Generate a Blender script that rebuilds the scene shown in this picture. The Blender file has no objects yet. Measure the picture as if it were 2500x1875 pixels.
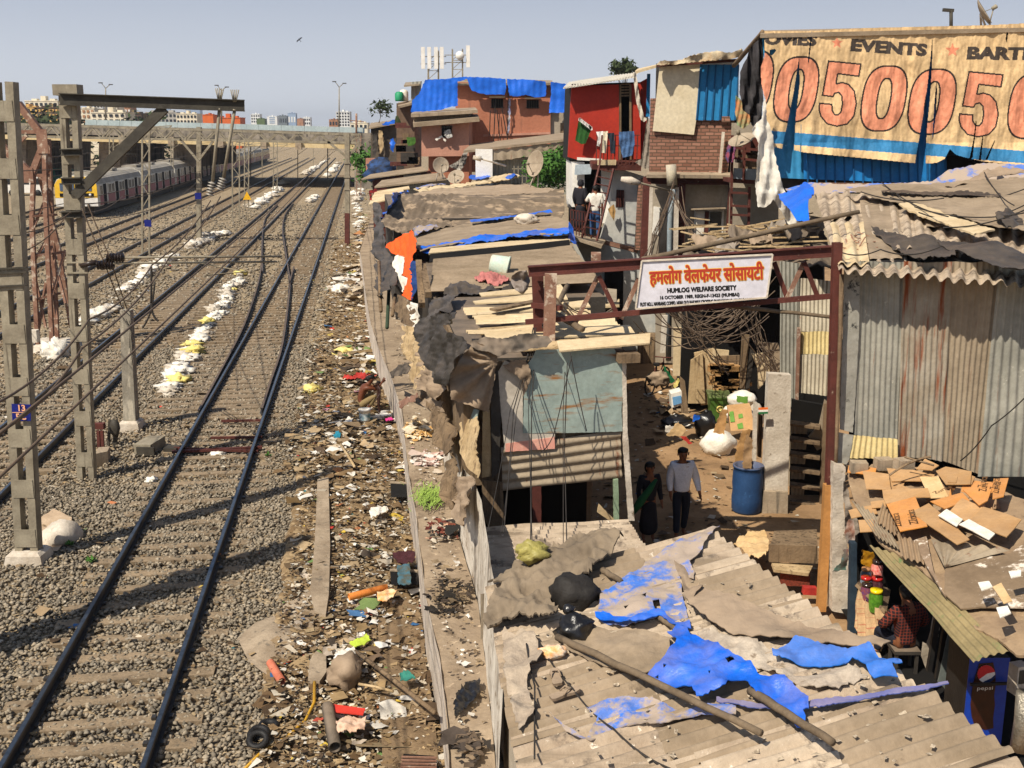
import bpy, bmesh, math, random
import numpy as np
from mathutils import Vector, Matrix, noise
from mathutils.geometry import delaunay_2d_cdt
R_ = random.Random(7)
SC = bpy.context.scene
COL = SC.collection
H = 7.54
FPX = 2700.0
PITCH = math.atan(617 / FPX)
CT, ST = math.cos(PITCH), math.sin(PITCH)
cd = bpy.data.cameras.new('camera')
cam = bpy.data.objects.new('camera', cd)
COL.objects.link(cam)
cam.location = (0,0, H)
cam.rotation_euler = (math.pi / 2 - PITCH, 0,0)
cd.sensor_width = 36
cd.lens = 36 * FPX / 2500
cd.clip_start = 0.1
cd.clip_end = 9000
SC.camera = cam
SUN_EL = math.radians(50)
SUN_AZ = math.atan2(-0.66,-0.75)      # the sun stands behind the camera and to its left
w = bpy.data.worlds.new('World')
SC.world = w
w.use_nodes = True
nt = w.node_tree
sky = nt.nodes.new('ShaderNodeTexSky')
sky.sky_type = 'NISHITA'
sky.sun_disc = False
sky.sun_elevation = SUN_EL
sky.sun_rotation = SUN_AZ
sky.air_density = 1.0
sky.dust_density = 1.0
sky.ozone_density = 1.0
bg = nt.nodes['Background']
_tc = nt.nodes.new('ShaderNodeTexCoord')
_sx = nt.nodes.new('ShaderNodeSeparateXYZ')
nt.links.new(_tc.outputs['Generated'], _sx.inputs[0])
_r = nt.nodes.new('ShaderNodeValToRGB')
_e = _r.color_ramp.elements
_e[0].position, _e[0].color = 0.0,(0.68,0.71,0.75,1)
_e[1].position, _e[1].color = 0.30,(0.25,0.33,0.47,1)
_q = _e.new(0.11)
_q.color = (0.42,0.47,0.565,1)
nt.links.new(_sx.outputs[2], _r.inputs[0])
_f = nt.nodes.new('ShaderNodeMapRange')
_f.inputs[1].default_value, _f.inputs[2].default_value = 0.12,0.45
_f.inputs[3].default_value, _f.inputs[4].default_value = 1.0,0.0
nt.links.new(_sx.outputs[2], _f.inputs[0])
_g = nt.nodes.new('ShaderNodeVectorMath')
_g.operation = 'SCALE'
_g.inputs['Scale'].default_value = 9.8
nt.links.new(_r.outputs[0], _g.inputs[0])
_m = nt.nodes.new('ShaderNodeMix')
_m.data_type = 'RGBA'
nt.links.new(_f.outputs[0], _m.inputs[0])
nt.links.new(sky.outputs[0], _m.inputs[6])
nt.links.new(_g.outputs[0], _m.inputs[7])
nt.links.new(_m.outputs[2], bg.inputs[0])
bg.inputs[1].default_value = 0.095
sl = bpy.data.lights.new('sun', 'SUN')
sl.energy = 5.0
sl.angle = math.radians(0.5)
sl.color = (1.0,0.92,0.79)
sun = bpy.data.objects.new('sun', sl)
COL.objects.link(sun)
sd = Vector((math.sin(SUN_AZ) * math.cos(SUN_EL), math.cos(SUN_AZ) * math.cos(SUN_EL), math.sin(SUN_EL)))
sun.rotation_euler = sd.to_track_quat('Z', 'Y').to_euler()
sun.location = (-30,-30,60)
SC.view_settings.view_transform = 'Standard'
SC.view_settings.look = 'None'
SC.view_settings.exposure = 0.3
SC.view_settings.gamma = 1
SC.cycles.max_bounces = 5
SC.cycles.diffuse_bounces = 3
SC.cycles.use_adaptive_sampling = True
def ray(u, v):
 a, b = (u - 1250) / FPX, (v - 937.5) / FPX
 return Vector((a, CT - b * ST, -(ST + b * CT)))
EYE = Vector((0,0, H))
def G(u, v, z=0.0):
 d = ray(u, v)
 return EYE + d * ((z - H) / d.z)
def P(u, v, y):
 d = ray(u, v)
 return EYE + d * (y / d.y)
DS = Vector((-0.1314,0.9913,0))        # along the railway
DR = Vector((0.9913,0.1314,0))         # across it, to the right
def FR(r, s, z=0.0):
 return DR * r + DS * s + Vector((0,0, z))
class Plane:
 def __init__(s, p, n):
  s.p, s.n = Vector(p), Vector(n).normalized()
  if s.n.dot(EYE - s.p) < 0: s.n = -s.n
 def __call__(s, u, v):
  d = ray(u, v)
  return EYE + d * ((s.p - EYE).dot(s.n) / d.dot(s.n))
def gp(z): return Plane((0,0, z),(0,0,1))
def yp(y): return Plane((0, y, 0),(0,1,0))
def sp(s): return Plane(DS * s, DS)
def rp(r): return Plane(DR * r, DR)
def p3(a, b, c):
 a, b, c = Vector(a), Vector(b), Vector(c)
 return Plane(a, (b - a).cross(c - a))
def nz(p, f=1.0, o=0.0):
 return noise.noise((p[0] * f + o, p[1] * f + o * 1.7, p[2] * f - o))
def rg(p, f=1.0, o=0.0):
 return 1 - 2 * abs(nz(p, f, o)) - .6 * abs(nz(p, f * 2.3, o + 3))
def fz(p, f=1.0, o=0.0, n=4):
 return noise.fractal((p[0] * f + o, p[1] * f + o * 1.7, p[2] * f - o),1.0,2.0, n)
class MB:
 def __init__(s):
  s.v, s.f, s.m = [],[],[]
  s.sm = []
 def add(s, vs, fs, mi=0, smooth=False):
  o = len(s.v)
  s.v += [tuple(p) for p in vs]
  s.f += [tuple(i + o for i in f) for f in fs]
  s.m += [mi] * len(fs)
  s.sm += [smooth] * len(fs)
  return s
 def box(s, c, sz, ax=None, mi=0):
  c = Vector(c)
  X, Y, Z = ax if ax else (Vector((1,0,0)), Vector((0,1,0)), Vector((0,0,1)))
  hx, hy, hz = X * sz[0] / 2, Y * sz[1] / 2, Z * sz[2] / 2
  vs = [c + i * hx + j * hy + k * hz for k in (-1,1) for j in (-1,1) for i in (-1,1)]
  return s.add(vs, [(0,2,3,1),(4,5,7,6),(0,1,5,4),(2,6,7,3),(0,4,6,2),(1,3,7,5)], mi)
 def rbox(s, c, sz, rz=0, mi=0):
  return s.box(c, sz, (Vector((math.cos(rz), math.sin(rz),0)), Vector((-math.sin(rz), math.cos(rz),0)), Vector((0,0,1))), mi)
 def beam(s, p, q, wd, ht=None, up=(0,0,1), mi=0):
  p, q = Vector(p), Vector(q)
  d = q - p
  L = d.length
  if L < 1e-6: return s
  d.normalize()
  x = d.cross(Vector(up))
  if x.length < 1e-4: x = d.cross(Vector((0,1,0)))
  x.normalize()
  return s.box((p + q) / 2,(wd, L, ht or wd),(x, d, x.cross(d)), mi)
 def ibeam(s, p, q, wd, ht, t=0.02, up=(0,0,1), mi=0):
  p, q = Vector(p), Vector(q)
  d = (q - p).normalized()
  x = d.cross(Vector(up)).normalized()
  z = x.cross(d)
  s.beam(p, q, t, ht - 2 * t, up, mi)
  for k in (-1,1):
   o = z * (k * (ht - t) / 2)
   s.beam(p + o, q + o, wd, t, up, mi)
  return s
 def tube(s, pts, r, n=6, mi=0, r2=None, cap=True):
  pts = [Vector(p) for p in pts]
  vs, fs = [],[]
  N = len(pts)
  ref = Vector((0,0,1))
  for i, p in enumerate(pts):
   d = (pts[min(i + 1, N - 1)] - pts[max(i - 1,0)])
   if d.length < 1e-9: d = Vector((0,0,1))
   d.normalize()
   if abs(d.dot(ref)) > 0.95: ref = Vector((1,0,0)) if abs(d.x) < 0.9 else Vector((0,1,0))
   x = d.cross(ref).normalized()
   y = d.cross(x)
   rr = r[i] if isinstance(r, (list, tuple)) else (r if r2 is None else r + (r2 - r) * i / (N - 1))
   for k in range(n):
    a = 2 * math.pi * k / n
    vs.append(p + x * (rr * math.cos(a)) + y * (rr * math.sin(a)))
  for i in range(N - 1):
   for k in range(n):
    k2 = (k + 1) % n
    fs.append((i * n + k, i * n + k2,(i + 1) * n + k2,(i + 1) * n + k))
  if cap:
   fs.append(tuple(range(n - 1,-1,-1)))
   fs.append(tuple(range((N - 1) * n, N * n)))
  return s.add(vs, fs, mi, n > 4)
 def cable(s, p, q, sag, r, n=10, mi=0, k=4):
  p, q = Vector(p), Vector(q)
  return s.tube([p.lerp(q, i / n) - Vector((0,0, sag * 4 * (i / n) * (1 - i / n))) for i in range(n + 1)], r, k, mi)
 def lathe(s, prof, c, n=16, ax=None, mi=0, smooth=True):
  c = Vector(c)
  X, Y, Z = ax if ax else (Vector((1,0,0)), Vector((0,1,0)), Vector((0,0,1)))
  vs, fs = [],[]
  for r, z in prof:
   for k in range(n):
    a = 2 * math.pi * k / n
    vs.append(c + X * (r * math.cos(a)) + Y * (r * math.sin(a)) + Z * z)
  for i in range(len(prof) - 1):
   for k in range(n):
    k2 = (k + 1) % n
    fs.append((i * n + k, i * n + k2,(i + 1) * n + k2,(i + 1) * n + k))
  return s.add(vs, fs, mi, smooth)
 def slab(s, a, b, c, d, t, mi=0):
  a, b, c, d = map(Vector, (a, b, c, d))
  n = (b - a).cross(d - a).normalized() * t
  return s.add([a, b, c, d, a - n, b - n, c - n, d - n],
                     [(0,1,2,3),(7,6,5,4),(0,4,5,1),(1,5,6,2),(2,6,7,3),(3,7,4,0)], mi)
 def quad(s, a, b, c, d, mi=0):
  return s.add([a, b, c, d],[(0,1,2,3)], mi)
 def grid(s, a, b, c, d, nu, nv, fn=None, mi=0, smooth=True, n=None):
  a, b, c, d = map(Vector, (a, b, c, d))
  if n is None:
   n = (b - a).cross(d - a).normalized()
  vs, fs = [],[]
  for j in range(nv + 1):
   for i in range(nu + 1):
    x, y = i / nu, j / nv
    p = a.lerp(b, x).lerp(d.lerp(c, x), y)
    if fn:
     r = fn(x, y, p)
     p = p + (r if isinstance(r, Vector) else n * r)
    vs.append(p)
  W = nu + 1
  for j in range(nv):
   for i in range(nu):
    fs.append((j * W + i, j * W + i + 1,(j + 1) * W + i + 1,(j + 1) * W + i))
  return s.add(vs, fs, mi, smooth)
 def corr(s, a, b, c, d, pitch, amp, nl=3, mi=0, jag=0.0, warp=0.02, seed=0.0, per=6):
  """a corrugated sheet: waves run across a-b, ridges run along a-d"""
  a, b, c, d = map(Vector, (a, b, c, d))
  L = ((b - a).length + (c - d).length) / 2
  nu = max(8, int(L / pitch * per))
  n = (b - a).cross(d - a).normalized()
  if n.dot(EYE - a) < 0: n = -n
  dv = (d - a).normalized()
  def fn(x, y, p):
   o = n * (amp * math.sin(2 * math.pi * x * L / pitch) + warp * fz(p, 0.8, seed))
   if jag and y in (0,1):
    o = o + dv * (jag * nz(p, 3.0, seed + 5) * (1 if y else -1))
   return o
  return s.grid(a, b, c, d, nu, nl, fn, mi, True)
 def prism(s, pts, ext, mi=0):
  """polygon pts (any n) extruded by vector ext"""
  n = len(pts)
  e = Vector(ext)
  vs = [Vector(p) for p in pts] + [Vector(p) + e for p in pts]
  fs = [tuple(range(n)), tuple(range(2 * n - 1, n - 1,-1))]
  fs += [(i, i + n, (i + 1) % n + n, (i + 1) % n) for i in range(n)]
  return s.add(vs, fs, mi)
 def patch(s, out, mp, step=8, disp=None, jit=0.0, mi=0, thick=0, fray=0.0, smooth=True, holes=()):
  """a sheet whose outline was surveyed from the photograph, laid on the surface mp"""
  rr = random.Random(int(out[0][0] * 7 + out[0][1]) + len(out))
  def dens(o):
   r = []
   for i in range(len(o)):
    (x0, y0),(x1, y1) = o[i], o[(i + 1) % len(o)]
    n = max(1, int(math.hypot(x1 - x0, y1 - y0) / step))
    for k in range(n):
     f = k / n
     r.append((x0 + (x1 - x0) * f + (rr.uniform(-fray, fray) if k else 0), y0 + (y1 - y0) * f + (rr.uniform(-fray, fray) if k else 0)))
   return r
  o = dens(out)
  hs = [dens(h) for h in holes]
  vs = [Vector(p) for p in o]
  loops = [list(range(len(o)))]
  for h in hs:
   b = len(vs)
   vs += [Vector(p) for p in h]
   loops.append(list(range(b, b + len(h))))
  edges = [(l[i], l[(i + 1) % len(l)]) for l in loops for i in range(len(l))]
  xs, ys = [p[0] for p in o],[p[1] for p in o]
  def inside(poly, x, y):
   c = False
   j = len(poly) - 1
   for i in range(len(poly)):
    if (poly[i][1] > y) != (poly[j][1] > y) and x < (poly[j][0] - poly[i][0]) * (y - poly[i][1]) / (poly[j][1] - poly[i][1]) + poly[i][0]:
     c = not c
    j = i
   return c
  y = min(ys) + step / 2
  row = 0
  while y < max(ys):
   x = min(xs) + step * (0.25 + 0.5 * (row % 2))
   while x < max(xs):
    if inside(o, x, y): vs.append(Vector((x + rr.uniform(-.12, .12) * step, y + rr.uniform(-.12, .12) * step)))
    x += step
   y += step * 0.87
   row += 1
  r = delaunay_2d_cdt(vs, edges, [],1,1e-4)
  pv, pf = r[0], r[2]
  if holes:
   pf = [f for f in pf if not any(inside(h, sum(pv[i][0] for i in f) / 3, sum(pv[i][1] for i in f) / 3) for h in hs)]
  W = []
  for q in pv:
   p = mp(q[0], q[1])
   if disp:
    dd = disp(q[0], q[1], p)
    p = p + (dd if isinstance(dd, Vector) else mp.n * dd)
   if jit: p = p + mp.n * rr.uniform(-jit, jit)
   W.append(p)
  F = []
  for f in pf:
   a, b, c = W[f[0]], W[f[1]], W[f[2]]
   F.append(tuple(f) if (b - a).cross(c - a).dot(mp.n) > 0 else tuple(reversed(f)))
  s.add(W, F, mi, smooth)
  if thick:
   n0 = len(W)
   B = [p - mp.n * thick for p in W]
   bf = [tuple(reversed(f)) for f in F]
   cnt = {}
   for f in F:
    for i in range(3):
     e = (f[i], f[(i + 1) % 3])
     cnt[e] = 1
   rim = [e for e in cnt if (e[1], e[0]) not in cnt]
   s.add(W + B, [tuple(i + n0 for i in f) for f in bf], mi, smooth)
   s.add(W + B, [(e[1], e[0], e[0] + n0, e[1] + n0) for e in rim], mi, False)
  return s
 def wedge(s, out, y0, y1, mi=0):
  """a block whose front outline stands at depth y0 and whose sides widen towards y1"""
  a = [P(u, v, y0) for u, v in out]
  n = len(a)
  b = [Vector((p.x * y1 / y0, y1, p.z)) for p in a]
  return s.add(a + b, [tuple(range(n)), tuple(range(2 * n - 1, n - 1,-1))] + [(i, i + n, (i + 1) % n + n, (i + 1) % n) for i in range(n)], mi)
 def blob(s, c, r, seed=0, sub=2, amp=0.35, fq=1.6, mi=0, flat=None):
  """a crumpled lump (bag, bundle, stone)"""
  bm = bmesh.new()
  bmesh.ops.create_icosphere(bm, subdivisions=sub, radius=1)
  c = Vector(c)
  rx, ry, rz = r if isinstance(r, (tuple, list)) else (r, r, r)
  vs = []
  for q in bm.verts:
   k = 1 + amp * noise.fractal((q.co.x * fq + seed, q.co.y * fq - seed, q.co.z * fq + seed * 2),0.7,2.2,4)
   z = q.co.z * k
   if flat is not None: z = max(z, flat)
   vs.append(c + Vector((q.co.x * k * rx, q.co.y * k * ry, z * rz)))
  bm.verts.index_update()
  fs = [tuple(x.index for x in f.verts) for f in bm.faces]
  bm.free()
  return s.add(vs, fs, mi, True)
 def build(s, name, mats, parent=None, label=None, cat=None, group=None, kind=None, flat=False):
  if not isinstance(mats, (list, tuple)): mats = [mats]
  V = np.array(s.v, dtype=np.float64).reshape(-1,3)
  if parent is not None:
   org = np.array(parent['_o'])
  else:
   lo, hi = V.min(0), V.max(0)
   org = np.array([(lo[0] + hi[0]) / 2,(lo[1] + hi[1]) / 2, lo[2]])
  me = bpy.data.meshes.new(name)
  me.from_pydata((V - org).tolist(),[], s.f)
  for m in mats: me.materials.append(m)
  if len(mats) > 1: me.polygons.foreach_set('material_index', s.m)
  if not flat: me.polygons.foreach_set('use_smooth', s.sm)
  me.update()
  o = bpy.data.objects.new(name, me)
  COL.objects.link(o)
  if parent is not None:
   o.parent = parent
  else:
   o.location = org
  o['_o'] = list(org)
  tag(o, label, cat, group, kind)
  return o
def tag(o, label=None, cat=None, group=None, kind=None):
 if label: o['label'] = label
 if cat: o['category'] = cat
 if group: o['group'] = group
 if kind: o['kind'] = kind
 return o
def thing(name, label, cat, loc, group=None):
 o = bpy.data.objects.new(name, None)
 o.empty_display_size = 0.2
 COL.objects.link(o)
 o.location = loc
 o['_o'] = list(loc)
 return tag(o, label, cat, group)
def dup(src, loc, rz=0.0, label=None, sc=None, mats=None):
 def cp(o, par):
  c = o.copy()
  COL.objects.link(c)
  if par is not None:
   c.parent = par
  for ch in kids.get(o.name, []): cp(ch, c)
  return c
 kids = {}
 todo = [src]
 while todo:
  o = todo.pop()
  ch = list(o.children)
  kids[o.name] = ch
  todo += ch
 c = cp(src, None)
 c.location = loc
 c.rotation_euler = (0,0, rz)
 if sc: c.scale = sc if isinstance(sc, (tuple, list)) else (sc, sc, sc)
 if label: c['label'] = label
 return c
def lin(h, k=1.0):
 if isinstance(h, str):
  c = [int(h[i:i + 2],16) / 255 for i in (0,2,4)]
  c = [x / 12.92 if x < 0.04045 else ((x + 0.055) / 1.055) ** 2.4 for x in c]
  return tuple(min(1, x * k) for x in c) + (1,)
 return tuple(h) + (1,) if len(h) == 3 else tuple(h)
DUST = 'A5907A'
def mat(name, c1, c2=None, vs=2.0, rough=0.85, bump=0.25, bs=25.0, metal=0.0, dust=0.0, dcol=DUST, streak=None, sk=0.5, ss=(6,6,0.5), spot=None, sk2=0.5, sps=5.0, rnd=0.0, spec=0.3, edge=0.5, trans=0.0, wear=None):
 """weathered surface: two tones, vertical streaks, blotches, settled dust on faces that look up"""
 m = bpy.data.materials.new(name)
 m.use_nodes = True
 t = m.node_tree
 N, L = t.nodes, t.links
 b = N['Principled BSDF']
 b.inputs['Roughness'].default_value = rough
 b.inputs['Metallic'].default_value = metal
 b.inputs['Specular IOR Level'].default_value = spec
 tc = N.new('ShaderNodeTexCoord')
 def tex(scale, detail=5, strech=None, rg=0.6, off=0):
  n = N.new('ShaderNodeTexNoise')
  n.inputs['Scale'].default_value = scale
  n.inputs['Detail'].default_value = detail
  n.inputs['Roughness'].default_value = rg
  mp = N.new('ShaderNodeMapping')
  mp.inputs['Location'].default_value = (off, off * 1.3, off * 0.7)
  if strech: mp.inputs['Scale'].default_value = strech
  L.new(tc.outputs['Object'], mp.inputs[0])
  L.new(mp.outputs[0], n.inputs[0])
  return n.outputs[0]
 def step(x, lo, hi):
  r = N.new('ShaderNodeMapRange')
  r.inputs[1].default_value, r.inputs[2].default_value = lo, hi
  L.new(x, r.inputs[0])
  return r.outputs[0]
 def mixc(f, a, c):
  x = N.new('ShaderNodeMix')
  x.data_type = 'RGBA'
  for s_, k in ((f, 0),(a, 6),(c, 7)):
   if hasattr(s_, 'links'): L.new(s_, x.inputs[k])
   else: x.inputs[k].default_value = s_
  return x.outputs[2]
 def mul(a, k):
  x = N.new('ShaderNodeMath')
  x.operation = 'MULTIPLY'
  L.new(a, x.inputs[0])
  if hasattr(k, 'links'): L.new(k, x.inputs[1])
  else: x.inputs[1].default_value = k
  return x.outputs[0]
 A = lin(c1)
 B = lin(c2) if c2 else tuple(x * 0.72 for x in A[:3]) + (1,)
 col = mixc(step(tex(vs, 6),0.35,0.65), A, B)
 fine = tex(vs * 9,4, off=3)
 x = N.new('ShaderNodeMix')
 x.data_type = 'RGBA'
 x.blend_type = 'MULTIPLY'
 x.inputs[0].default_value = 0.35
 L.new(col, x.inputs[6])
 cr = N.new('ShaderNodeValToRGB')
 cr.color_ramp.elements[0].position, cr.color_ramp.elements[1].position = 0.3,0.7
 cr.color_ramp.elements[0].color = (0.45,0.43,0.4,1)
 L.new(fine, cr.inputs[0])
 L.new(cr.outputs[0], x.inputs[7])
 col = x.outputs[2]
 if streak: col = mixc(step(tex(1.0,5, ss, off=7),1.0 - sk, 1.0 - sk + 0.12), col, lin(streak))
 if spot: col = mixc(step(tex(sps, 6, off=11, rg=0.7),1.0 - sk2,1.0 - sk2 + 0.08), col, lin(spot))
 if wear: col = mixc(step(tex(wear[1],6, off=17, rg=0.75),1.0 - wear[2],1.06 - wear[2]), col, lin(wear[0]))
 if dust:
  g = N.new('ShaderNodeNewGeometry')
  sx = N.new('ShaderNodeSeparateXYZ')
  L.new(g.outputs['Normal'], sx.inputs[0])
  up = step(sx.outputs[2],0.1,0.8)
  col = mixc(mul(step(tex(1.6,6, off=5, rg=0.65),0.62 - edge * 0.6 - dust * 0.2,0.62), mul(up, min(1.0, dust))), col, lin(dcol))
 if rnd:
  oi = N.new('ShaderNodeObjectInfo')
  hs = N.new('ShaderNodeHueSaturation')
  r = N.new('ShaderNodeMapRange')
  r.inputs[3].default_value, r.inputs[4].default_value = 1 - rnd, 1 + rnd
  L.new(oi.outputs['Random'], r.inputs[0])
  L.new(r.outputs[0], hs.inputs['Value'])
  L.new(col, hs.inputs['Color'])
  col = hs.outputs[0]
 L.new(col, b.inputs['Base Color'])
 if bump:
  bp = N.new('ShaderNodeBump')
  bp.inputs['Strength'].default_value = bump
  bp.inputs['Distance'].default_value = 0.03
  L.new(tex(bs, 5, off=2), bp.inputs['Height'])
  L.new(bp.outputs[0], b.inputs['Normal'])
 if trans:
  b.inputs['Transmission Weight'].default_value = trans
 return m
def vcmat(name, rough=0.8, bump=0.3, bs=30):
 """colour printed or dyed per face"""
 m = mat(name, 'FFFFFF', rough=rough, bump=bump, bs=bs)
 t = m.node_tree
 a = t.nodes.new('ShaderNodeAttribute')
 a.attribute_name = 'tint'
 x = t.nodes.new('ShaderNodeMix')
 x.data_type = 'RGBA'
 x.blend_type = 'MULTIPLY'
 x.inputs[0].default_value = 1
 b = t.nodes['Principled BSDF']
 src = b.inputs['Base Color'].links[0].from_socket
 t.links.new(src, x.inputs[6])
 t.links.new(a.outputs['Color'], x.inputs[7])
 t.links.new(x.outputs[2], b.inputs['Base Color'])
 return m
def tint(o, cols):
 """cols: one linear rgb per face"""
 me = o.data
 at = me.attributes.new('tint', 'FLOAT_COLOR', 'FACE')
 c = np.ones((len(me.polygons),4), dtype=np.float32)
 c[:, :3] = np.asarray(cols)[:, :3]
 at.data.foreach_set('color', c.ravel())
MT = dict(
 rail=mat('rail_steel', '2A2927', '3A332C', 6, rough=0.45, bump=0.1, spec=0.5),
 railtop=mat('rail_head', '66707C', '4C545E', 12, rough=0.28, bump=0.05, metal=0.8),
 sleeper=mat('concrete_sleeper', '9A866C', '7C6B55', 3, rough=0.95, bump=0.6, rnd=0.1, spot='6F604D', sk2=.45, sps=7),
 stone=None,
 conc=mat('grey_concrete', 'AE9C84', '8A7964', 1.5, rough=0.95, bump=0.4, streak='5A5348', sk=0.42, ss=(5,5,0.4)),
 concw=mat('whitened_concrete', 'D8CDBC', 'B5A794', 2, rough=0.95, bump=0.4, spot='7E705E', sk2=0.4),
 concd=mat('old_bridge_concrete', '9A8F80', '6E665B', 0.5, rough=0.95, bump=0.3, streak='4A453D', sk=0.5, ss=(1.2,1.2,0.15)),
 cream=mat('cream_concrete', 'D9C396', 'C2AA7C', 0.6, rough=0.95, bump=0.2, streak='7D6C4F', sk=0.42, ss=(0.8,0.8,0.1)),
 galv=mat('weathered_grey_steel', '9E947F', '7E7462', 3, rough=0.7, bump=0.15, streak='4F4538', sk=0.4, ss=(9,9,0.7)),
 galvd=mat('dark_grey_steel', '4A453B', '38332B', 4, rough=0.7, bump=0.15),
 rust=mat('rusty_steel', '93705C', '7A5645', 4, rough=0.8, bump=0.3, spot='B8A692', sk2=0.46, sps=3),
 redp=mat('red_oxide_paint', '62332A', '4C271F', 4, rough=0.7, bump=0.2, spot='9A8672', sk2=0.36, sps=7),
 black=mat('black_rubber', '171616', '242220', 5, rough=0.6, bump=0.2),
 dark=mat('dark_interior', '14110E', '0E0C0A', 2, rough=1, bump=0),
 wood=mat('grey_weathered_wood', '8A7459', '6A5742', 2, rough=0.95, bump=0.4, streak='4A3C2C', sk=0.48, ss=(14,14,0.8)),
 woodl=mat('pale_dry_wood', 'C7AE86', 'A58C66', 2, rough=0.95, bump=0.4, streak='6E5A42', sk=0.45, ss=(14,14,0.8)),
 bamboo=mat('dusty_bamboo', '7B6A55', '5E503F', 4, rough=0.9, bump=0.3),
 asb=mat('dusty_asbestos_sheet', 'C2B098', 'A08D77', 1.3, rough=0.95, bump=0.35, bs=40, streak='7E6F5C', sk=.46, ss=(.5,5,5), spot='6E6153', sk2=0.45, sps=2.2, wear=('DACDBA', 9.0,0.38)),
 asbd=mat('brown_dusty_sheet', 'A08D75', '86755F', 1.4, rough=0.95, bump=0.3, spot='6A5C4B', sk2=0.36, sps=3),
 asbl=mat('pale_sheet_boards', 'D6C19C', 'BFA882', 1.2, rough=0.95, bump=0.3, spot='8A775F', sk2=0.38, sps=3),
 tin=mat('galvanised_tin', 'A8A496', '87857A', 1.2, rough=0.6, bump=0.2, metal=0.15, streak='7A4526', sk=0.36, ss=(7,7,0.5), spot='C9C2B0', sk2=0.38),
 tinb=mat('brownish_tin', 'A89880', '8B7C67', 1.2, rough=0.7, bump=0.2, metal=0.1, streak='6F4025', sk=0.4, ss=(7,7,0.5)),
 tinr=mat('rust_streaked_tin', 'A59C8B', '8A7C68', 1.4, rough=0.7, bump=0.2, streak='7A3E1E', sk=0.47, ss=(8,8,0.7)),
 tiny=mat('cream_painted_tin', 'E3CF96', 'CDB67C', 2, rough=0.7, bump=0.2, spot='8A6A40', sk2=0.36, sps=8),
 bluew=mat('blue_painted_tin', '2C86BE', '2475AA', 1, rough=0.55, bump=0.1, spot='5B9DC4', sk2=0.36, dust=0.3),
 tarp=mat('blue_tarpaulin', '146CE0', '0F58C4', 2, rough=0.45, bump=0.6, bs=9, dust=0.25, edge=0.2, spec=0.45, wear=('6E8CC0', 5, .3)),
 tarpd=mat('dusty_blue_tarpaulin', '3A72CC', '6F7FB4', 2.5, rough=0.65, bump=0.3, bs=14, spot='A39281', sk2=0.57, sps=1.7, wear=('9C8B7A', 6.0,0.42)),
 blackt=mat('dusty_black_sheet', '443E37', '332F2A', 2, rough=0.7, bump=0.5, bs=12, dust=0.7, edge=0.5, dcol='8E7C68'),
 blackw=mat('black_weathered_plastic', '2F2B26', '25221E', 2.5, rough=0.5, bump=0.5, bs=10, dust=0.35, dcol='857460', spec=.4),
 blackp=mat('black_plastic', '161515', '222020', 3, rough=0.3, bump=0.4, bs=12, spec=0.5),
 dustc=mat('dusty_dark_cloth', '756755', '54493C', 1.6, rough=0.9, bump=0.6, bs=8, dust=0.5, dcol='9A8870'),
 brown=mat('brown_dusty_sheet_cloth', '94806A', '776552', 2, rough=0.9, bump=0.5, bs=10, dust=0.6, dcol='A8937B'),
 white=mat('white_plastic', 'EFE9DC', 'D8CFBE', 4, rough=0.55, bump=0.5, bs=14),
 whitew=mat('white_wall', 'EDE9DF', 'D9D2C4', 1, rough=0.9, bump=0.2, streak='9A9080', sk=0.34, ss=(4,4,0.3)),
 yellow=mat('yellow_plastic', 'E6D58A', 'D8C468', 4, rough=0.5, bump=0.5, bs=14),
 orange=mat('orange_cloth', 'F0601F', 'E5561A', 5, rough=0.8, bump=0.4, bs=18),
 redc=mat('red_cloth', 'C23A2E', 'A02C26', 5, rough=0.8, bump=0.4),
 pinkw=mat('pink_plaster', 'B5775C', 'A66A50', 0.8, rough=0.95, bump=0.25, streak='7E5543', sk=0.4, ss=(2.5,2.5,0.25), spot='C08A70', sk2=0.36),
 pinkl=mat('pale_pink_plaster', 'BE8C76', 'AD7B66', 0.8, rough=0.95, bump=0.25, streak='8A6150', sk=0.36, ss=(2.5,2.5,0.25)),
 redw=mat('red_painted_tin', 'B0321F', 'A22C1C', 1.5, rough=0.6, bump=0.1, spot='C0553E', sk2=0.33, sps=9),
 greyw=mat('grey_cement_wall', 'B0A491', '968A78', 1, rough=0.95, bump=0.3, streak='6B6154', sk=0.42, ss=(3,3,0.3)),
 mud=mat('mud_ledge', 'A39078', '877560', 1.2, rough=1, bump=0.5, bs=18, spot='5C4E3E', sk2=0.42, sps=1.8, wear=('BBA68A', 5,0.4)),
 card=mat('cardboard', 'BE935F', 'AB8150', 2, rough=0.95, bump=0.15, dust=0.3, rnd=0.1),
 cardo=mat('orange_printed_cardboard', 'D0893A', 'C07C32', 2, rough=0.95, bump=0.15, dust=0.3, rnd=0.08),
 leaf=mat('green_leaves', '4F7A2C', '35591E', 6, rough=0.8, bump=0.3),
 leafd=mat('dusty_dark_leaves', '3E4A26', '2B351A', 4, rough=0.85, bump=0.3),
 skin=mat('brown_skin', '8C5A3C', '7A4C32', 8, rough=0.55, bump=0.05),
 hair=mat('black_hair', '120F0D', '1B1714', 20, rough=0.6, bump=0.3),
 glass=mat('dark_window_glass', '1C2126', '12161A', 2, rough=0.15, bump=0.02, spec=0.6),
 dish=mat('dusty_dish', 'A99A85', '93836E', 3, rough=0.7, bump=0.1, spot='7A6752', sk2=0.4, sps=4),
 cable=mat('grey_black_cable', '3B3631', '2A2623', 5, rough=0.7, bump=0.1),
 wire=mat('brown_wire', '6A5846', '54463A', 5, rough=0.7, bump=0.1),
 brick=None,
)
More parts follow.
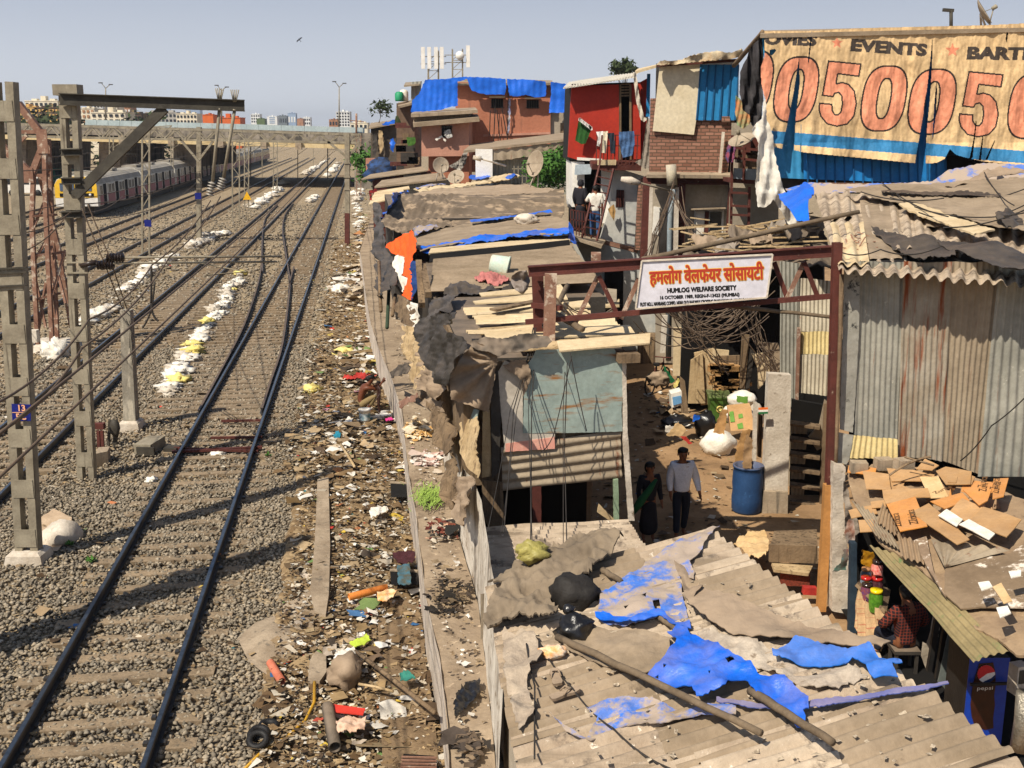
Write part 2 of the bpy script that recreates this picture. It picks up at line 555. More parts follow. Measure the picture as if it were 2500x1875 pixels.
# ================================================================ ground
def gravel_mat(name, c1, c2, c3, sc=14.0, bump=1.0):
 m = bpy.data.materials.new(name)
 m.use_nodes = True
 t = m.node_tree
 N, L = t.nodes, t.links
 b = N['Principled BSDF']
 b.inputs['Roughness'].default_value = 0.95
 b.inputs['Specular IOR Level'].default_value = 0.2
 tc = N.new('ShaderNodeTexCoord')
 v = N.new('ShaderNodeTexVoronoi')
 v.inputs['Scale'].default_value = sc
 L.new(tc.outputs['Object'], v.inputs[0])
 n = N.new('ShaderNodeTexNoise')
 n.inputs['Scale'].default_value = 0.35
 n.inputs['Detail'].default_value = 8
 L.new(tc.outputs['Object'], n.inputs[0])
 sep = N.new('ShaderNodeSeparateColor')
 L.new(v.outputs['Color'], sep.inputs[0])
 r = N.new('ShaderNodeValToRGB')
 e = r.color_ramp.elements
 e[0].color, e[1].color = lin(c1), lin(c3)
 x = e.new(0.5)
 x.color = lin(c2)
 L.new(sep.outputs[0], r.inputs[0])
 mx = N.new('ShaderNodeMix')
 mx.data_type = 'RGBA'
 mr = N.new('ShaderNodeMapRange')
 mr.inputs[1].default_value, mr.inputs[2].default_value = 0.42,0.62
 mr.inputs[4].default_value = 0.75
 L.new(n.outputs[0], mr.inputs[0])
 L.new(mr.outputs[0], mx.inputs[0])
 L.new(r.outputs[0], mx.inputs[6])
 mx.inputs[7].default_value = lin(c2,0.85)
 L.new(mx.outputs[2], b.inputs['Base Color'])
 bp = N.new('ShaderNodeBump')
 bp.inputs['Strength'].default_value = bump
 bp.inputs['Distance'].default_value = 0.05
 mm = N.new('ShaderNodeMath')
 mm.operation = 'MULTIPLY_ADD'
 mm.inputs[1].default_value = -1
 mm.inputs[2].default_value = 1
 L.new(v.outputs['Distance'], mm.inputs[0])
 L.new(mm.outputs[0], bp.inputs['Height'])
 L.new(bp.outputs[0], b.inputs['Normal'])
 return m
MT['gravel'] = gravel_mat('brown_ballast', '72634C', '96846A', 'B4A182', 13)
MT['dirt'] = gravel_mat('trodden_rubbish_earth', '54422E', '7F694C', 'A38D6C', 9,0.8)
MT['alley'] = mat('tan_alley_earth', 'A58561', '8A6D4D', 1.0, rough=1, bump=0.5, bs=16, spot='6E563D', sk2=0.42, sps=1.5, wear=('CDB695', 11,0.33))
def axis(parts):
 r = []
 for a, b, st in parts:
  r += list(np.arange(a, b, st))
 return r + [parts[-1][1]]
RS = axis([(-4000,-1000,1000),(-1000,-200,200),(-200,-50,30),(-50,12,1.0),(12,60,12),(60,200,35),(200,1000,200),(1000,4000,1000)])
SS = axis([(-300,0,100),(0,8,4),(8,90,1.0),(90,220,10),(220,1000,80),(1000,5000,800)])
mb = MB()
vs = []
for s_ in SS:
 for r_ in RS:
  z = 0.05 * nz((r_, s_, 0),0.35) + 0.02 * nz((r_, s_, 3),1.3) if abs(r_) < 60 and s_ < 220 else 0
  if -20 < r_ < -2.0:
   z -= 0.03
  vs.append(FR(r_, s_, z - 0.02))
WN = len(RS)
mb.add(vs, [(j * WN + i, j * WN + i + 1,(j + 1) * WN + i + 1,(j + 1) * WN + i) for j in range(len(SS) - 1) for i in range(WN - 1)],0, True)
mb.build('ground', MT['gravel'], kind='structure')
def zground(r, s):
 return 0.0
mb = MB()
mb.grid(FR(-1.75,9), FR(1.2,9), FR(1.2,80), FR(-2.3,80),24,520, lambda x, y, p: Vector((0,0,0.05 + 0.12 * fz(p, 0.9,2) + 0.05 * nz(p, 4) - (0.14 if x < 0.06 else 0))))
mb.build('rubbish_strip', MT['dirt'], kind='structure')
mb = MB()
mb.grid(FR(1.5,8), FR(30,8), FR(30,60), FR(1.5,60),130,260, lambda x, y, p: Vector((0,0,0.035 + 0.04 * fz(p, 0.6,8) + 0.015 * nz(p, 5))))
mb.build('alley_path', MT['alley'], kind='structure')
def rock_field(n_list, seed):
 rg = np.random.default_rng(seed)
 base = np.array([(1,0,0),(-1,0,0),(0,1,0),(0,-1,0),(0,0,1),(0,0,-1)], dtype=float)
 tri = np.array([(0,2,4),(2,1,4),(1,3,4),(3,0,4),(2,0,5),(1,2,5),(3,1,5),(0,3,5)])
 Vs, Cs = [],[]
 for n, r0, r1, s0, s1, size in n_list:
  r = rg.uniform(r0, r1, n)
  s = s0 * (s1 / s0) ** rg.uniform(0,1, n) if s1 / s0 > 2.2 else rg.uniform(s0, s1, n)
  c = np.outer(r, DR) + np.outer(s, DS)
  v = base[None] * rg.uniform(0.55,1.3,(n, 6,1)) + rg.uniform(-.3, .3,(n, 6,3))
  sz = size * rg.uniform(0.6,1.35,(n, 1,1)) * np.clip(s / 24,1,3)[:, None, None] ** 0.6
  v *= sz
  a = rg.uniform(0,6.28, n)
  x = v[:, :, 0] * np.cos(a)[:, None] - v[:, :, 1] * np.sin(a)[:, None]
  y = v[:, :, 0] * np.sin(a)[:, None] + v[:, :, 1] * np.cos(a)[:, None]
  v[:, :, 0], v[:, :, 1] = x, y
  v[:, :, 2] *= 0.65
  c[:, 2] = rg.uniform(-0.025,0.035, n)
  Vs.append((v + c[:, None, :]).reshape(-1,3))
  g = rg.uniform(0.4,1.08, n)[:, None]
  wv = rg.uniform(0,1, n)[:, None]
  col = np.array([.42, .338, .232]) * g * (1 - wv * .5) + np.array([.31, .285, .235]) * g * wv * .5
  Cs.append(np.repeat(col, 8,0))
 V = np.concatenate(Vs)
 n = len(V) // 6
 F = (tri[None] + (np.arange(n) * 6)[:, None, None]).reshape(-1,3)
 return V, F, np.concatenate(Cs)
def npmesh(name, V, F, mats, cols=None, **k):
 me = bpy.data.meshes.new(name)
 nv, nf = len(V), len(F)
 w_ = F.shape[1]
 me.vertices.add(nv)
 me.vertices.foreach_set('co', np.asarray(V, dtype=np.float32).ravel())
 me.loops.add(nf * w_)
 me.loops.foreach_set('vertex_index', np.asarray(F, dtype=np.int32).ravel())
 me.polygons.add(nf)
 me.polygons.foreach_set('loop_start', np.arange(0, nf * w_, w_, dtype=np.int32))
 me.update(calc_edges=True)
 me.materials.append(mats)
 o = bpy.data.objects.new(name, me)
 COL.objects.link(o)
 if cols is not None: tint(o, cols)
 return tag(o, **k)
MT['stone'] = vcmat('loose_stone', 0.95,0.2,30)
V, F, C = rock_field([(26000,-7.6,-1.3,11,24, .042),(26000,-11,-1.2,20,40, .042),(15000,-24,-1.4,24,60, .05),(9000,-30,-1.4,50,120, .06),(9000,-1.6, .8,11,40, .035)],3)
npmesh('ballast_gravel', V, F, MT['stone'], C, kind='stuff')
def scrap_field(n_list, seed):
 rg = np.random.default_rng(seed)
 pal = np.array([lin(c)[:3] for c in ['CDBFA8', 'A8926E', 'E2DACA', '9C8464', '7B6446', '6F583C', 'A99270', 'D9CDB6', '7A6448', '98805E', '54422E', 'C9BBA4', 'B2956A', '8D7452',
                                         '6A5236', '54402A', 'B39870', '886E4C', 'D84A3A', '3F78B0', 'E3C24C', '7FA05A', 'D98A5A', '2E6F72']])
 pr = np.array([1.0] * 18 + [.07, .06, .07, .05, .07, .04])
 pr /= pr.sum()
 Vs, Cs = [],[]
 for n, fr, s0, s1, size, zz in n_list:
  s = s0 * (s1 / s0) ** rg.uniform(0,1, n)
  lo, hi = fr
  r = rg.uniform(lo, hi, n)
  c = np.outer(r, DR) + np.outer(s, DS)
  sz = size * np.exp(rg.normal(0,0.5, n))
  ax = rg.uniform(0.35,1, n)
  q = np.zeros((n, 4,3))
  q[:, 0] = np.stack([-sz, -sz * ax, 0 * sz],1)
  q[:, 1] = np.stack([sz, -sz * ax, 0 * sz],1)
  q[:, 2] = np.stack([sz, sz * ax, 0 * sz],1)
  q[:, 3] = np.stack([-sz, sz * ax, 0 * sz],1)
  q += rg.uniform(-.45, .45,(n, 4,3)) * sz[:, None, None]
  a = rg.uniform(0,6.28, n)
  x = q[:, :, 0] * np.cos(a)[:, None] - q[:, :, 1] * np.sin(a)[:, None]
  y = q[:, :, 0] * np.sin(a)[:, None] + q[:, :, 1] * np.cos(a)[:, None]
  q[:, :, 0], q[:, :, 1] = x, y
  c[:, 2] = zz + rg.uniform(-.03, .05, n)
  Vs.append((q + c[:, None]).reshape(-1,3))
  k = rg.choice(len(pal), n, p=pr)
  Cs.append(np.repeat(pal[k] * rg.uniform(.7,1.0,(n, 1)),2,0))
 V = np.concatenate(Vs)
 n = len(V) // 4
 F = (np.array([(0,1,2),(0,2,3)])[None] + (np.arange(n) * 4)[:, None, None]).reshape(-1,3)
 return V, F, np.concatenate(Cs)
MT['scrap'] = vcmat('litter_scrap', 0.85,0.2,30)
V, F, C = scrap_field([(9000,(-1.5, .75),11,26, .023, .13),(8000,(-2.0,1.0),24,78, .04, .12),(260,(-1.5, .75),11,40, .09, .14),(900,(-8,-1.6),12,60, .03, .04),(1500,(3.8,8.5),17,42, .035, .06),(1200,(-12,-9.6),20,70, .045, .04)],5)
npmesh('scattered_litter', V, F, MT['scrap'], C, kind='stuff')
def piece_field(name, lst, seed, pal, kind='stuff', par=None):
 """crumpled scraps of sheet, each a small bent patch"""
 rg_ = np.random.default_rng(seed)
 Vs, Cs = [],[]
 for n, cx, size, zz in lst:
  c = cx(rg_, n)
  c[:, 2] += zz
  g = np.stack(np.meshgrid([-1,0,1],[-1,0,1]),-1).reshape(-1,2).astype(float)
  sz = size * np.exp(rg_.normal(0, .45, n))
  q = np.zeros((n, 9,3))
  q[:, :, :2] = g[None] + rg_.uniform(-.4, .4,(n, 9,2))
  q[:, :, 1] *= rg_.uniform(.35,1,(n, 1))
  q[:, :, 2] = rg_.uniform(-.1, .75,(n, 9))
  q *= sz[:, None, None]
  a = rg_.uniform(0,6.28, n)
  x = q[:, :, 0] * np.cos(a)[:, None] - q[:, :, 1] * np.sin(a)[:, None]
  y = q[:, :, 0] * np.sin(a)[:, None] + q[:, :, 1] * np.cos(a)[:, None]
  q[:, :, 0], q[:, :, 1] = x, y
  Vs.append((q + c[:, None]).reshape(-1,3))
  cc = np.array([lin(h)[:3] for h in pal])[rg_.integers(0, len(pal), n)] * rg_.uniform(.75,1.05,(n, 1))
  Cs.append(np.repeat(cc, 8,0))
 V = np.concatenate(Vs)
 n = len(V) // 9
 t_ = []
 for j in (0,1):
  for i in (0,1):
   k = j * 3 + i
   t_ += [(k, k + 1, k + 4),(k, k + 4, k + 3)]
 F = (np.array(t_)[None] + (np.arange(n) * 9)[:, None, None]).reshape(-1,3)
 return npmesh(name, V, F, MT['scrap'], np.concatenate(Cs), kind=kind)
def along(r0_, r1_, s0_, s1_):
 def f(g, n):
  s = s0_ * (s1_ / s0_) ** g.uniform(0,1, n)
  return np.outer(g.uniform(r0_, r1_, n), DR) + np.outer(s, DS)
 return f
def near(u, v, ru, rv, z):
 def f(g, n): return np.array([G(u + ru * a, v + rv * b, z) for a, b in zip(g.normal(0, .5, n), g.normal(0, .5, n))])
 return f
PALE = ['E6DECF', 'D9CCB6', 'C9B699', 'EFE9DE', 'B89E7A', 'A08A6C', '8A7458', '6E5A46', '54483C', 'C8B8A4']
BRI = PALE * 6 + ['7A6244', '66502F', '8C7450', 'B89E7A', 'E6DECF', 'EFE9DE'] * 5 + ['B8503E', '4A74A0', 'CDB460', '7F9658', 'C58A58', 'B98A94']
piece_field('rubbish_pieces', [(230, along(-1.4, .7,11,24), .045, .13),(330, along(-1.7, .85,22,76), .08, .13),(160, near(870,690,34,40, .15), .16, .02),(200, near(870,880,40,44, .15), .12, .02),(90, near(835,1090,40,36, .15), .09, .02),(120, near(860,1590,60,50, .15), .045, .02),(90, near(870,1770,60,40, .15), .045, .02),(140, near(910,1480,60,40, .15), .04, .02),(120, near(880,560,20,90, .15), .16, .02),(60, near(1660,1330,90,60, .05), .06, .01),(90, near(1640,1000,60,60, .05), .08, .01)],31, BRI)
# ================================================================ railway
def make_track(label, t, s0, s1, nsl, shade=0):
 root = thing('railway_track', label, 'railway track', FR(-t, s0,0), 'parallel railway tracks')
 for sd_ in (-1,1):
  a, b = FR(-t + sd_ * 0.838, s0,0.04), FR(-t + sd_ * 0.838, s1,0.04)
  m = MB()
  m.beam(a + Vector((0,0, .01)), b + Vector((0,0, .01)), .14, .02)
  m.beam(a + Vector((0,0, .075)), b + Vector((0,0, .075)), .03, .11)
  m.beam(a + Vector((0,0, .145)), b + Vector((0,0, .145)), .072, .03)
  m.beam(a + Vector((0,0, .163)), b + Vector((0,0, .163)), .056, .006, mi=1)
  m.build('rail', [MT['rail'], MT['railtop']], root)
 def sl_(m, s_):
  m.box(FR(-t, s_, -.045),(2.7, .24, .15),(DR, DS, Vector((0,0,1))))
  for k in (-1,1):
   for j in (-.11, .11):
    m.box(FR(-t + k * .838 + j, s_, .06),(.06, .09, .035),(DR, DS, Vector((0,0,1))),1)
 m = MB()
 sl_(m, s0 + .3)
 first = m.build('sleeper', [MT['sleeper'], MT['rail']], root)
 first.location = FR(-t, s0 + .3) - Vector(root.location)
 first.data.transform(Matrix.Translation(-first.location))
 for i in range(1, nsl):
  c = first.copy()
  COL.objects.link(c)
  c.parent = root
  c.location = FR(-t + R_.uniform(-.03, .03), s0 + .3 + i * .64, R_.uniform(-.012, .012)) - Vector(root.location)
  c.rotation_euler = (0,0, R_.uniform(-.008, .008))
 s_ = s0 + .3 + nsl * .64
 m = MB()
 while s_ < min(s1,200):
  sl_(m, s_)
  s_ += .64
 o = m.build('sleeper', [MT['sleeper'], MT['rail']], root, kind='stuff')
 return root
make_track('nearest railway track, two dark rails on concrete sleepers running from the bottom of the picture', 3.63,9.5,330,100)
make_track('second railway track, just beyond the tall grey masts and the row of white bags', 8.51,16,330,100)
make_track('third railway track, passing behind the rusty lattice tower', 14.4,26,330,95)
make_track('fourth railway track, between the lattice tower and the suburban train', 19.3,33,330,90)
make_track('fifth railway track, carrying the suburban train', 25.4,45,330,80)
make_track('sixth railway track, on the far side of the suburban train', 30.6,55,330,70)
def rail_line(m, px, z=.04):
 pts = [G(u, v, z) for u, v in px]
 out = []
 for i in range(len(pts) - 1):
  for k in range(4):
   f = k / 4
   p0, p1, p2, p3_ = pts[max(i - 1,0)], pts[i], pts[i + 1], pts[min(i + 2, len(pts) - 1)]
   out.append(.5 * ((2 * p1) + (p2 - p0) * f + (2 * p0 - 5 * p1 + 4 * p2 - p3_) * f * f + (3 * p1 - p0 - 3 * p2 + p3_) * f ** 3))
 out.append(pts[-1])
 for a, b in zip(out[:-1], out[1:]):
  for w_, h_, zz, mi in ((.13, .02, .012,0),(.03, .11, .075,0),(.07, .03, .143,0),(.054, .006, .161,2)):
   m.beam(a + Vector((0,0, zz)), b + Vector((0,0, zz)), w_, h_, mi=mi)
root = thing('crossover_track', 'curved crossover rails joining the nearest track to the second one', 'railway track', G(640,700,0))
MT['railbrown'] = mat('brown_rail_head', '6E5A45', '55463A', 8, rough=0.5, bump=.1)
for px in ([(486,1015),(545,905),(595,805),(626,715),(638,658),(640,602),(643,556),(652,530),(678,503)],
           [(640,1010),(662,940),(690,850),(705,737),(708,692),(703,658),(697,615),(691,575),(691,548),(698,523),(716,498)]):
 m = MB()
 rail_line(m, px)
 m.build('rail', [MT['rail'], MT['rail'], MT['railbrown']], root)
m = MB()
rail_line(m, [(718,657),(709,690),(706,715)])
rail_line(m, [(640,645),(641,668)])
m.build('check_rail', [MT['rail'], MT['rail'], MT['railbrown']], root)
m = MB()
rnd = random.Random(4)
for i in range(40):
 s_ = 30 + i * .64
 a_ = -3.63 - .25 - 4.2 * max(0, min(1,(i - 6) / 30)) ** 1.6
 m.box(FR(a_ - .6, s_, -.025),(3.4, .24, .14),(DR, DS, Vector((0,0,1))))
m.build('timber_bed', MT['sleeper'], root, kind='stuff')
# ================================================================ trackside things
def add_mast(m, foot, top, wd, n, ax=Vector((1,0,0)), dp=.3, ch=.15, plate=.24, mi=0):
 foot, top = Vector(foot), Vector(top)
 for k in (-1,1):
  o = ax * (k * (wd - ch) / 2)
  m.beam(foot + o, top + o, ch, dp, up=(0,1,0), mi=mi)
 for i in range(n):
  f = (i + .5) / n
  c = foot.lerp(top, f) - Vector((0, dp / 2 + .006,0))
  m.box(c, (wd - .04, .012, plate), mi=mi)
  m.box(c + Vector((0, dp + .012,0)),(wd - .04, .012, plate), mi=mi)
def footing(root, c, sz, mt, name='footing'):
 m = MB()
 x, y, z = sz
 c = Vector(c)
 vs = [c + Vector((i * x / 2 * k, j * y / 2 * k, h)) for h, k in ((-.1,1.15),(z * .75,1.0),(z, .8)) for i, j in ((-1,-1),(1,-1),(1,1),(-1,1))]
 m.add(vs, [(8,9,10,11)] + [(a + i, a + (i + 1) % 4, a + 4 + (i + 1) % 4, a + 4 + i) for a in (0,4) for i in range(4)])
 m.build(name, mt, root)
f1 = G(72,1368)
t1 = P(8,200, f1.y)
root = thing('electrification_mast', 'tall grey steel mast of two channels with the blue number plate', 'mast', f1, 'steel masts beside the second track')
m = MB()
add_mast(m, f1, t1, .41,9, plate=.33, dp=.22, ch=.135)
m.build('column', MT['galv'], root)
m = MB()
for v_ in (657,668,700):
 for dx in (0,1):
  a = P(0 - 10, v_, f1.y - .14 + dx * .28)
  b = P(66, v_ - 4, f1.y - .14 + dx * .28)
  m.beam(a, b, .03)
m.build('clamp', MT['galvd'], root)
m = MB()
q = [P(28,986, f1.y - .18), P(75,988, f1.y - .18), P(75,1028, f1.y - .18), P(30,1027, f1.y - .18)]
m.slab(q[3], q[2], q[1], q[0], .01)
MT['bluep'] = mat('blue_enamel', '14207A', '101A68', 4, rough=.5, bump=.05)
plate = m.build('number_plate', MT['bluep'], root)
MT['peach'] = mat('peach_lettering', 'F2B58A', 'EBA97C', 9, rough=.6, bump=0)
def text(body, origin, xdir, up, size, mt, parent=None, name='lettering', off=0.0, bold=((0,0),), align='LEFT', width=None, shear=0.0, lift=0.004, sx=1.0, depth=0.0, height=None, **k):
 """flat lettering as mesh: origin is the baseline start, size the cap height in metres"""
 c = bpy.data.curves.new(name, 'FONT')
 c.body = body
 c.size = 1.0
 c.offset = off
 c.shear = shear
 c.resolution_u = 3
 o = bpy.data.objects.new('tmp', c)
 COL.objects.link(o)
 dg = bpy.context.evaluated_depsgraph_get()
 me = o.evaluated_get(dg).to_mesh()
 V = np.zeros(len(me.vertices) * 3, dtype=np.float32)
 me.vertices.foreach_get('co', V)
 V = V.reshape(-1,3)
 Fs = [tuple(p.vertices) for p in me.polygons]
 o.evaluated_get(dg).to_mesh_clear()
 bpy.data.objects.remove(o)
 bpy.data.curves.remove(c)
 if width:
  k_ = width / (V[:, 0].max() - V[:, 0].min())
  ky = (height / (V[:, 1].max() - V[:, 1].min())) if height else size / 0.729
  X = (V[:, 0] - V[:, 0].min()) * k_
  Y = V[:, 1] * ky
 else:
  X, Y = V[:, 0] * size / .729 * sx, V[:, 1] * size / .729
 xd, ud = Vector(xdir).normalized(), Vector(up).normalized()
 n = xd.cross(ud)
 m = MB()
 og = Vector(origin) + n * lift
 for i_, (bx, by) in enumerate(bold): m.add([og + xd * (float(a) + bx) + ud * (float(b) + by) + n * (.0003 * i_) for a, b in zip(X, Y)], Fs)
 return m.build(name, mt, parent, flat=True, **k)
zu = Vector((0,0,1))
yq = f1.y - .192
text('13', P(42,1003, yq),(1,0,0), zu, .11, MT['peach'], plate, off=.03)
text('5C', P(39,1024, yq),(1,0,0), zu, .11, MT['peach'], plate, off=.03)
m = MB()
m.slab(P(30,1008, yq), P(73,1007, yq), P(73,1005.5, yq), P(30,1006.5, yq), .004)
m.build('dividing_line', MT['peach'], plate)
footing(root, f1,(.62, .5, .22), MT['concw'])
f0 = Vector((-8.6,14.3,0))
root = thing('electrification_mast', 'grey steel mast nearest the viewer whose shadow crosses the track', 'mast', f0, 'steel masts beside the second track')
m = MB()
add_mast(m, f0, f0 + Vector((0,0,8.4)), .6,9, plate=.34, dp=.36, ch=.2)  # out of view; widened, with a slant beam, for a stronger shadow on the track
m.beam(f0 + Vector((.2,0,4.5)), f0 + Vector((-1.6,-1.2,8)), .2)
m.build('column', MT['galv'], root)
f2 = G(213,1168)
t2 = P(168,211, f2.y)
root = thing('electrification_mast', 'grey steel mast holding a long horizontal arm with a diagonal brace', 'mast', f2, 'steel masts beside the second track')
m = MB()
add_mast(m, f2, t2, .37,9, plate=.33, dp=.2, ch=.12)
m.build('column', MT['galv'], root)
m = MB()
yb = f2.y - .22
m.ibeam(P(146,242, yb), P(597,258, yb + .5), .16, .24, .02)
m.build('arm', MT['galvd'], root)
m = MB()
m.beam(P(183,478, yb + .02), P(402,264, yb + .3), .2, .12, up=(0,1,0))
m.build('brace', MT['galvd'], root)
m = MB()
m.box(P(166,220, f2.y),(.5, .36, .22))
m.build('mast_cap', MT['galv'], root)
for v_ in (372,442,524):
 m = MB()
 m.ibeam(P(150, v_, f2.y - .2), P(200, v_ - 1, f2.y - .2), .2, .14, .02)
 m.build('bracket', MT['galvd'], root)
def insul(m, a, b, n, r, mi=0, core=.025):
 a, b = Vector(a), Vector(b)
 z = (b - a).normalized()
 x = z.orthogonal().normalized()
 ax = (x, z.cross(x), z)
 L = (b - a).length
 pr = [(core, 0)]
 for i in range(n):
  h = L * (i + .3) / n
  pr += [(core * 1.6, h),(r, h + L / n * .25),(r * .96, h + L / n * .4),(core * 1.6, h + L / n * .5)]
 pr.append((core, L))
 m.lathe(pr, a, 12, ax, mi)
MT['porc'] = mat('brown_porcelain', '3A2E27', '2B221D', 8, rough=.35, bump=.05)
MT['porcg'] = mat('grey_porcelain', 'A79F92', '8C857A', 8, rough=.45, bump=.05)
for (a0, b0, c0, e0) in (((536,264),(513,472),(519,443),(512,478)),((573,267),(540,470),(546,434),(536,464))):
 m = MB()
 m.tube([P(*a0, yb + .45), P(*c0, yb + .45)], .035,8)
 hp = m.build('hanger_rod', MT['galv'], root)
 m = MB()
 insul(m, P(*c0, yb + .45), P(*e0, yb + .45),5, .09)
 m.build('insulator', MT['porcg'], hp)
 m = MB()
 for k in range(5):
  m.tube([P(a0[0] + (k - 2) * 1.5, a0[1] - 18, yb + .45), P(a0[0] + (k - 2) * 5, a0[1] - 48, yb + .45 + (k % 2) * .1)], .012,5)
 m.build('rod_bundle', MT['galv'], hp)
m = MB()
for (a0, b0) in (((272,648),(236,648)),((296,629),(260,629))):
 insul(m, P(b0[0], b0[1] - (1 if a0[0] < 280 else 0), f2.y - .1), P(a0[0] + 6, a0[1], f2.y - .15),6, .1)
m.tube([P(197,648, f2.y - .1), P(236,640, f2.y - .1)], .06,6)
m.build('insulator', MT['porc'], root)
m = MB()
m.tube([P(296,629, f2.y - .15), P(686,626, f2.y + 1.6)], .026,6)
m.tube([P(276,643, f2.y - .15), P(676,639, f2.y + 1.6)], .026,6)
m.tube([P(480,640, f2.y + .7), P(600,664, f2.y + 1.2), P(500,672, f2.y + .7)], .02,5)
for v_ in (641,666):
 m.beam(P(158, v_, f2.y - .12), P(215, v_, f2.y - .12), .03)
m.build('cantilever_tube', MT['galv'], root)
f3 = G(322,1047)
root = thing('concrete_pole', 'short square grey concrete pole on a broken white footing', 'pole', f3)
m = MB()
m.add([f3 + Vector((i * .16, j * .16,0)) for i, j in ((-1,-1),(1,-1),(1,1),(-1,1))] + [P(309,756, f3.y) + Vector((i * .13, j * .13,0)) for i, j in ((-1,-1),(1,-1),(1,1),(-1,1))],
      [(4,5,6,7)] + [(i, (i + 1) % 4,(i + 1) % 4 + 4, i + 4) for i in range(4)])
m.build('shaft', mat('pole_concrete', '9C9484', '7D7567', 2, bump=.3, streak='B8AD98', sk=.45, ss=(5,5,1)), root)
footing(root, f3,(.5, .5, .25), MT['concw'])
m = MB()
for k in range(4):
 m.tube([P(300 + k * 8,775 + k * 4, f3.y - .2), P(318 + k * 3,800 + 9 * k, f3.y - .22), P(316 + k * 2,850 + 14 * k, f3.y - .2)], .008,4)
m.build('wire_tangle', MT['cable'], root)
def simple(name, label, cat, mt, fn, group=None):
 m = MB()
 fn(m)
 return m.build(name, mt, label=label, cat=cat, group=group)
pm = G(362,1105)
root = thing('point_machine', 'low grey metal box with black end plate beside the points', 'railway equipment', pm)
m = MB()
m.rbox(pm + Vector((0, .15, .14)),(.42, .8, .26),-.13)
m.build('housing', MT['galv'], root)
m = MB()
m.rbox(pm + Vector((0.04,-.29, .12)),(.44, .06, .2),-.13)
m.rbox(pm + Vector((.55, .1, .06)),(.32, .3, .12),-.1)
m.build('cover', MT['galvd'], root)
root = thing('stretcher_bar', 'red oxide steel bars lying across the nearest track at the points', 'railway equipment', G(545,1100))
for (a, b, wd) in (((420,1103),(640,1092), .1),((425,1094),(630,1102), .05),((515,1069),(640,1067), .05),((540,1028),(645,1026), .05)):
 m = MB()
 m.beam(G(*a, .1), G(*b, .1), wd, .06)
 m.build('rod', MT['redp'], root)
def stump(m):
 for u in (243,252):
  m.beam(G(u, 1104), P(u - 3,1052, G(u, 1104).y), .07)
 m.box(G(248,1096) + Vector((0,0, .58)),(.24, .16, .14))
simple('relay_box', 'small rusty box on two stumps beside the braced mast', 'railway equipment', MT['redp'], stump)
simple('broken_stump', 'dark broken iron post leaning beside the concrete pole', 'post', MT['galvd'], lambda m: (m.beam(G(265,1088), P(268,1026, G(265,1088).y), .06), m.beam(G(281,1090), P(283,1040, G(281,1090).y), .09), m.blob(P(281,1045, G(281,1090).y),(.13, .1, .22),3)))
simple('concrete_block', 'grey concrete block at the foot of the braced mast', 'block', MT['conc'], lambda m: m.slab(G(232,1108, .3), G(262,1102, .3), G(268,1090, .3), G(240,1092, .3), .35))
simple('broken_rock', 'pale broken boulder beside the numbered mast', 'rock', MT['concw'], lambda m: m.blob(G(150,1305, .1),(.36, .5, .3),5,2, .3,1.2))
m = MB()
m.patch([(85,1275),(130,1240),(175,1262),(172,1305),(140,1345),(80,1352),(70,1310)], gp(.06),12, lambda u, v, p: .03 * fz(p, 3))
m.build('sand_patch', mat('pale_sand', 'C7AE90', 'B49A7C', 3, bump=.3), kind='structure')
f4 = G(118,850)
root = thing('lattice_tower', 'rusty riveted lattice tower with arched arms on a white base', 'mast', f4)
yt = f4.y
def L4(m, a, b, w0=.1): m.beam(a, b, w0, w0, up=(0,1,0))
legs = [((92,840, yt - .5),(78,540, yt - .4),(82,420, yt - .3)),((128,850, yt - .5),(112,520, yt - .4),(108,335, yt - .3)),((140,835, yt + .6),(128,560, yt + .5),(118,340, yt + .3)),((175,800, yt + .6),(142,600, yt + .5),(98,430, yt + .3))]
for lg in legs:
 m = MB()
 pp = [P(*q) for q in lg]
 L4(m, pp[0], pp[1], .14)
 L4(m, pp[1], pp[2], .14)
 m.build('leg', MT['rust'], root)
m = MB()
for a, b in (((92,820),(112,690)),((112,800),(82,660)),((82,640),(128,560)),((80,560),(118,470)),((128,720),(160,610)),((160,740),(125,600)),((80,625),(160,615)),((78,528),(140,524)),((140,780),(120,640)),((92,730),(150,715))):
 L4(m, P(*a, yt - .45), P(*b, yt), .08)
m.build('bracing', MT['rust'], root)
m = MB()
for a, b, w0 in (((108,335),(44,252), .22),((44,252),(0,285), .22),((110,345),(78,425), .2),((78,425),(0,350), .2),((98,322),(20,322), .12),((66,330),(36,360), .1),((0,365),(70,425), .1),((82,428),(120,428), .1)):
 L4(m, P(*a, yt - .3), P(*b, yt - .3), w0)
m.build('arched_arm', MT['rust'], root)
for c_, h_ in (((103,345), .8),((68,428), .5)):
 m = MB()
 m.box(P(c_[0], c_[1], yt - .42),(.36, .03, h_))
 m.build('gusset_plate', MT['rust'], root)
footing(root, f4 + Vector((.1, .1,0)),(1.5,1.6, .25), MT['concw'])
simple('junction_box', 'white square box on a post beside the lattice tower', 'railway equipment', MT['concw'], lambda m: (m.box(P(84,820, yt - 1.4),(.26, .26, .42)), m.beam(G(78,873), P(79,835, yt - 2), .06)))
simple('marker_box', 'short white post box left of the lattice tower base', 'railway equipment', MT['concw'], lambda m: m.box(G(76,858) + Vector((0,0, .25)),(.16, .16, .5)))
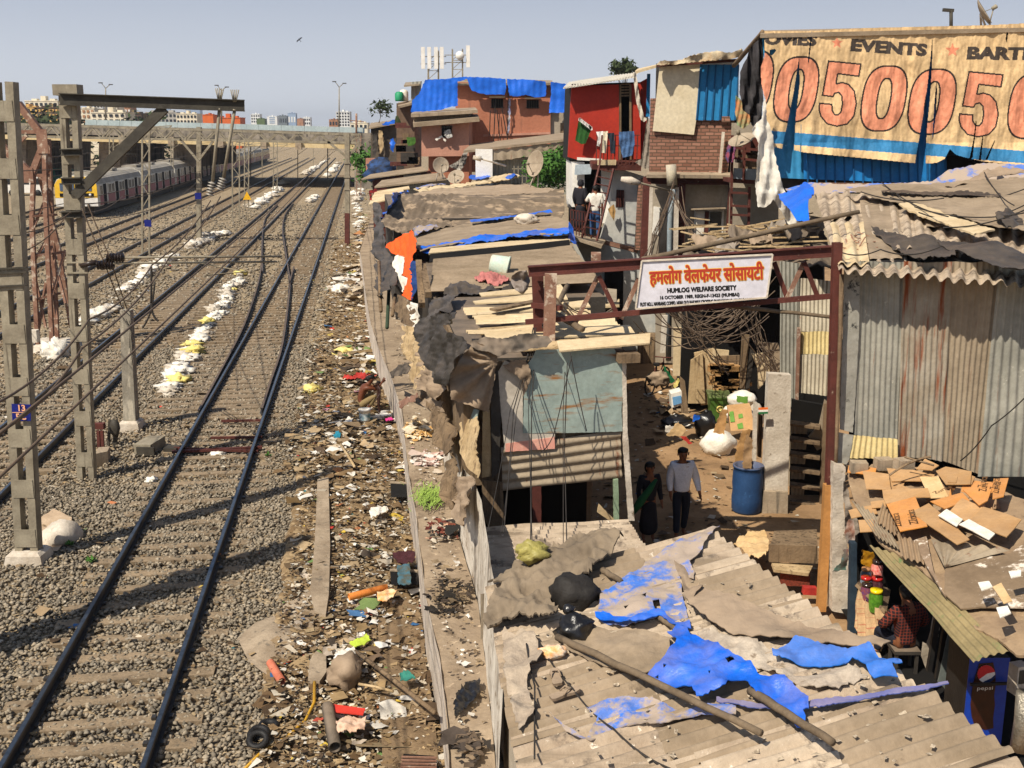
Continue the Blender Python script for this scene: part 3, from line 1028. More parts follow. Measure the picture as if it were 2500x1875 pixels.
# ================================================================ gantry, far masts, bridge
yg = G(848,600).y
root = thing('lattice_gantry', 'long lattice girder spanning all the tracks in front of the road bridge', 'gantry', P(848,600, yg))
m = MB()
T0, T1, B0, B1 = P(20,303, yg), P(878,329, yg), P(20,333, yg), P(878,349, yg)
for dy in (0, .7):
 o = Vector((0, dy, 0))
 m.beam(T0 + o, T1 + o, .14)
 m.beam(B0 + o, B1 + o, .14)
m.build('chord', MT['galv'], root)
n = 34
for dy in (0, .7):
 m = MB()
 for i in range(n):
  o = Vector((0, dy, 0))
  a, b = T0.lerp(T1, i / n), B0.lerp(B1,(i + 1) / n)
  if i % 2: a, b = B0.lerp(B1, i / n), T0.lerp(T1,(i + 1) / n)
  m.beam(a + o, b + o, .08)
 m.build('lattice', MT['galv'], root)
def postat(u, v, vt, w0, mt, root, name='post', lattice=False):
 f = G(u, v)
 t = P(u, vt, f.y)
 m = MB()
 if lattice:
  for dx in (-1,1):
   m.beam(f + Vector((dx * w0,0,0)), t + Vector((dx * w0,0,0)), .1)
  k = int((t.z) / .7)
  for i in range(k):
   a = f.lerp(t, i / k)
   b = f.lerp(t, (i + 1) / k)
   sgn = 1 if i % 2 else -1
   m.beam(a + Vector((sgn * w0,0,0)), b + Vector((-sgn * w0,0,0)), .05)
 else:
  m.beam(f, t, w0)
 return m.build(name, mt, root)
m = MB()
a, b = P(848,600, yg), P(848,325, yg)
mid = P(848,520, yg)
m.beam(a, mid, .32)
lo_ = m.build('post', MT['redp'], root)
m = MB()
m.beam(mid, b, .32)
for v_ in (398,432,462): m.box(P(848, v_, yg),(.42, .42, .1))
m.build('post', MT['galv'], root)
postat(486,590,310, .3, MT['galv'], root)
m = MB()
for a, b in (((848,385),(800,345)),((850,380),(876,352)),((486,390),(520,345)),((486,395),(440,340))):
 m.beam(P(*a, yg), P(*b, yg), .14)
m.build('knee_brace', MT['galv'], root)
m = MB()
m.box(P(486,478, yg) + Vector((0,-.25,0)),(.42, .03, .42))
m.build('number_plate', MT['bluep'], root)
MASTS = [(356,622,303, .22, True, 'lattice mast with a blue plate standing beyond the braced mast'),(602,512,345, .2, True, 'thin lattice mast carrying the yellow triangular warning sign'),
         (576,540,340, .3, True, 'spread-legged lattice mast left of the warning sign'),(672,468,345, .25, True, 'double lattice mast near the bridge shadow'),
         (612,440,350, .12, False, 'slim post in front of the train coaches'),(800,435,358, .14, False, 'thin dark mast between the white bag rows under the bridge'),
         (640,432,360, .14, False, 'thin mast beside the last train coaches'),(876,478,330, .25, True, 'rusty lattice mast right of the gantry post'),(727,452,352, .1, False, 'thin post in the strip of shade below the bridge'),
         (272,505,330, .2, True, 'lattice mast just behind the train cab'),(420,470,335, .15, True, 'lattice mast beside the train roof'),(765,405,362, .12, False, 'far mast beyond the bridge, left of the last white bags')]
for u, v, vt, w0, lt, lab in MASTS:
 f = G(u, v)
 root = thing('railway_mast', lab, 'mast', f, 'masts along the far tracks')
 postat(u, v, vt, w0, MT['galv'] if u != 876 else MT['rust'], root, 'column', lt)
 m = MB()
 t = P(u, vt + 8, f.y)
 m.beam(t, t + Vector((1.6,0, .1)), .06)
 m.beam(t + Vector((0,0,-1)), t + Vector((1.6,0, .1)), .05)
 m.build('bracket_arm', MT['galv'], root)
 if u == 602:
  m = MB()
  c = P(603,478, f.y - .15)
  m.prism([c + Vector((-.42,0,-.38)), c + Vector((.42,0,-.38)), c + Vector((0,0, .42))],(0, .03,0))
  m.build('warning_sign', mat('warning_yellow', 'F0B81E', 'E0A818', 5, bump=0), root)
 if u == 356:
  m = MB()
  m.box(P(361,545, f.y - .3),(.42, .03, .42))
  m.build('number_plate', MT['bluep'], root)
y0, y1 = 152.0,184.0
DSL = (362 - 342) / (800 - 40)
def bv(u, v): return P(u, v + (u - 800) * 0.029, y0)     # v as seen at u = 800
root = thing('road_bridge', 'concrete road bridge crossing over all the tracks on cream beams', 'bridge', P(800,362, y0))
UL, UR = -260,918
back = Vector((0, y1 - y0,0))
def bslab(va, vb, mt, name, dy=0, ul=UL, ur=UR, depth=None):
 m = MB()
 o = Vector((0, dy, 0))
 a, b, c, d = bv(ul, vb) + o, bv(ur, vb) + o, bv(ur, va) + o, bv(ul, va) + o
 e = Vector((0, depth or (y1 - y0),0))
 m.prism([a, b, c, d], e)
 return m.build(name, mt, root)
bslab(322,336, MT['concd'], 'parapet', 0, depth=.6)
bslab(336,346, MT['concd'], 'deck', -.4)
bslab(346,352, MT['galvd'], 'bearing_shelf', 1.0)
bslab(350,362, MT['cream'], 'edge_beam', -.2)
for u in (300,420,540,645,730):
 m = MB()
 a = bv(u, 347)
 m.box(a + Vector((0,-.3,-.5)),(.8, .7,1.2))
 m.build('bearing_block', MT['conc'], root)
m = MB()
MT['panel'] = mat('grey_blue_noise_panel', 'AEBBBB', 'A0AFB0', .5, rough=.6, bump=.05, spot='C3CCCA', sk2=.4)
u = 208
while u < 890:
 m = MB()
 a, b, c, d = bv(u, 322), bv(min(u + 27.5,890),322), bv(min(u + 27.5,890),309), bv(u, 309)
 m.prism([a, b, c, d],(0, .1,0))
 m.build('noise_panel', MT['panel'], root)
 u += 28.2
for (ua, ub, va, vb, dp, yy) in ((215,268,345,428,20,4),(402,462,352,410,22,4),(868,925,325,470,33,-1),(-60,40,340,440,24,3)):
 m = MB()
 o = Vector((0, yy, 0))
 m.prism([P(ua, vb, y0) + o, P(ub, vb, y0) + o, P(ub, va, y0) + o, P(ua, va, y0) + o],(0, dp, 0))
 m.build('pier', MT['concd'], root)
for u, v, vt in ((258,300,206),(541,308,212),(828,320,203)):
 f = P(u, v, y0 + 6)
 t = P(u, vt + 10, y0 + 6)
 root_ = thing('street_lamp', {258: 'double-armed street lamp above the cream buildings on the bridge', 541: 'double-armed street lamp showing behind the rod bundles on the bridge', 828: 'tallest street lamp on the bridge, right of the small towers'}[u], 'street lamp', f, 'street lamps on the road bridge')
 m = MB()
 m.tube([f, t], .12,6, r2=.07)
 m.tube([t, t + Vector((.6,0, .5))], .05,5)
 m.tube([t, t + Vector((-.5,0, .7))], .05,5)
 m.build('pole', MT['galv'], root_)
 for k in (-1,1):
  m = MB()
  m.box(t + Vector((.75 if k > 0 else -.65,0, .52 if k > 0 else .75)),(.5, .3, .12))
  m.build('lamp_head', MT['galvd'], root_)
f = P(870,330, y0 + 3)
simple('signal_post', 'thin dark post with a crossbar at the right end of the bridge', 'post', MT['rust'], lambda m: (m.tube([P(870,335, y0 - 1), P(870,277, y0 - 1)], .15,6), m.beam(P(853,294, y0 - 1), P(888,297, y0 - 1), .12)))
def building(label, u0, u1, vt, vb, y, mt, win=None, depth=None, roof=None, zb=None, cols=0, rows=0, crown=0):
 a, b = P(u0, vt, y), P(u1, vt, y)
 wd = (b - a).length
 z0 = zb if zb is not None else -1
 d = depth or max(8, wd * .7)
 c = Vector(((a.x + b.x) / 2, y + d / 2, z0))
 root = thing('city_building', label, 'building', c, 'city buildings beyond the road bridge')
 m = MB()
 h = a.z - z0
 m.box(c + Vector((0,0, h / 2)),(wd, d, h))
 m.build('wall', mt, root)
 m = MB()
 for k in range(3):
  m.box(c + Vector((wd * (k - 1) * .28,-d * .1, h + wd * .04 * (1 + k % 2))),(wd * .16, d * .3, wd * .08 * (1 + k % 2)))
 m.box(c + Vector((0,0, h + wd * .008)),(wd * 1.04, d * 1.04, wd * .025))
 m.build('roof', roof or mt, root)
 if cols:
  vis0, vis1 = P(u0, vb, y).z, a.z
  first = None
  for i in range(cols):
   for j in range(rows):
    px_ = a.x + wd * (i + .5) / cols
    pz = vis0 + (vis1 - vis0) * (j + .45) / rows
    if first is None:
     m = MB()
     m.box(Vector((px_, y - .05, pz)),(wd / cols * .55, .3,(vis1 - vis0) / rows * .5))
     first = m.build('window', win or MT['glass'], root)
     first.data.transform(Matrix.Translation(-(Vector((px_, y - .05, pz)) - c)))
     first.location = Vector((px_, y - .05, pz)) - c
    else:
     w_ = first.copy()
     COL.objects.link(w_)
     w_.parent = root
     w_.location = Vector((px_, y - .05, pz)) - c
 return root
def bm_(n, a, b, st=None): return mat(n, a, b, .06, rough=.9, bump=0, streak=st, sk=.45, ss=(.3, .3, .04)) if st else mat(n, a, b, .06, rough=.9, bump=0)
YL = bm_('yellow_render', 'D9B36A', 'C49C58', '8A5A38')
CR = bm_('pale_render', 'E6DCC4', 'D4C8AE', 'B4A68C')
WH = bm_('white_render', 'E4E4E0', 'D0D2D0')
GB = bm_('dark_flats', '5A4A3E', '4A3D34', 'A08A60')
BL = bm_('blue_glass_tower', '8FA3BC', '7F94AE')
BR = bm_('brown_flats', '9A6A4E', 'B48A62', '6A4636')
OR = bm_('orange_sheeting', 'D2672A', 'C25E26')
GRN = bm_('far_green', '5A6B3A', '4A5A30')
building('yellow flats with brown bands behind the rusty tower arm', 35,88,262,300,330, YL, cols=4, rows=3)
building('stained cream flats with rooftop tanks left of the braced mast', 60,140,247,275,420, CR, cols=7, rows=2)
building('dark brown flats with small yellow windows beside the braced mast', 84,150,263,300,300, GB, win=YL, cols=8, rows=3)
building('tall weathered block just left of the braced mast', 108,148,252,290,460, YL, cols=5, rows=3)
building('pale cream flats with brown stripes below the long arm', 188,230,265,302,320, CR, win=BR, cols=4, rows=3)
building('cream house with dark openings behind the noise panels', 222,305,275,300,300, CR, cols=6, rows=2)
building('white narrow tower rising behind the long arm', 228,250,253,285,420, WH, cols=3, rows=3)
building('second white narrow tower behind the long arm', 264,285,253,285,430, CR, cols=3, rows=3)
building('pink and white block right of the narrow towers', 286,318,254,285,500, BR, win=WH, cols=4, rows=3)
building('long dark roofed block left of the diagonal brace', 288,345,277,300,310, GB, cols=6, rows=1)
building('grey flats beneath the diagonal brace', 355,430,275,300,520, bm_('grey_flats', 'B4AFA6', 'A09A90'), cols=8, rows=2)
building('cream flats right of the diagonal brace', 430,480,278,302,480, CR, cols=6, rows=2)
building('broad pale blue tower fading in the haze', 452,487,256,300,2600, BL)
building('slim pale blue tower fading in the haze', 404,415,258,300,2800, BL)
building('low orange sheeted shed on the far side of the bridge', 494,520,280,300,400, OR)
building('long orange sheeted roofs beyond the noise panels', 520,586,288,302,420, OR)
building('stepped white building left of the green patch', 612,634,279,300,900, WH, cols=4, rows=3)
building('low green covered building in the skyline', 626,646,290,302,880, GRN)
building('white office block with banded windows in the skyline', 652,676,285,302,1100, WH, win=BL, cols=1, rows=4)
building('dark curved office block in the skyline', 677,700,283,303,1150, bm_('slate_flats', '6C7478', '5C6468'), cols=4, rows=1)
building('tallest blue grey glass block in the skyline', 702,722,277,304,1300, BL, win=WH, cols=3, rows=1)
building('low white block with a small mast on its roof', 738,757,287,305,1000, WH, cols=4, rows=2)
building('small brick coloured block beside the roof mast', 725,740,290,305,980, BR)
building('white stepped flats behind the tallest street lamp', 820,853,273,308,620, WH, cols=5, rows=5)
building('low pink house left of the white stepped flats', 803,824,292,308,600, BR, cols=3, rows=1)
building('low cream house at the right end of the noise panels', 855,897,300,316,500, CR, cols=4, rows=1)
tt = 25.4
s_front = G(200,531).dot(DS)
UPv = Vector((0,0,1))
MT['maroon'] = mat('maroon_paint', 'A05C62', '8C4E56', 3, rough=.5, bump=.02, dust=.2)
MT['coach'] = mat('cream_white_coach', 'DAD5C8', 'C4BEB0', 2, rough=.5, bump=.02, streak='8A8276', sk=.4)
MT['coachroof'] = mat('dusty_coach_roof', 'A59D90', '8E8678', 1, rough=.8, bump=.1)
MT['cabyel'] = mat('cab_yellow', 'F0C23A', 'E0B232', 3, rough=.4, bump=0)
MT['cabwh'] = mat('cab_white', 'ECE8E0', 'D8D4CA', 3, rough=.4, bump=0)
root = thing('suburban_train', 'long maroon and white suburban train with a yellow cab front', 'train', FR(-tt, s_front))
SEC = [(-1.78, .95),(-1.83,1.3),(-1.82,2.9),(-1.6,3.35),(-1.0,3.65),(0,3.78),(1.0,3.65),(1.6,3.35),(1.82,2.9),(1.83,1.3),(1.78, .95)]
for ci in range(9):
 a = s_front + ci * 21.3
 b = a + 20.6
 m = MB()
 n = len(SEC)
 vs = [FR(-tt + x, a, z) for x, z in SEC] + [FR(-tt + x, b, z) for x, z in SEC]
 m.add(vs, [(i, i + n, i + 1 + n, i + 1) for i in (0,1,8,9)] + [tuple(range(n)), tuple(range(2 * n - 1, n - 1,-1))],0)
 m.add(vs, [(i, i + n, i + 1 + n, i + 1) for i in range(2,8)],1)
 m.box(FR(-tt, (a + b) / 2, .6),(2.6,19.5, .7),(DR, DS, UPv),2)
 coach = m.build('coach', [MT['coach'], MT['coachroof'], MT['galvd']], root)
 for s0_, s1_ in ((a + .9, a + 2.2),(a + 4.2, a + 7.2),(a + 9.0, a + 11.6),(a + 13.4, a + 16.6),(a + 18.3, b)):
  m = MB()
  m.box(FR(-tt + 1.835,(s0_ + s1_) / 2,1.5),(.03, s1_ - s0_, .95),(DR, DS, UPv))
  m.build('lower_panel', MT['maroon'], coach)
 items = []
 for d in (2.9,8.1,12.5,17.4): items.append(('doorway', d, 1.1,2.0,1.85))
 for d in (1.4,4.9,6.3,9.6,10.9,14.2,15.7,19.2): items.append(('window', d, 1.05, .85,2.35))
 if ci < 4:
  for nm, d, wd, ht, z in items:
   m = MB()
   c = FR(-tt + 1.84, a + d, z)
   m.box(c, (.05, wd, ht),(DR, DS, UPv),0)
   if nm == 'window':
    for k in (-1,1):
     m.box(c + DS * (k * wd / 2),(.09, .08, ht + .16),(DR, DS, UPv),1)
     m.box(c + UPv * (k * ht / 2),(.09, wd, .08),(DR, DS, UPv),1)
    m.box(c, (.08, .06, ht),(DR, DS, UPv),1)
   m.build(nm, [MT['dark'] if nm == 'doorway' else MT['glass'], MT['coach']], coach)
 else:
  m = MB()
  for nm, d, wd, ht, z in items: m.box(FR(-tt + 1.84, a + d, z),(.05, wd, ht),(DR, DS, UPv))
  m.build('window', MT['glass'], coach, kind='stuff')
 m = MB()
 for d in (3.2,5.7,15,17.5):
  for k in (-1,1):
   m.lathe([(0.02,-.06),(.46,-.06),(.46, .06),(.02, .06)], FR(-tt + k * .85, a + d, .62),12,(DS, UPv, DR))
 m.build('wheel', MT['galvd'], coach, kind='stuff')
 m = MB()
 m.box(FR(-tt, a + 4,3.85),(1.6,3.4, .22),(DR, DS, UPv))
 m.box(FR(-tt, a + 13,3.85),(1.4,2.2, .2),(DR, DS, UPv))
 m.build('roof_ventilator', MT['coachroof'], coach)
 if ci == 1:
  m = MB()
  for k in (-1,1):
   m.tube([FR(-tt + k * .6, a + 3,3.9), FR(-tt + k * .5, a + 4.5,4.5), FR(-tt + k * .6, a + 3.2,5.1)], .03,5)
  m.tube([FR(-tt - .9, a + 3.2,5.1), FR(-tt + .9, a + 3.2,5.1)], .03,5)
  m.build('pantograph', MT['galvd'], coach)
sf = s_front - .06
def cabp(x, z, d=0): return FR(-tt + x, sf - d, z)
cab = MB()
cab.prism([cabp(-1.8,1.0), cabp(1.8,1.0), cabp(1.81,1.75), cabp(-1.81,1.75)], DS * .3)
cabo = cab.build('cab_skirt', MT['cabwh'], root)
m = MB()
m.prism([cabp(-1.81,1.76, .02), cabp(1.81,1.76, .02), cabp(1.8,2.9, .02), cabp(1.5,3.35, .0), cabp(.8,3.6,0), cabp(-.8,3.6,0), cabp(-1.5,3.35,0), cabp(-1.8,2.9, .02)], DS * .3)
cabf = m.build('cab_front', MT['cabyel'], root)
for x0, x1 in ((-1.35,-.15),(.15,1.35)):
 m = MB()
 m.prism([cabp(x0,2.35, .06), cabp(x1,2.35, .06), cabp(x1,3.05, .06), cabp(x0,3.05, .06)], DS * .05)
 m.build('windscreen', mat('windscreen', '5A6C84', '48586E', 2, rough=.15, bump=0), cabf)
m = MB()
for x0, x1 in ((-1.4,-.5),(.35,1.5)):
 m.prism([cabp(x0,1.85, .05), cabp(x1,1.85, .05), cabp(x1,2.15, .05), cabp(x0,2.15, .05)], DS * .05)
m.build('light_panel', MT['dark'], cabf)
m = MB()
for x in (-1.0, .6,1.2):
 m.lathe([(0.01,0),(.1,0),(.12, .05)], cabp(x, 2.0, .08),10,(DR, UPv, DS))
m.build('headlight', MT['cabwh'], cabf)
m = MB()
m.prism([cabp(-.9,3.2, .05), cabp(.9,3.2, .05), cabp(.9,3.42, .05), cabp(-.9,3.42, .05)], DS * .05)
m.build('destination_board', MT['galvd'], cabf)
for x in (-1.0,-.3, .3,1.0):
 m = MB()
 m.box(cabp(x, 1.0, .1),(.16, .3, .36),(DR, DS, UPv))
 m.build('buffer', MT['galvd'], cabo)
def van(label, u, v, L, wd, h, mt):
 f = G(u, v)
 root = thing('parked_van', label, 'van', f, 'vehicles parked by the far tracks')
 m = MB()
 m.prism([f + Vector((-L / 2,0, .35)), f + Vector((L / 2,0, .35)), f + Vector((L / 2,0, h * .55)), f + Vector((L * .38,0, h)), f + Vector((-L / 2 + .1,0, h))],(0, wd, 0))
 m.build('body', mt, root)
 for k in (-.3, .3):
  m = MB()
  m.lathe([(.02,-.1),(.36,-.1),(.36, .1),(.02, .1)], f + Vector((k * L, 0, .36)),12,(Vector((1,0,0)), Vector((0,0,1)), Vector((0,-1,0))))
  m.build('wheel', MT['black'], root)
 for k in (-.3,0, .27):
  m = MB()
  m.box(f + Vector((k * L, -.02, h * .73)),(L * .22, .04, h * .28))
  m.build('window', MT['glass'], root)
van('white parked van behind the rusty lattice tower', 62,478,5.2,2,2.3, MT['cabwh'])
van('teal parked van left of the train cab', 147,450,5,2,2.3, mat('teal_paint', '2E7A70', '276A62', 3, rough=.4))
van('white lorry parked under the bridge beyond the train', 318,408,6.5,2.3,2.8, MT['cabwh'])
van('blue lorry parked beyond the lattice tower', 100,440,6,2.3,3.0, mat('blue_paint', '2A4E8A', '24447A', 3, rough=.5))
def leaf_tree(label, base, h, r, mt, n=900, seed=1, lf=.35, trunk=.2, cat='tree', name='leafy_tree', cz=.62, group=None, sq=.75):
 base = Vector(base)
 root = thing(name, label, cat, base, group)
 rr = random.Random(seed)
 m = MB()
 m.tube([base, base + Vector((.1 * h, 0, h * .3)), base + Vector((.05 * h, .02 * h, h * .6))], trunk, 7, r2=trunk * .5)
 cen = []
 for i in range(9):
  a = rr.uniform(0,6.28)
  rad = r * rr.uniform(.2, .75)
  c = base + Vector((math.cos(a) * rad, math.sin(a) * rad, h * cz + rr.uniform(-.3, .35) * r * sq * 1.6))
  cen.append((c, r * rr.uniform(.3, .55)))
  m.tube([base + Vector((.05 * h, .02 * h, h * .45)), base.lerp(c, .75) + Vector((0,0, h * .1)), c], trunk * .35,5, r2=trunk * .08)
 m.build('trunk', MT['wood'], root)
 m = MB()
 for i in range(n):
  c, q = rr.choice(cen)
  d = Vector((rr.gauss(0,1), rr.gauss(0,1), rr.gauss(0, .8)))
  d.normalize()
  p = c + d * (q * rr.uniform(.25,1.05))
  x = Vector((rr.gauss(0,1), rr.gauss(0,1), rr.gauss(0, .6))).normalized()
  y = x.cross(d)
  if y.length < .05: y = x.orthogonal()
  y.normalize()
  l_ = lf * rr.uniform(.5,1.2)
  m.add([p - x * l_, p + y * l_ * .45, p + x * l_, p - y * l_ * .45],[(0,1,2,3)])
 m.build('crown', mt, root)
 return root
for u, v, h, r, lab in ((70,425,9,9, 'dark dusty tree beyond the lattice tower under the bridge'),(130,420,8,8, 'dark tree between the lattice tower and the braced mast'),(330,412,7,9, 'dark tree seen under the bridge behind the white lorry'),(15,430,9,8, 'dark tree at the picture edge beyond the far tracks')):
 leaf_tree(lab, G(u, v), h, r, MT['leafd'],1500, u, .8, .3)
# ================================================================ rows of rubbish bags by the tracks
def bag(label, p, r, mt, seed, group):
 m = MB()
 m.blob(Vector(p) + Vector((0,0, r[2] * .4)), r, seed, 3, .8,3.2, flat=-.5)
 return m.build('rubbish_bag', mt, label=label, cat='rubbish bag', group=group)
MT['whiteg'] = mat('grimy_white_plastic', 'D2C8B8', 'A89A86', 5, rough=.6, bump=.5, bs=14)
rr = random.Random(11)
def bag_row(pts, n, sz, label, group, spread=6, ymix=0.0, ylab=None):
 L = [0]
 for a, b in zip(pts[:-1], pts[1:]): L.append(L[-1] + math.hypot(b[0] - a[0], b[1] - a[1]))
 for i in range(n):
  d = L[-1] * (i + rr.uniform(0.05, .95)) / n
  k = max(j for j in range(len(L)) if L[j] <= d)
  k = min(k, len(pts) - 2)
  f = (d - L[k]) / (L[k + 1] - L[k])
  u = pts[k][0] + (pts[k + 1][0] - pts[k][0]) * f + rr.uniform(-spread, spread)
  v = pts[k][1] + (pts[k + 1][1] - pts[k][1]) * f + rr.uniform(-3,3)
  s_ = sz * min(1.2, max(.5, math.exp(rr.gauss(-.2, .35))))
  yl = rr.random() < ymix
  bag(ylab if yl else label, G(u, v),(s_, s_ * rr.uniform(.6,1.2), s_ * rr.uniform(.3, .6)), MT['yellow'] if yl else rr.choice((MT['white'], MT['white'], MT['whiteg'])), rr.uniform(0,50), group + (' (yellow)' if yl else ''))
bag_row([(412,968),(432,920),(455,880),(472,850),(500,805),(530,770),(548,740),(570,700),(592,668)],60, .30, 'crumpled white plastic rubbish bag in the row between the two nearest tracks', 'white bags between the two nearest tracks', 12, .09, 'yellow plastic rubbish bag in the row between the two nearest tracks')
bag_row([(212,790),(240,770),(275,755)],9, .42, 'white rubbish bag heaped just right of the braced mast', 'white bags right of the braced mast', 10)
bag_row([(305,710),(330,690),(350,675),(375,655),(400,640),(425,628)],22, .42, 'white rubbish bag in the row behind the cantilever tubes', 'white bags behind the cantilever tubes', 10, .06, 'yellow rubbish bag in the row behind the cantilever tubes')
bag_row([(462,605),(490,598),(505,585),(530,578),(550,575)],14, .45, 'white rubbish bag heaped round the foot of the gantry post', 'white bags at the gantry post foot', 8)
bag_row([(615,508),(640,492),(662,478),(685,452),(700,448)],24, .55, 'white rubbish bag in the row beside the warning sign', 'white bags beside the warning sign', 8)
bag_row([(752,495),(765,485),(770,478)],7, .5, 'white rubbish bag between the rails of the far straight tracks', 'white bags between the far straight tracks', 5)
bag_row([(748,424),(765,413),(780,402),(795,394)],14, .7, 'white rubbish bag in the left far row below the bridge', 'white bags, left far row below the bridge', 4)
bag_row([(795,432),(810,422),(820,410),(830,398)],14, .7, 'white rubbish bag in the right far row below the bridge', 'white bags, right far row below the bridge', 4)
bag_row([(855,680),(845,700),(850,690),(835,715)],20, .42, 'white rubbish bag in the flattened heap against the low wall', 'white bags flattened against the low wall', 22, .1, 'yellow scrap bag in the flattened heap against the low wall')
bag_row([(832,880),(850,870),(870,865),(890,880),(885,900),(865,905)],18, .34, 'white rubbish bag heaped behind the squatting man', 'white bags heaped behind the squatting man', 10, .15, 'yellow bag heaped behind the squatting man')
bag_row([(870,560),(880,540),(878,500),(870,470),(880,450)],22, .5, 'white rubbish bag littering the strip right of the gantry post', 'white bags right of the gantry post', 14)
bag('single yellow plastic bag lying right of the nearest track', G(762,960),(.24, .24, .2), MT['yellow'],4, None)
bag('single round white sack at the foot of the lattice tower', G(138,872),(.42, .36, .4), MT['white'],9, None)
bag('torn white bag on the ballast between mast and nearest rail', G(371,1176),(.12, .12, .08), MT['white'],12, None)
bag('white bag under the red bars on the nearest track', G(533,1112),(.16, .1, .07), MT['white'],13, None)
# ================================================================ overhead wires
WG = 'overhead railway wires'
def wire(label, pts, sag=.1, r=.012, mt='wire', name='overhead_wire', cat='wire', group=WG):
 m = MB()
 for a, b in zip(pts[:-1], pts[1:]): m.cable(a, b, sag, r, 14, k=5)
 return m.build(name, MT[mt], label=label, cat=cat, group=group)
wire('contact wire slanting across the lower masts, the lower of a close pair', [FR(-2.3,5,5.45), FR(-2.5,62,5.5), FR(-3.4,150,5.6)], .15)
wire('contact wire slanting across the lower masts, the upper of a close pair', [FR(-2.25,5,5.75), FR(-2.45,62,5.75), FR(-3.4,150,6.2)], .15)
wire('jumper cable from the right grey insulator past the braced mast', [P(538,480, yb + .45), P(414,627,18), P(200,850,11), P(-40,1075,8)], .12, .013)
wire('jumper cable from the left grey insulator past the braced mast', [P(514,490, yb + .45), P(371,647,18), P(217,780,12.5), P(-40,1000,8.5)], .12, .013)
wire('double wire dropping from the braced mast to the concrete pole, outer strand', [P(200,508, f2.y - .2), P(254,640, f2.y - .3), P(300,755, f3.y - .1)], .02, .014)
wire('double wire dropping from the braced mast to the concrete pole, inner strand', [P(214,498, f2.y - .2), P(268,628, f2.y - .3), P(310,755, f3.y - .1)], .02, .014)
wire('black looped cable hanging beside the second track', [P(370,652,20), P(369,740,20), P(373,765,20), P(387,783,20)], .03, .022, 'cable')
wire('black hooked cable hanging beside the second track', [P(378,690,20), P(370,755,20), P(348,800,20)], .03, .018, 'cable')
wire('wire crossing the two tall masts high up', [P(-20,560,21), P(170,520,23), P(300,478,45), P(490,430, yg)], .2, .012)
wire('wire crossing the two tall masts at half height', [P(-20,620,20), P(160,530,23)], .25, .013)
wire('thin wire over the train from mast to gantry', [P(165,500, f2.y), P(480,400, yg)], .6, .015)
wire('lower thin wire over the train from mast to gantry', [P(200,540, f2.y + 5), P(480,445, yg)], .5, .015)
for i, (r_, z_) in enumerate(((-8.5,5.6),(-14.4,5.6),(-19.3,5.6),(-25.4,5.6))):
 n_ = ('second', 'third', 'fourth', 'fifth')[i]
 wire('contact wire above the %s railway track' % n_, [FR(r_, 22 + 8 * i, z_), FR(r_ + .2,76, z_), FR(r_, 150, z_), FR(r_, 230, z_)], .1, .012)
 wire('sagging catenary wire above the %s railway track' % n_, [FR(r_, 22 + 8 * i, z_ + 1.2), FR(r_ + .2,76, z_ + 1.3), FR(r_, 150, z_ + .6)], .5, .012)
c = P(731,97,190)
root = thing('flying_bird', 'dark kite bird gliding in the open sky', 'bird', c)
m = MB()
X, Z = Vector((.8,0, .6)).normalized(), Vector((-.6,0, .8)).normalized()
m.lathe([(.005,-.26),(.06,-.18),(.075,0),(.05, .14),(.035, .2),(.005, .27)], c, 8,(X, Vector((0,1,0)), Z))
for k in (-1,1):
 a = c + Z * .06
 m.add([a + Z * .07, a - Z * .07, a + X * (.3 * k) - Z * .09 + Vector((0, .03, .0)), a + X * (.3 * k) + Z * .1, a + X * (.62 * k) - Z * .12, a + X * (.45 * k) + Z * .08],[(0,1,2,3),(3,2,4,5)])
m.add([c - Z * .22, c - Z * .45 + X * .09, c - Z * .40, c - Z * .45 - X * .09],[(0,1,2),(0,2,3)])
m.build('body', MT['dark'], root)
# ================================================================ low wall with its mud ledge
TL = [(1100,1930),(1092,1777),(1077,1627),(1058,1536),(1040,1461),(1025,1344),(1016,1257),(1000,1175),(989,1080),(981,1002),(957,926),(924,850),(905,790),(893,720),(885,650),(878,612),(890,575),(906,530),(908,490)]
RL = [(1216,1930),(1198,1740),(1186,1627),(1168,1476),(1149,1400),(1130,1344),(1108,1257),(1081,1121),(1065,1080),(1054,1002),(1030,920),(1000,830),(975,760),(955,700),(938,650),(922,600),(926,560),(926,490)]
root = thing('low_wall', 'long low railway wall with a wide mud-covered ledge below the shacks', 'wall', G(1000,1250))
m = MB()
m.patch(TL + RL[::-1], gp(1.1),14, lambda u, v, p: .05 * fz(p, 1.3,4) + .02 * nz(p, 6))
m.build('ledge', MT['mud'], root)
m = MB()
pt = [G(u, v, 1.08) for u, v in TL]
for i, (a, b) in enumerate(zip(pt[:-1], pt[1:])):
 m.grid(Vector((a.x, a.y, -.1)), Vector((b.x, b.y, -.1)), b + Vector((0,0, .03)), a + Vector((0,0, .03)),8,4, lambda x, y, p: .012 * fz(p, 1.2))
m.build('wall_face', mat('lilac_limewash', 'D2C5B6', 'AD9F8E', 2, bump=.4, streak='7C7068', sk=.45, ss=(4,4, .5), spot='8D8074', sk2=.38), root)
root = thing('plaster_wall', 'peeling white plaster wall along the inner edge of the mud ledge', 'wall', G(1150,1400,1.1))
m = MB()
pr = [G(u, v, 1.05) for u, v in RL]
hh = [1.45,1.45,1.45,1.5,1.5,1.3,1.1, .8, .7, .6, .6, .7, .8, .8, .8, .7, .5, .5]
for i in range(len(pr) - 1):
 a, b = pr[i], pr[i + 1]
 m.grid(a, b, b + Vector((.06,0, hh[i + 1])), a + Vector((.06,0, hh[i])),10,6, lambda x, y, p: .012 * fz(p, 1.5,3))
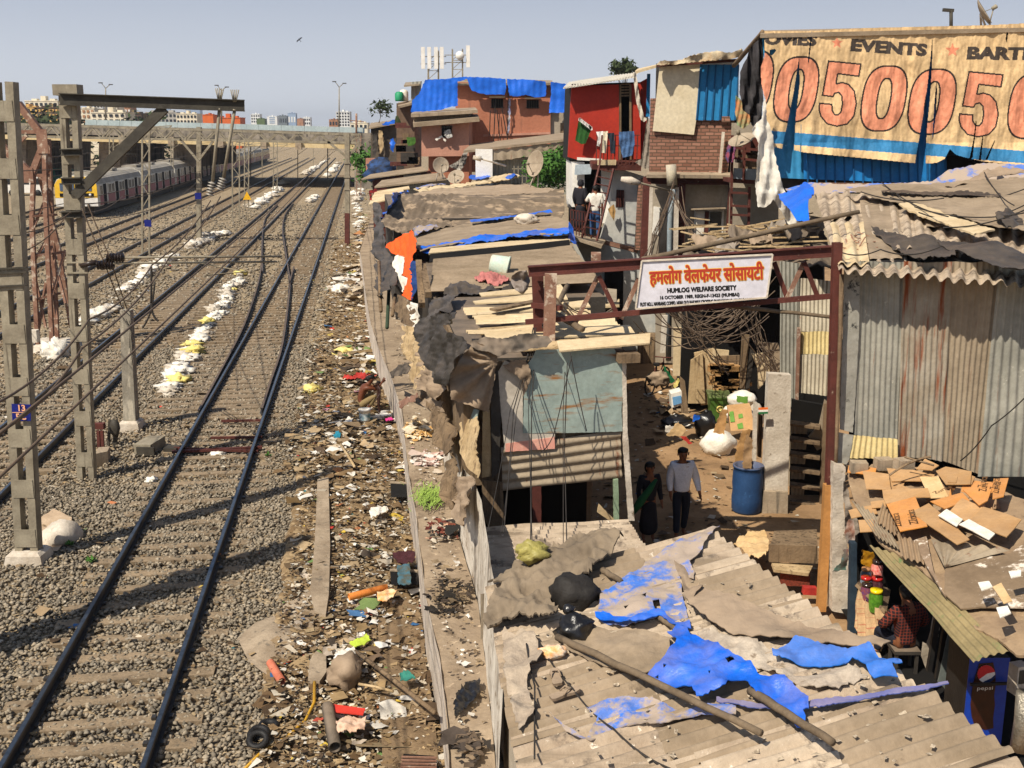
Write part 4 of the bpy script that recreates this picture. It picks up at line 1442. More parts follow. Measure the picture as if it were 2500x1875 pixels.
m.build('plaster_face', mat('peeling_plaster', 'DDD5C6', 'B5A999', 2, bump=.4, streak='6F655A', sk=.46, ss=(2,2,1.2), spot='7E6E5A', sk2=.44), root)
def slabthing(label, name, cat, out, z, th, mt, group=None, amp=.02, step=14):
 m = MB()
 m.patch(out, gp(z), step, lambda u, v, p: amp * fz(p, 2.5, z * 9), thick=th)
 return m.build(name, mt, label=label, cat=cat, group=group)
slabthing('long concrete kerb beside the rubbish strip, broken off at its far end', 'concrete_kerb', 'kerb', [(775,1172),(802,1166),(804,1250),(806,1330),(803,1450),(795,1500),(768,1490),(757,1440),(768,1330),(772,1240)], .2, .3, MT['conc'])
slabthing('tapered concrete slab lying at the near end of the kerb', 'concrete_slab', 'slab', [(772,1590),(796,1600),(797,1640),(780,1665),(752,1655),(757,1610)], .2, .25, MT['conc'])
m = MB()
m.patch([(580,1560),(625,1520),(680,1500),(735,1515),(742,1560),(725,1610),(690,1625),(660,1655),(610,1620)], gp(.05),12, lambda u, v, p: .12 * max(0,1 - math.hypot((u - 665) / 80,(v - 1565) / 60)) + .02 * fz(p, 3))
m.build('cement_mound', MT['conc'], label='dried grey cement mound beside the nearest track', cat='mound')
m = MB()
m.patch([(690,1480),(760,1440),(770,1500),(765,1520),(720,1515)], gp(.12),12, lambda u, v, p: .02 * fz(p, 3), thick=.1)
m.build('cement_slab', MT['conc'], label='flat cement patch between the mound and the kerb', cat='slab')
m = MB()
m.patch([(921,1468),(1020,1460),(1032,1530),(1040,1620),(1060,1740),(1072,1880),(935,1880),(928,1740),(925,1600)], gp(.15),14, lambda u, v, p: .03 * fz(p, 2,7) + .02 * nz(p, 7))
m.build('silt_bank', mat('dark_silt', '6E5A42', '8A7356', 2, bump=.6, bs=20, spot='4A3B2B', sk2=.4), kind='structure')
for (a, lab) in ((((952,1392),(1020,1395),(1020,1428),(955,1428)), 'dark square drain hole with blue cloth hanging in it'),(((985,1840),(1060,1845),(1075,1880),(978,1880)), 'barred drain opening at the bottom of the picture'),(((953,1178),(993,1180),(993,1214),(955,1214)), 'dark drain hole with an orange rag beside the wall')):
 m = MB()
 c = sum((G(*q, .26) for q in a), Vector()) / 4
 m.patch(list(a), gp(.27),10)
 root = thing('drain_hole', lab, 'drain', c)
 m.build('opening', MT['dark'], root)
 m = MB()
 if a[0][0] == 985:
  for k in range(5): m.beam(G(980 - k, 1848 + k * 8, .33), G(1066,1850 + k * 8, .33), .02)
  m.build('grating', MT['rust'], root)
 else:
  q = [G(*p_, .28) for p_ in a]
  m.beam(q[0], q[1], .05, .04)
  m.build('rim', MT['conc'], root)
LG = None
def rag(label, out, z, mt, name='rag', cat='cloth', amp=.05, fq=4, step=5, off=.0, group=None, plane=None, fray=2):
 m = MB()
 m.patch(out, plane or gp(z), step, lambda u, v, p: off + amp * .55 * (fz(p, fq, 3) + .5 + .4 * rg(p, fq * 1.5)), fray=fray, thick=.012)
 return m.build(name, mt, label=label, cat=cat, group=group)
rag('flat bright red plastic strip lying in the rubbish', [(803,1718),(892,1730),(886,1746),(802,1736)], .3, mat('red_plastic_sheet', 'D8402E', 'C83828', 3, rough=.5, bump=.1), 'plastic_strip', 'plastic sheet', .01,2, fray=0)
rag('bright lime green plastic scrap in the rubbish', [(853,1570),(880,1560),(895,1548),(905,1562),(890,1575),(865,1582)], .28, mat('lime_plastic', 'C4D84A', 'B4C840', 4, rough=.5), 'plastic_scrap', 'plastic sheet', .03,6,4)
rag('orange and white torn wrapper near the drain hole', [(920,1448),(945,1440),(970,1442),(960,1460),(935,1470),(922,1465)], .34, mat('orange_wrapper', 'F0A048', 'F5D9B0', 6, rough=.5), 'wrapper', 'plastic sheet', .05,7,4)
rag('green and blue cloth hanging down the square drain hole', [(970,1382),(1000,1378),(1004,1425),(985,1428),(972,1426)], .4, mat('blue_green_cloth', '3F6E80', '54503E', 6), 'hanging_rag', 'cloth', .05,9,4)
rag('dark maroon cloth lying by the square drain hole', [(958,1352),(985,1348),(1012,1350),(1014,1370),(975,1378),(960,1365)], .4, mat('maroon_cloth', '4A2226', '3A1A1E', 6), 'maroon_rag', 'cloth', .07,6,4)
rag('torn white sheet on the rubbish strip', [(905,1240),(945,1238),(943,1252),(925,1258),(905,1268),(902,1255)], .3, MT['white'], 'plastic_scrap', 'plastic sheet', .06,6,4)
rag('large torn white bags below the lime scrap', [(818,1600),(842,1588),(866,1585),(868,1612),(845,1622),(818,1628)], .3, MT['white'], 'plastic_scrap', 'plastic sheet', .08,6,4)
rag('pink paper heap beside the red plastic strip', [(820,1765),(850,1752),(895,1755),(890,1785),(860,1790),(825,1792)], .3, mat('pink_paper', 'D9B9A0', 'C9A488', 4), 'paper_heap', 'paper', .09,6,4)
rag('teal plastic scrap near the brown stick', [(975,1645),(1000,1640),(1015,1655),(990,1662),(978,1665)], .33, mat('teal_plastic', '3F8A78', '32786A', 4, rough=.5), 'plastic_scrap', 'plastic sheet', .04,6,4)
rag('black burnt rag on the mud ledge', [(1108,1720),(1118,1690),(1150,1665),(1170,1660),(1172,1690),(1150,1720),(1130,1735),(1112,1765)],1.16, MT['blackp'], 'black_rag', 'cloth', .08,7,4, fray=3)
piece_field('ledge_rubbish', [(90, near(1078,1298,40,28,1.15), .04, .0)],41,['7A3A30', '2A2824', 'E0B090', '3A3430', 'D9C8B0', '8A4A36'])
piece_field('ledge_rubbish', [(420, near(1102,1456,50,40,1.14), .026, .0)],42,['3F342A', '2C261F', '5A4A3A', '7A684F', '1E1A16', 'A08A6C'])
piece_field('ledge_rubbish', [(80, near(1150,1825,32,30,1.15), .04, .0)],43,['4A4038', '3A332C', '6A5A4A', '8A765E'])
piece_field('ledge_rubbish', [(420, along(.85,1.3,11,40), .022,1.13)],44, PALE)
m = MB()
rr = random.Random(3)
for i in range(500):
 p = G(rr.gauss(1045,16), rr.gauss(1215,12),1.16 + rr.uniform(0, .1))
 d = Vector((rr.gauss(.3, .5), rr.gauss(.8, .5), rr.uniform(-.2, .6))).normalized() * rr.uniform(.08, .2)
 x = d.cross(Vector((0,0,1))).normalized() * .006
 m.add([p - x, p + x, p + d + x, p + d - x],[(0,1,2,3)])
m.build('grass_clippings', mat('cut_grass', '8FA84A', '7A9440', 5, bump=0), kind='stuff')
piece_field('ledge_rubbish', [(130, near(1020,1052,34,24,1.14), .05, .0)],45,['FFD9A0', 'E8C088', 'C89A5A', 'F2E2C4'])
piece_field('ledge_rubbish', [(130, near(1042,1120,34,18,1.14), .05, .0)],46,['E8CFC0', 'F0E0D4', 'D8B0A0', 'E8E0D4'])
m = MB()
pts = [G(590,1885, .1), G(640,1835, .1),(G(700,1800, .12)), G(745,1760, .14), G(767,1715, .18), G(768,1665, .22)]
m.tube(pts, .022,6)
m.build('yellow_hose', mat('yellow_hose', 'C99A2E', 'B58824', 5, rough=.5), label='yellow hose curving through the rubbish', cat='hose')
def tubething(name, label, cat, a, b, r, mt, n=8, r2=None, hollow=False):
 m = MB()
 a, b = Vector(a), Vector(b)
 if hollow:
  d = (b - a).normalized()
  x = d.orthogonal().normalized()
  m.lathe([(r, 0),(r, (b - a).length),(r * .8,(b - a).length),(r * .8,0),(r, 0)], a, 12,(x, d.cross(x), d))
 else:
  m.tube([a, a.lerp(b, .5) + Vector((0,0, .01)), b], r, n, r2=r2)
 return m.build(name, mt, label=label, cat=cat)
tubething('clay_pipe', 'broken salmon pink pipe lying beside the cement mound', 'pipe', G(660,1618, .15), G(688,1664, .12), .06, mat('clay_pink', 'C9775C', 'B5664C', 4), hollow=True)
tubething('orange_pipe', 'orange pipe end lying by the square drain hole', 'pipe', G(852,1458, .32), G(945,1434, .36), .06, mat('orange_pipe', 'E08A40', 'D07A34', 4), hollow=True)
tubething('black_pipe', 'short black pipe lying below the red plastic strip', 'pipe', G(800,1725, .3), G(818,1825, .26), .08, MT['blackt'], hollow=True)
tubething('long_stick', 'long brown stick slanting from the rubbish to the low wall', 'stick', G(868,1590, .3), G(1062,1740, .6), .03, MT['wood'])
tubething('pale_stick', 'short pale stick by the white scraps', 'stick', G(832,1085, .25), G(866,1140, .25), .03, MT['woodl'])
tubething('thin_stick', 'thin orange tipped lath in the rubbish', 'stick', G(876,1670, .28), G(960,1688, .3), .02, MT['woodl'])
for k, (u, v) in enumerate(((655,1772),(632,1790),(630,1806))):
 m = MB()
 c = G(u, v, .14 + .03 * k)
 ax = (Vector((1,0,0)), Vector((0,1, .25 * k)).normalized(), Vector((0,-.25 * k, 1)).normalized())
 m.lathe([(.07,-.03),(.12,-.04),(.15,0),(.12, .04),(.07, .03),(.07,-.03)], c, 16, ax)
 m.build('rubber_ring', MT['black'], label='discarded small black tyre among the rubbish beside the yellow hose', cat='tyre', group='discarded tyres')
m = MB()
m.blob(G(842,1640, .3),(.24, .28, .24),8,3, .5,1.5)
m.build('brown_sack', MT['brown'], label='lumpy brown sack below the torn white bags', cat='sack')
# ================================================================ foreground roof
A_, B_ = None, None
zA = 3.2
pA = G(1725,1480, zA)
nR = Vector((-.16 * .96,-.16 * .28,1)).normalized()
RF = Plane(pA, nR)
e1 = (RF(1914,1427) - RF(1725,1480)).normalized()
e2 = nR.cross(e1).normalized()
if e2.y < 0: e2 = -e2
def rc(u, v):
 d = RF(u, v) - pA
 return d.dot(e1), d.dot(e2)
def rw(a, b, o=0): return pA + e1 * a + e2 * b + nR * o
r0, r1 = rc(1740,1300), rc(2490,1858)
l0, l1 = rc(1185,1440), rc(1240,1760)
def edge(p, q, b): return p[0] + (q[0] - p[0]) * (b - p[1]) / (q[1] - p[1])
shed = thing('foreground_shed', 'near shed under a wide dusty corrugated roof strewn with blue tarpaulins', 'shed', Vector((1.2,9.5,0)))
bs_ = sorted([r1[1] - .75, r0[1]])
nb = 6
stp = (bs_[1] - bs_[0]) / nb
for i in range(nb):
 b0, b1 = bs_[0] + i * stp - .08, bs_[0] + (i + 1) * stp
 le = [max(edge(l0, l1, b),-9) for b in (b0, b1)]
 re_ = [edge(r0, r1, b) for b in (b0, b1)]
 cuts = [0, .36 + .05 * (i % 2), .7 - .04 * (i % 3),1]
 for k in range(3):
  f0, f1 = cuts[k], cuts[k + 1] + (.03 if k < 2 else 0)
  o = .012 * (i % 2) + .014 * (k % 2)
  q = [rw(le[0] + (re_[0] - le[0]) * f0, b0, o), rw(le[1] + (re_[1] - le[1]) * f0, b1, o + .02), rw(le[1] + (re_[1] - le[1]) * f1, b1, o + .02), rw(le[0] + (re_[0] - le[0]) * f1, b0, o)]
  m = MB()
  m.corr(q[0], q[1], q[2], q[3], .16, .03,14,0, .03, .02, i * 3 + k)
  m.build('roof_sheet', MT['asb'] if (i + k) % 3 else MT['asbd'], shed)
m = MB()
c0 = [rw(edge(l0, l1, b) + .15, b, -.25) for b in bs_] + [rw(edge(r0, r1, b) - .12, b, -.25) for b in bs_[::-1]]
for i in range(4):
 a, b = c0[i], c0[(i + 1) % 4]
 m.quad(Vector((a.x, a.y, 0)), Vector((b.x, b.y, 0)), b, a)
m.build('wall', MT['greyw'], shed)
def onroof(off, amp, fq, o=0): return lambda u, v, p: off + amp * (.5 + fz(p, fq, o)) + amp * .5 * rg(p, fq * 1.6, o) + .005 * math.sin(2 * math.pi * (p - pA).dot(e2) / .146)
def tarp(name, label, out, mt, plane=RF, off=.05, amp=.06, fq=2.2, step=7, fray=1.5, holes=(), thick=.008, cat='tarpaulin', o=0, fn=None, parent=None):
 m = MB()
 m.patch(out, plane, step, fn or (onroof(off, amp, fq, o) if plane is RF else (lambda u, v, p: off + amp * (.5 + fz(p, fq, o)) + amp * .25 * rg(p, fq * 1.6, o))), fray=fray, thick=thick, holes=holes)
 return m.build(name, mt, parent, label=label if parent is None else None, cat=cat if parent is None else None)
DT = tarp('dusty_tarpaulin', 'large mud-stained blue tarpaulin with holes on the near roof', [(1458,1526),(1470,1465),(1507,1444),(1523,1428),(1568,1403),(1588,1379),(1641,1350),(1735,1302),(1759,1298),(1723,1346),(1710,1371),(1686,1391),(1698,1412),(1696,1432),(1662,1420),(1666,1444),(1670,1477),(1690,1550),(1653,1550),(1613,1521),(1556,1548),(1478,1532)], MT['tarpd'], off=.05, amp=.05, holes=[[(1568,1475),(1582,1468),(1580,1482)],[(1596,1490),(1612,1486),(1616,1505),(1602,1508)],[(1525,1500),(1540,1502),(1530,1510)]])
tarp('folded_edge', 'bright blue folded edge along the bottom of the mud-stained tarpaulin', [(1457,1525),(1478,1522),(1556,1538),(1612,1514),(1652,1542),(1688,1545),(1690,1558),(1650,1555),(1613,1530),(1557,1553),(1478,1537),(1458,1532)], MT['tarp'], off=.1, amp=.05, parent=DT)
tarp('torn_tarpaulin', 'bright blue torn tarpaulin ending in a fishtail on the near roof', [(1633,1578),(1645,1576),(1658,1554),(1678,1562),(1690,1587),(1703,1589),(1740,1608),(1801,1649),(1831,1664),(1861,1695),(1891,1698),(1921,1702),(1978,1744),(1978,1762),(1963,1766),(1970,1781),(1963,1802),(1948,1800),(1933,1777),(1906,1755),(1876,1744),(1838,1725),(1831,1706),(1808,1702),(1786,1706),(1778,1725),(1706,1747),(1695,1721),(1645,1721),(1580,1692),(1580,1684),(1629,1644),(1641,1627),(1658,1603)], MT['tarp'], off=.07, amp=.09, fq=1.8, holes=[[(1775,1655),(1790,1650),(1800,1664),(1784,1672)],[(1602,1683),(1612,1680),(1612,1692)],[(1625,1668),(1634,1670),(1626,1675)],[(1735,1690),(1742,1692),(1738,1700)]])
tarp('folded_tarpaulin', 'smaller blue tarpaulin strip folded over near the right roof edge', [(1889,1629),(1917,1615),(1948,1597),(2008,1608),(2095,1615),(2121,1604),(2147,1627),(2174,1649),(2204,1657),(2206,1662),(2181,1663),(2196,1695),(2177,1691),(2136,1683),(2125,1676),(2110,1653),(2083,1631),(2061,1653),(1982,1649),(1891,1638)], mat('mid_blue_tarpaulin', '1F74D4', '1A66BE', 3, rough=.5, bump=.35, bs=14, dust=.2), off=.07, amp=.1, fq=2)
tarp('rumpled_tarpaulin', 'dusty blue rumpled tarpaulin below the bamboo pole', [(1430,1733),(1531,1721),(1609,1725),(1649,1741),(1760,1745),(1800,1752),(1800,1772),(1702,1772),(1548,1786),(1479,1794),(1446,1821),(1385,1806),(1344,1766),(1380,1795),(1435,1812),(1462,1762),(1440,1748)], MT['tarpd'], off=.05, amp=.06, fq=2.2)
tarp('plastic_strip', 'long dusty blue strip with a white edge across the near roof', [(1752,1726),(1850,1742),(1978,1738),(2140,1715),(2315,1688),(2318,1696),(2140,1728),(1980,1752),(1850,1754),(1752,1736)], mat('violet_blue_strip', '4456A8', '5A66A0', 4, rough=.6, dust=.5), off=.08, amp=.02)
tarp('rubber_sheet', 'long grey-brown rubber sheet rolled across the near roof', [(1673,1484),(1725,1476),(1831,1506),(1914,1525),(2027,1563),(2102,1582),(2177,1597),(2155,1615),(2113,1604),(1989,1593),(1876,1587),(1793,1578),(1744,1551),(1688,1514)], MT['brown'], off=.09, amp=.1, fq=1.1)
tarp('rubber_flap', 'upper flap of the rubber sheet beside the stained tarpaulin', [(1650,1405),(1690,1400),(1712,1440),(1722,1480),(1700,1500),(1676,1485),(1668,1440)], MT['brown'], off=.06, amp=.14, fq=2)
tarp('brown_cloth', 'crumpled heap of dusty dark cloth at the left end of the near roof', [(1185,1542),(1202,1493),(1238,1452),(1194,1444),(1222,1420),(1263,1391),(1328,1363),(1377,1351),(1450,1334),(1507,1326),(1527,1342),(1515,1367),(1483,1403),(1438,1436),(1385,1452),(1352,1464),(1348,1493),(1369,1521),(1360,1550),(1295,1550),(1246,1546),(1202,1562)], MT['dustc'], step=5, fray=3, thick=.02, cat='cloth', fn=lambda u, v, p: .12 + .17 * fz(p, 1.3) + .07 * rg(p, 3) + .035 * rg(p, 8))
tarp('sheet_scrap', 'dusty pale sheet scrap below the black bag', [(1370,1560),(1450,1545),(1560,1560),(1640,1580),(1625,1640),(1560,1665),(1470,1640),(1380,1600)], MT['asbd'], off=.04, amp=.05, cat='sheet')
tarp('white_scrap', 'pale torn sheet scraps right of the torn tarpaulin', [(1700,1545),(1800,1570),(1900,1598),(2000,1600),(2060,1640),(2120,1665),(2050,1700),(1960,1690),(1880,1660),(1790,1625),(1720,1590)], mat('pale_torn_sheet', 'C4B6A2', 'A19281', 4, bump=.4, spot='7A6A58', sk2=.42, sps=5), off=.035, amp=.05, fq=4, fray=4, cat='sheet')
tarp('plastic_scrap', 'dusty plastic scraps at the left edge of the near roof', [(1230,1560),(1300,1560),(1330,1620),(1290,1680),(1310,1760),(1270,1800),(1240,1700)], mat('dusty_plastic', 'B5A48E', '9A8A78', 5, bump=.5), off=.04, amp=.07, fq=3, fray=4, cat='plastic sheet')
rb = lambda u, v, o=.12: RF(u, v) + nR * o
m = MB()
m.blob(rb(1408,1558, .1),(.17, .16, .14),4,3, .35,2)
m.blob(rb(1395,1535, .2),(.06, .05, .05),7,2, .3)
m.build('black_bag', MT['blackp'], label='shiny black rubbish bag tied at the top on the near roof', cat='rubbish bag')
m = MB()
m.blob(rb(1405,1478, .12),(.24, .2, .2),14,3, .3,1.6)
m.build('black_bundle', mat('black_cloth_bundle', '2A2622', '201D1A', 4, rough=.7, bump=.4), label='dull black cloth bundle tucked under the dusty cloth heap', cat='bundle')
m = MB()
m.blob(rb(1308,1402, .26),(.17, .12, .1),24,3, .5,2.6)
m.build('yellow_bag', mat('olive_yellow_bag', 'A89E58', '8C8248', 4, rough=.4, bump=.5), label='olive yellow plastic bag on top of the dusty cloth heap', cat='plastic bag')
m = MB()
m.blob(rb(1355,1610, .08),(.12, .08, .06),31,3, .4,2)
m.build('orange_packet', mat('orange_packet', 'E8A050', 'F2E6D2', 8, rough=.5), label='orange and white food packet below the black bag', cat='packet')
def pole(label, a, b, r, mt, name='bamboo_pole', cat='pole', r2=None):
 m = MB()
 a, b = Vector(a), Vector(b)
 n = 9
 m.tube([a.lerp(b, i / n) + Vector((.01 * nz((i, a.x, 0),1.3),0, .012 * nz((i, b.x, 5),1.1))) for i in range(n + 1)], r, 8, r2=r2 or r * .8)
 return m.build(name, mt, label=label, cat=cat)
pole('long bamboo pole lying diagonally across the near roof', rb(1365,1578, .1), rb(1865,1853, .22), .034, MT['bamboo'])
pole('bamboo pole sticking out from under the torn blue tarpaulin', rb(1835,1718, .12), rb(2040,1885, .24), .036, MT['bamboo'])
pole('short bamboo stub below the holed tarpaulin', rb(1609,1521, .08), rb(1662,1562, .08), .034, MT['bamboo'])
pole('short bamboo stub left of the stained tarpaulin', rb(1474,1414, .1), rb(1520,1442, .1), .034, MT['bamboo'])
for k, (u, v, a) in enumerate(((1360,1668,1.4),(1382,1709, .1))):
 m = MB()
 c = rb(u, v, .05)
 X = e1 * math.cos(a) + e2 * math.sin(a)
 Y = nR.cross(X)
 o = [(-.13,-.035),(-.1,-.045),(0,-.035),(.08,-.05),(.125,-.03),(.135,0),(.12, .035),(.07, .048),(0, .035),(-.1, .045),(-.13, .035)]
 m.prism([c + X * p + Y * q for p, q in o], nR * .025)
 for s_ in (-1,1): m.tube([c + X * .06 + nR * .03, c + X * .02 + Y * (.03 * s_) + nR * .06, c - X * .03 + Y * (.042 * s_) + nR * .025], .008,5)
 m.build('sandal', MT['brown'], label=('upright dusty sandal beside the cables on the near roof', 'dusty sandal lying crosswise below the other one')[k], cat='sandal')
rr = random.Random(8)
m = MB()
for i in range(260):
 u, v = rr.uniform(1260,2300), rr.uniform(1400,1880)
 if v < 1300 + (u - 1740) * .74 + 40 and u > 1740: continue
 if u < 1740 and v < 1420: continue
 p = rb(u, v, .05)
 s_ = rr.uniform(.008, .03)
 X = (e1 * rr.gauss(0,1) + e2 * rr.gauss(0,1)).normalized() * s_
 Y = nR.cross(X) * rr.uniform(.4, .9)
 m.add([p - X - Y, p + X - Y, p + X + Y + nR * s_ * .5, p - X + Y],[(0,1,2,3)])
m.build('roof_grit', mat('roof_scraps', 'C9B89E', '5A4A3A', 30, bump=0), kind='stuff')
LP = gp(1.78)
lean = thing('lean_to', 'small corrugated lean-to roof below the blue-grey panelled shack', 'roof', Vector((.5,15,0)))
m = MB()
q = [LP(1192,1440), LP(1168,1288), LP(1532,1266), LP(1590,1350)]
m.corr(q[0], q[1], q[2], q[3], .146, .024,10,0, .05, .04,2)
m.build('roof_sheet', MT['asb'], lean)
m = MB()
c0 = [p + Vector((0,0,-.06)) for p in q]
for i in (1,2,3):
 a, b = c0[i], c0[(i + 1) % 4]
 if i == 1: continue
 m.quad(Vector((a.x - .1, a.y, 0)), Vector((b.x - .1, b.y, 0)), b - Vector((.1,0,0)), a - Vector((.1,0,0)))
m.build('wall', MT['greyw'], lean)
# ================================================================ the row of shacks behind the wall
UZ = Vector((0,0,1))
def frbox(m, r0, r1, s0, s1, z0, z1, mi=0):
 m.box(FR((r0 + r1) / 2,(s0 + s1) / 2,(z0 + z1) / 2),(r1 - r0, s1 - s0, z1 - z0),(DR, DS, UZ), mi)
def tri_w(o): return o
S1 = 16.6
F1 = sp(S1)
sh = thing('panelled_shack', 'middle shack faced with a blue-grey sheet above a dark doorway', 'shack', FR(2.7, S1,0))
m = MB()
frbox(m, 1.45,3.95, S1 + 2.2,23.2,0,4.05)
frbox(m, 1.45,3.95, S1 + .12, S1 + 2.2,2.05,4.05)
frbox(m, 1.45,1.6, S1 + .1, S1 + 2.2,0,2.05)
m.build('wall', MT['wood'], sh)
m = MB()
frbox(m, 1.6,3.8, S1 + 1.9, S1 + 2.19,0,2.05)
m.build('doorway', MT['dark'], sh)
def fpatch(name, out, mt, pl, parent, off=.0, amp=.012, fq=1.5, step=7, thick=.01, fray=.6, label=None, o=0, disp=None):
 m = MB()
 m.patch(out, pl, step, disp or (lambda u, v, p: off + amp * fz(p, fq, o)), thick=thick, fray=fray)
 return m.build(name, mt, parent, label=label)
MT['bgrey'] = mat('blue_grey_sheet', '9BA89F', '8C9A92', 1.6, rough=.5, bump=.08, spot='B8BBAC', sk2=.38, sps=2.5, streak='8A5B2A', sk=.46, ss=(1.2,1.2,7), wear=('6F7C76', 14, .3))
fpatch('front_sheet', [(1276,905),(1300,872),(1308,854),(1400,850),(1498,850),(1520,888),(1524,905),(1516,1000),(1519,1052),(1400,1056),(1276,1057),(1278,980)], MT['bgrey'], F1, sh, .03, .02, label='blue-grey sheet with rust stains')
MT['poster'] = mat('faded_poster', 'C9BFAE', 'B5AB9C', 2, bump=.05, spot='D07A68', sk2=.42, sps=1.2)
fpatch('poster_sheet', [(1216,906),(1232,880),(1276,900),(1276,1056),(1354,1056),(1354,1094),(1232,1101),(1222,1000)], MT['poster'], F1, sh, .018, .01)
MT['poster2'] = mat('faded_red_poster', 'D8806E', 'E3B7A2', 2, bump=.05)
fpatch('poster_sheet', [(1234,1082),(1354,1066),(1354,1095),(1233,1102)], MT['poster2'], F1, sh, .024, .004)
m = MB()
a, b, c, d = F1(1226,1200), F1(1222,1094), F1(1519,1050), F1(1518,1166)
m.corr(a + DS * .02, b + DS * .02, c + DS * .02, d + DS * .02, .16, .022,12,0, .03, .02,4)
m.build('corrugated_sheet', MT['tinb'], sh)
fpatch('corner_plank', [(1194,905),(1215,905),(1222,1010),(1218,1150),(1200,1165),(1198,1000)], MT['blackt'], F1, sh, .05, .01, thick=.04)
fpatch('side_plank', [(1178,1005),(1196,1000),(1200,1160),(1176,1165)], MT['woodl'], F1, sh, .03, .01, thick=.03)
fpatch('side_plank', [(1176,1170),(1226,1175),(1232,1290),(1200,1300),(1178,1260)], MT['wood'], F1, sh, .06, .03, thick=.03)
fpatch('door_post', [(1518,860),(1528,880),(1530,1040),(1540,1180),(1548,1270),(1534,1270),(1520,1080)], MT['concw'], F1, sh, .04, .02, thick=.05)
fpatch('door_post', [(1497,1170),(1508,1168),(1510,1268),(1498,1268)], mat('green_painted_post', '8FA184', '7B8D70', 4), F1, sh, .04, .0, thick=.06)
fpatch('door_post', [(1300,1185),(1322,1183),(1322,1285),(1302,1287)], MT['redp'], F1, sh, -.02, .0, thick=.06)
fpatch('door_plank', [(1462,1230),(1500,1268),(1490,1272),(1458,1250)], MT['woodl'], F1, sh, .02,0, thick=.04)
m = MB()
m.box(F1(1528,868) - DS * .1,(.34, .3, .14),(DR, DS, UZ))
m.build('beam_end', MT['wood'], sh)
MT['asbl2'] = MT['asbl']
rr = random.Random(21)
zz = 4.12
m = MB()
frbox(m, 1.5,4.1, S1 + .15,23.3,4.05,4.1)
m.build('roof_deck', MT['blackt'], sh)
rows = [(S1 + .1, .5,2.35,4.42),(S1 + .7, .42,1.9,4.3),(S1 + 1.25, .5,1.65,4.2),(S1 + 1.9, .34,1.9,4.05),(S1 + 2.4, .6,1.9,3.95),(S1 + 3.2, .4,2.0,4.1),(S1 + 3.8, .5,1.85,3.9),(S1 + 4.6, .5,2.1,3.9),(S1 + 5.4, .5,2.3,4.0)]
for i, (s_, wd, ra, rb_) in enumerate(rows):
 m = MB()
 k = rr.uniform(-.12, .12)
 z0 = 4.13 + .05 * (i % 3) + rr.uniform(0, .06)
 a, b = FR(ra, s_ - k, z0 + .04), FR(ra, s_ + wd - k, z0 + .1 * rr.random())
 c, d = FR(rb_, s_ + wd + k, z0 + .16 + .06 * rr.random()), FR(rb_, s_ + k, z0 + .12)
 if i in (2,4,6):
  m.corr(a, b, c, d, .2, .022,10,0, .08, .03, i)
  m.build('roof_sheet', MT['asbl'], sh)
 else:
  m.slab(a, d, c, b, .025)
  m.build('roof_board', MT['asbl'] if i % 3 else MT['woodl'], sh)
m = MB()
m.slab(FR(2.9, S1 - .25,4.27), FR(4.35, S1 - .1,4.33), FR(4.45, S1 + .25,4.42), FR(2.95, S1 + .3,4.32), .025)
m.build('roof_board', MT['asbl'], sh)
m = MB()
m.slab(FR(2.3, S1 + 2.9,4.42), FR(3.2, S1 + 3.4,4.5), FR(3.15, S1 + 3.6,4.5), FR(2.2, S1 + 3.1,4.42), .04)
m.build('roof_board', MT['wood'], sh)
pole('pipe lying along the boards of the middle shack roof', FR(3.35, S1 + .3,4.5), FR(3.1, S1 + 1.9,4.55), .055, MT['bamboo'], 'roof_pipe', 'pipe', .05)
pole('second pipe lying under the truss on the middle shack roof', FR(3.2, S1 + 2.0,4.5), FR(3.9, S1 + 4.6,4.6), .05, MT['bamboo'], 'roof_pipe', 'pipe', .05)
TA = p3(P(1030,800,20.5), P(1140,800,16.2), P(1085,935,16.9))
tarp('black_sheet', 'black plastic sheet hanging over the left corner of the panelled shack', [(1027,800),(1045,776),(1090,768),(1136,766),(1134,782),(1092,797),(1100,815),(1121,816),(1143,826),(1150,850),(1128,890),(1100,945),(1080,940),(1052,890),(1040,855),(1027,815)], MT['blackw'], TA, .02, .12,1.6,5,1.5)
TB = p3(P(1148,845,16.55), P(1330,840,16.7), P(1190,1000,16.45))
def folds(ctr, n=13, amp=.05):
 cu, cv = ctr
 def f(u, v, p):
  a = math.atan2(v - cv, u - cu)
  d = math.hypot(u - cu, v - cv)
  return amp * math.sin(a * n + 2 * nz(p, 1.2)) * min(1, d / 40) + .05 * fz(p, 2.5) + .05
 return f
tarp('brown_sheet', 'dusty brown sheet gathered into a knot on the front of the panelled shack', [(1148,845),(1160,835),(1215,850),(1214,884),(1210,900),(1205,940),(1193,1007),(1150,990),(1100,975),(1098,930),(1120,880)], MT['brown'], TB, step=5, fn=folds((1214,880)))
tarp('brown_awning', 'dusty sheet bundled under the roof boards of the panelled shack', [(1146,842),(1180,828),(1240,830),(1290,820),(1335,826),(1345,842),(1330,856),(1285,862),(1240,866),(1216,882),(1190,868),(1150,858)], MT['blackt'], p3(P(1146,842,16.6), P(1335,830,16.75), P(1216,880,16.5)), .04, .1,2.2,5)
tarp('brown_flap', 'torn brown cloth flap hanging beside the blue-grey sheet', [(1276,875),(1290,890),(1296,920),(1285,950),(1276,965),(1270,930),(1262,915),(1240,905),(1226,890),(1250,880)], MT['brown'], sp(S1 - .05), .03, .05,4,4)
TS = p3(P(1050,1000,21), P(1180,1000,16.4), P(1130,1250,15.5))
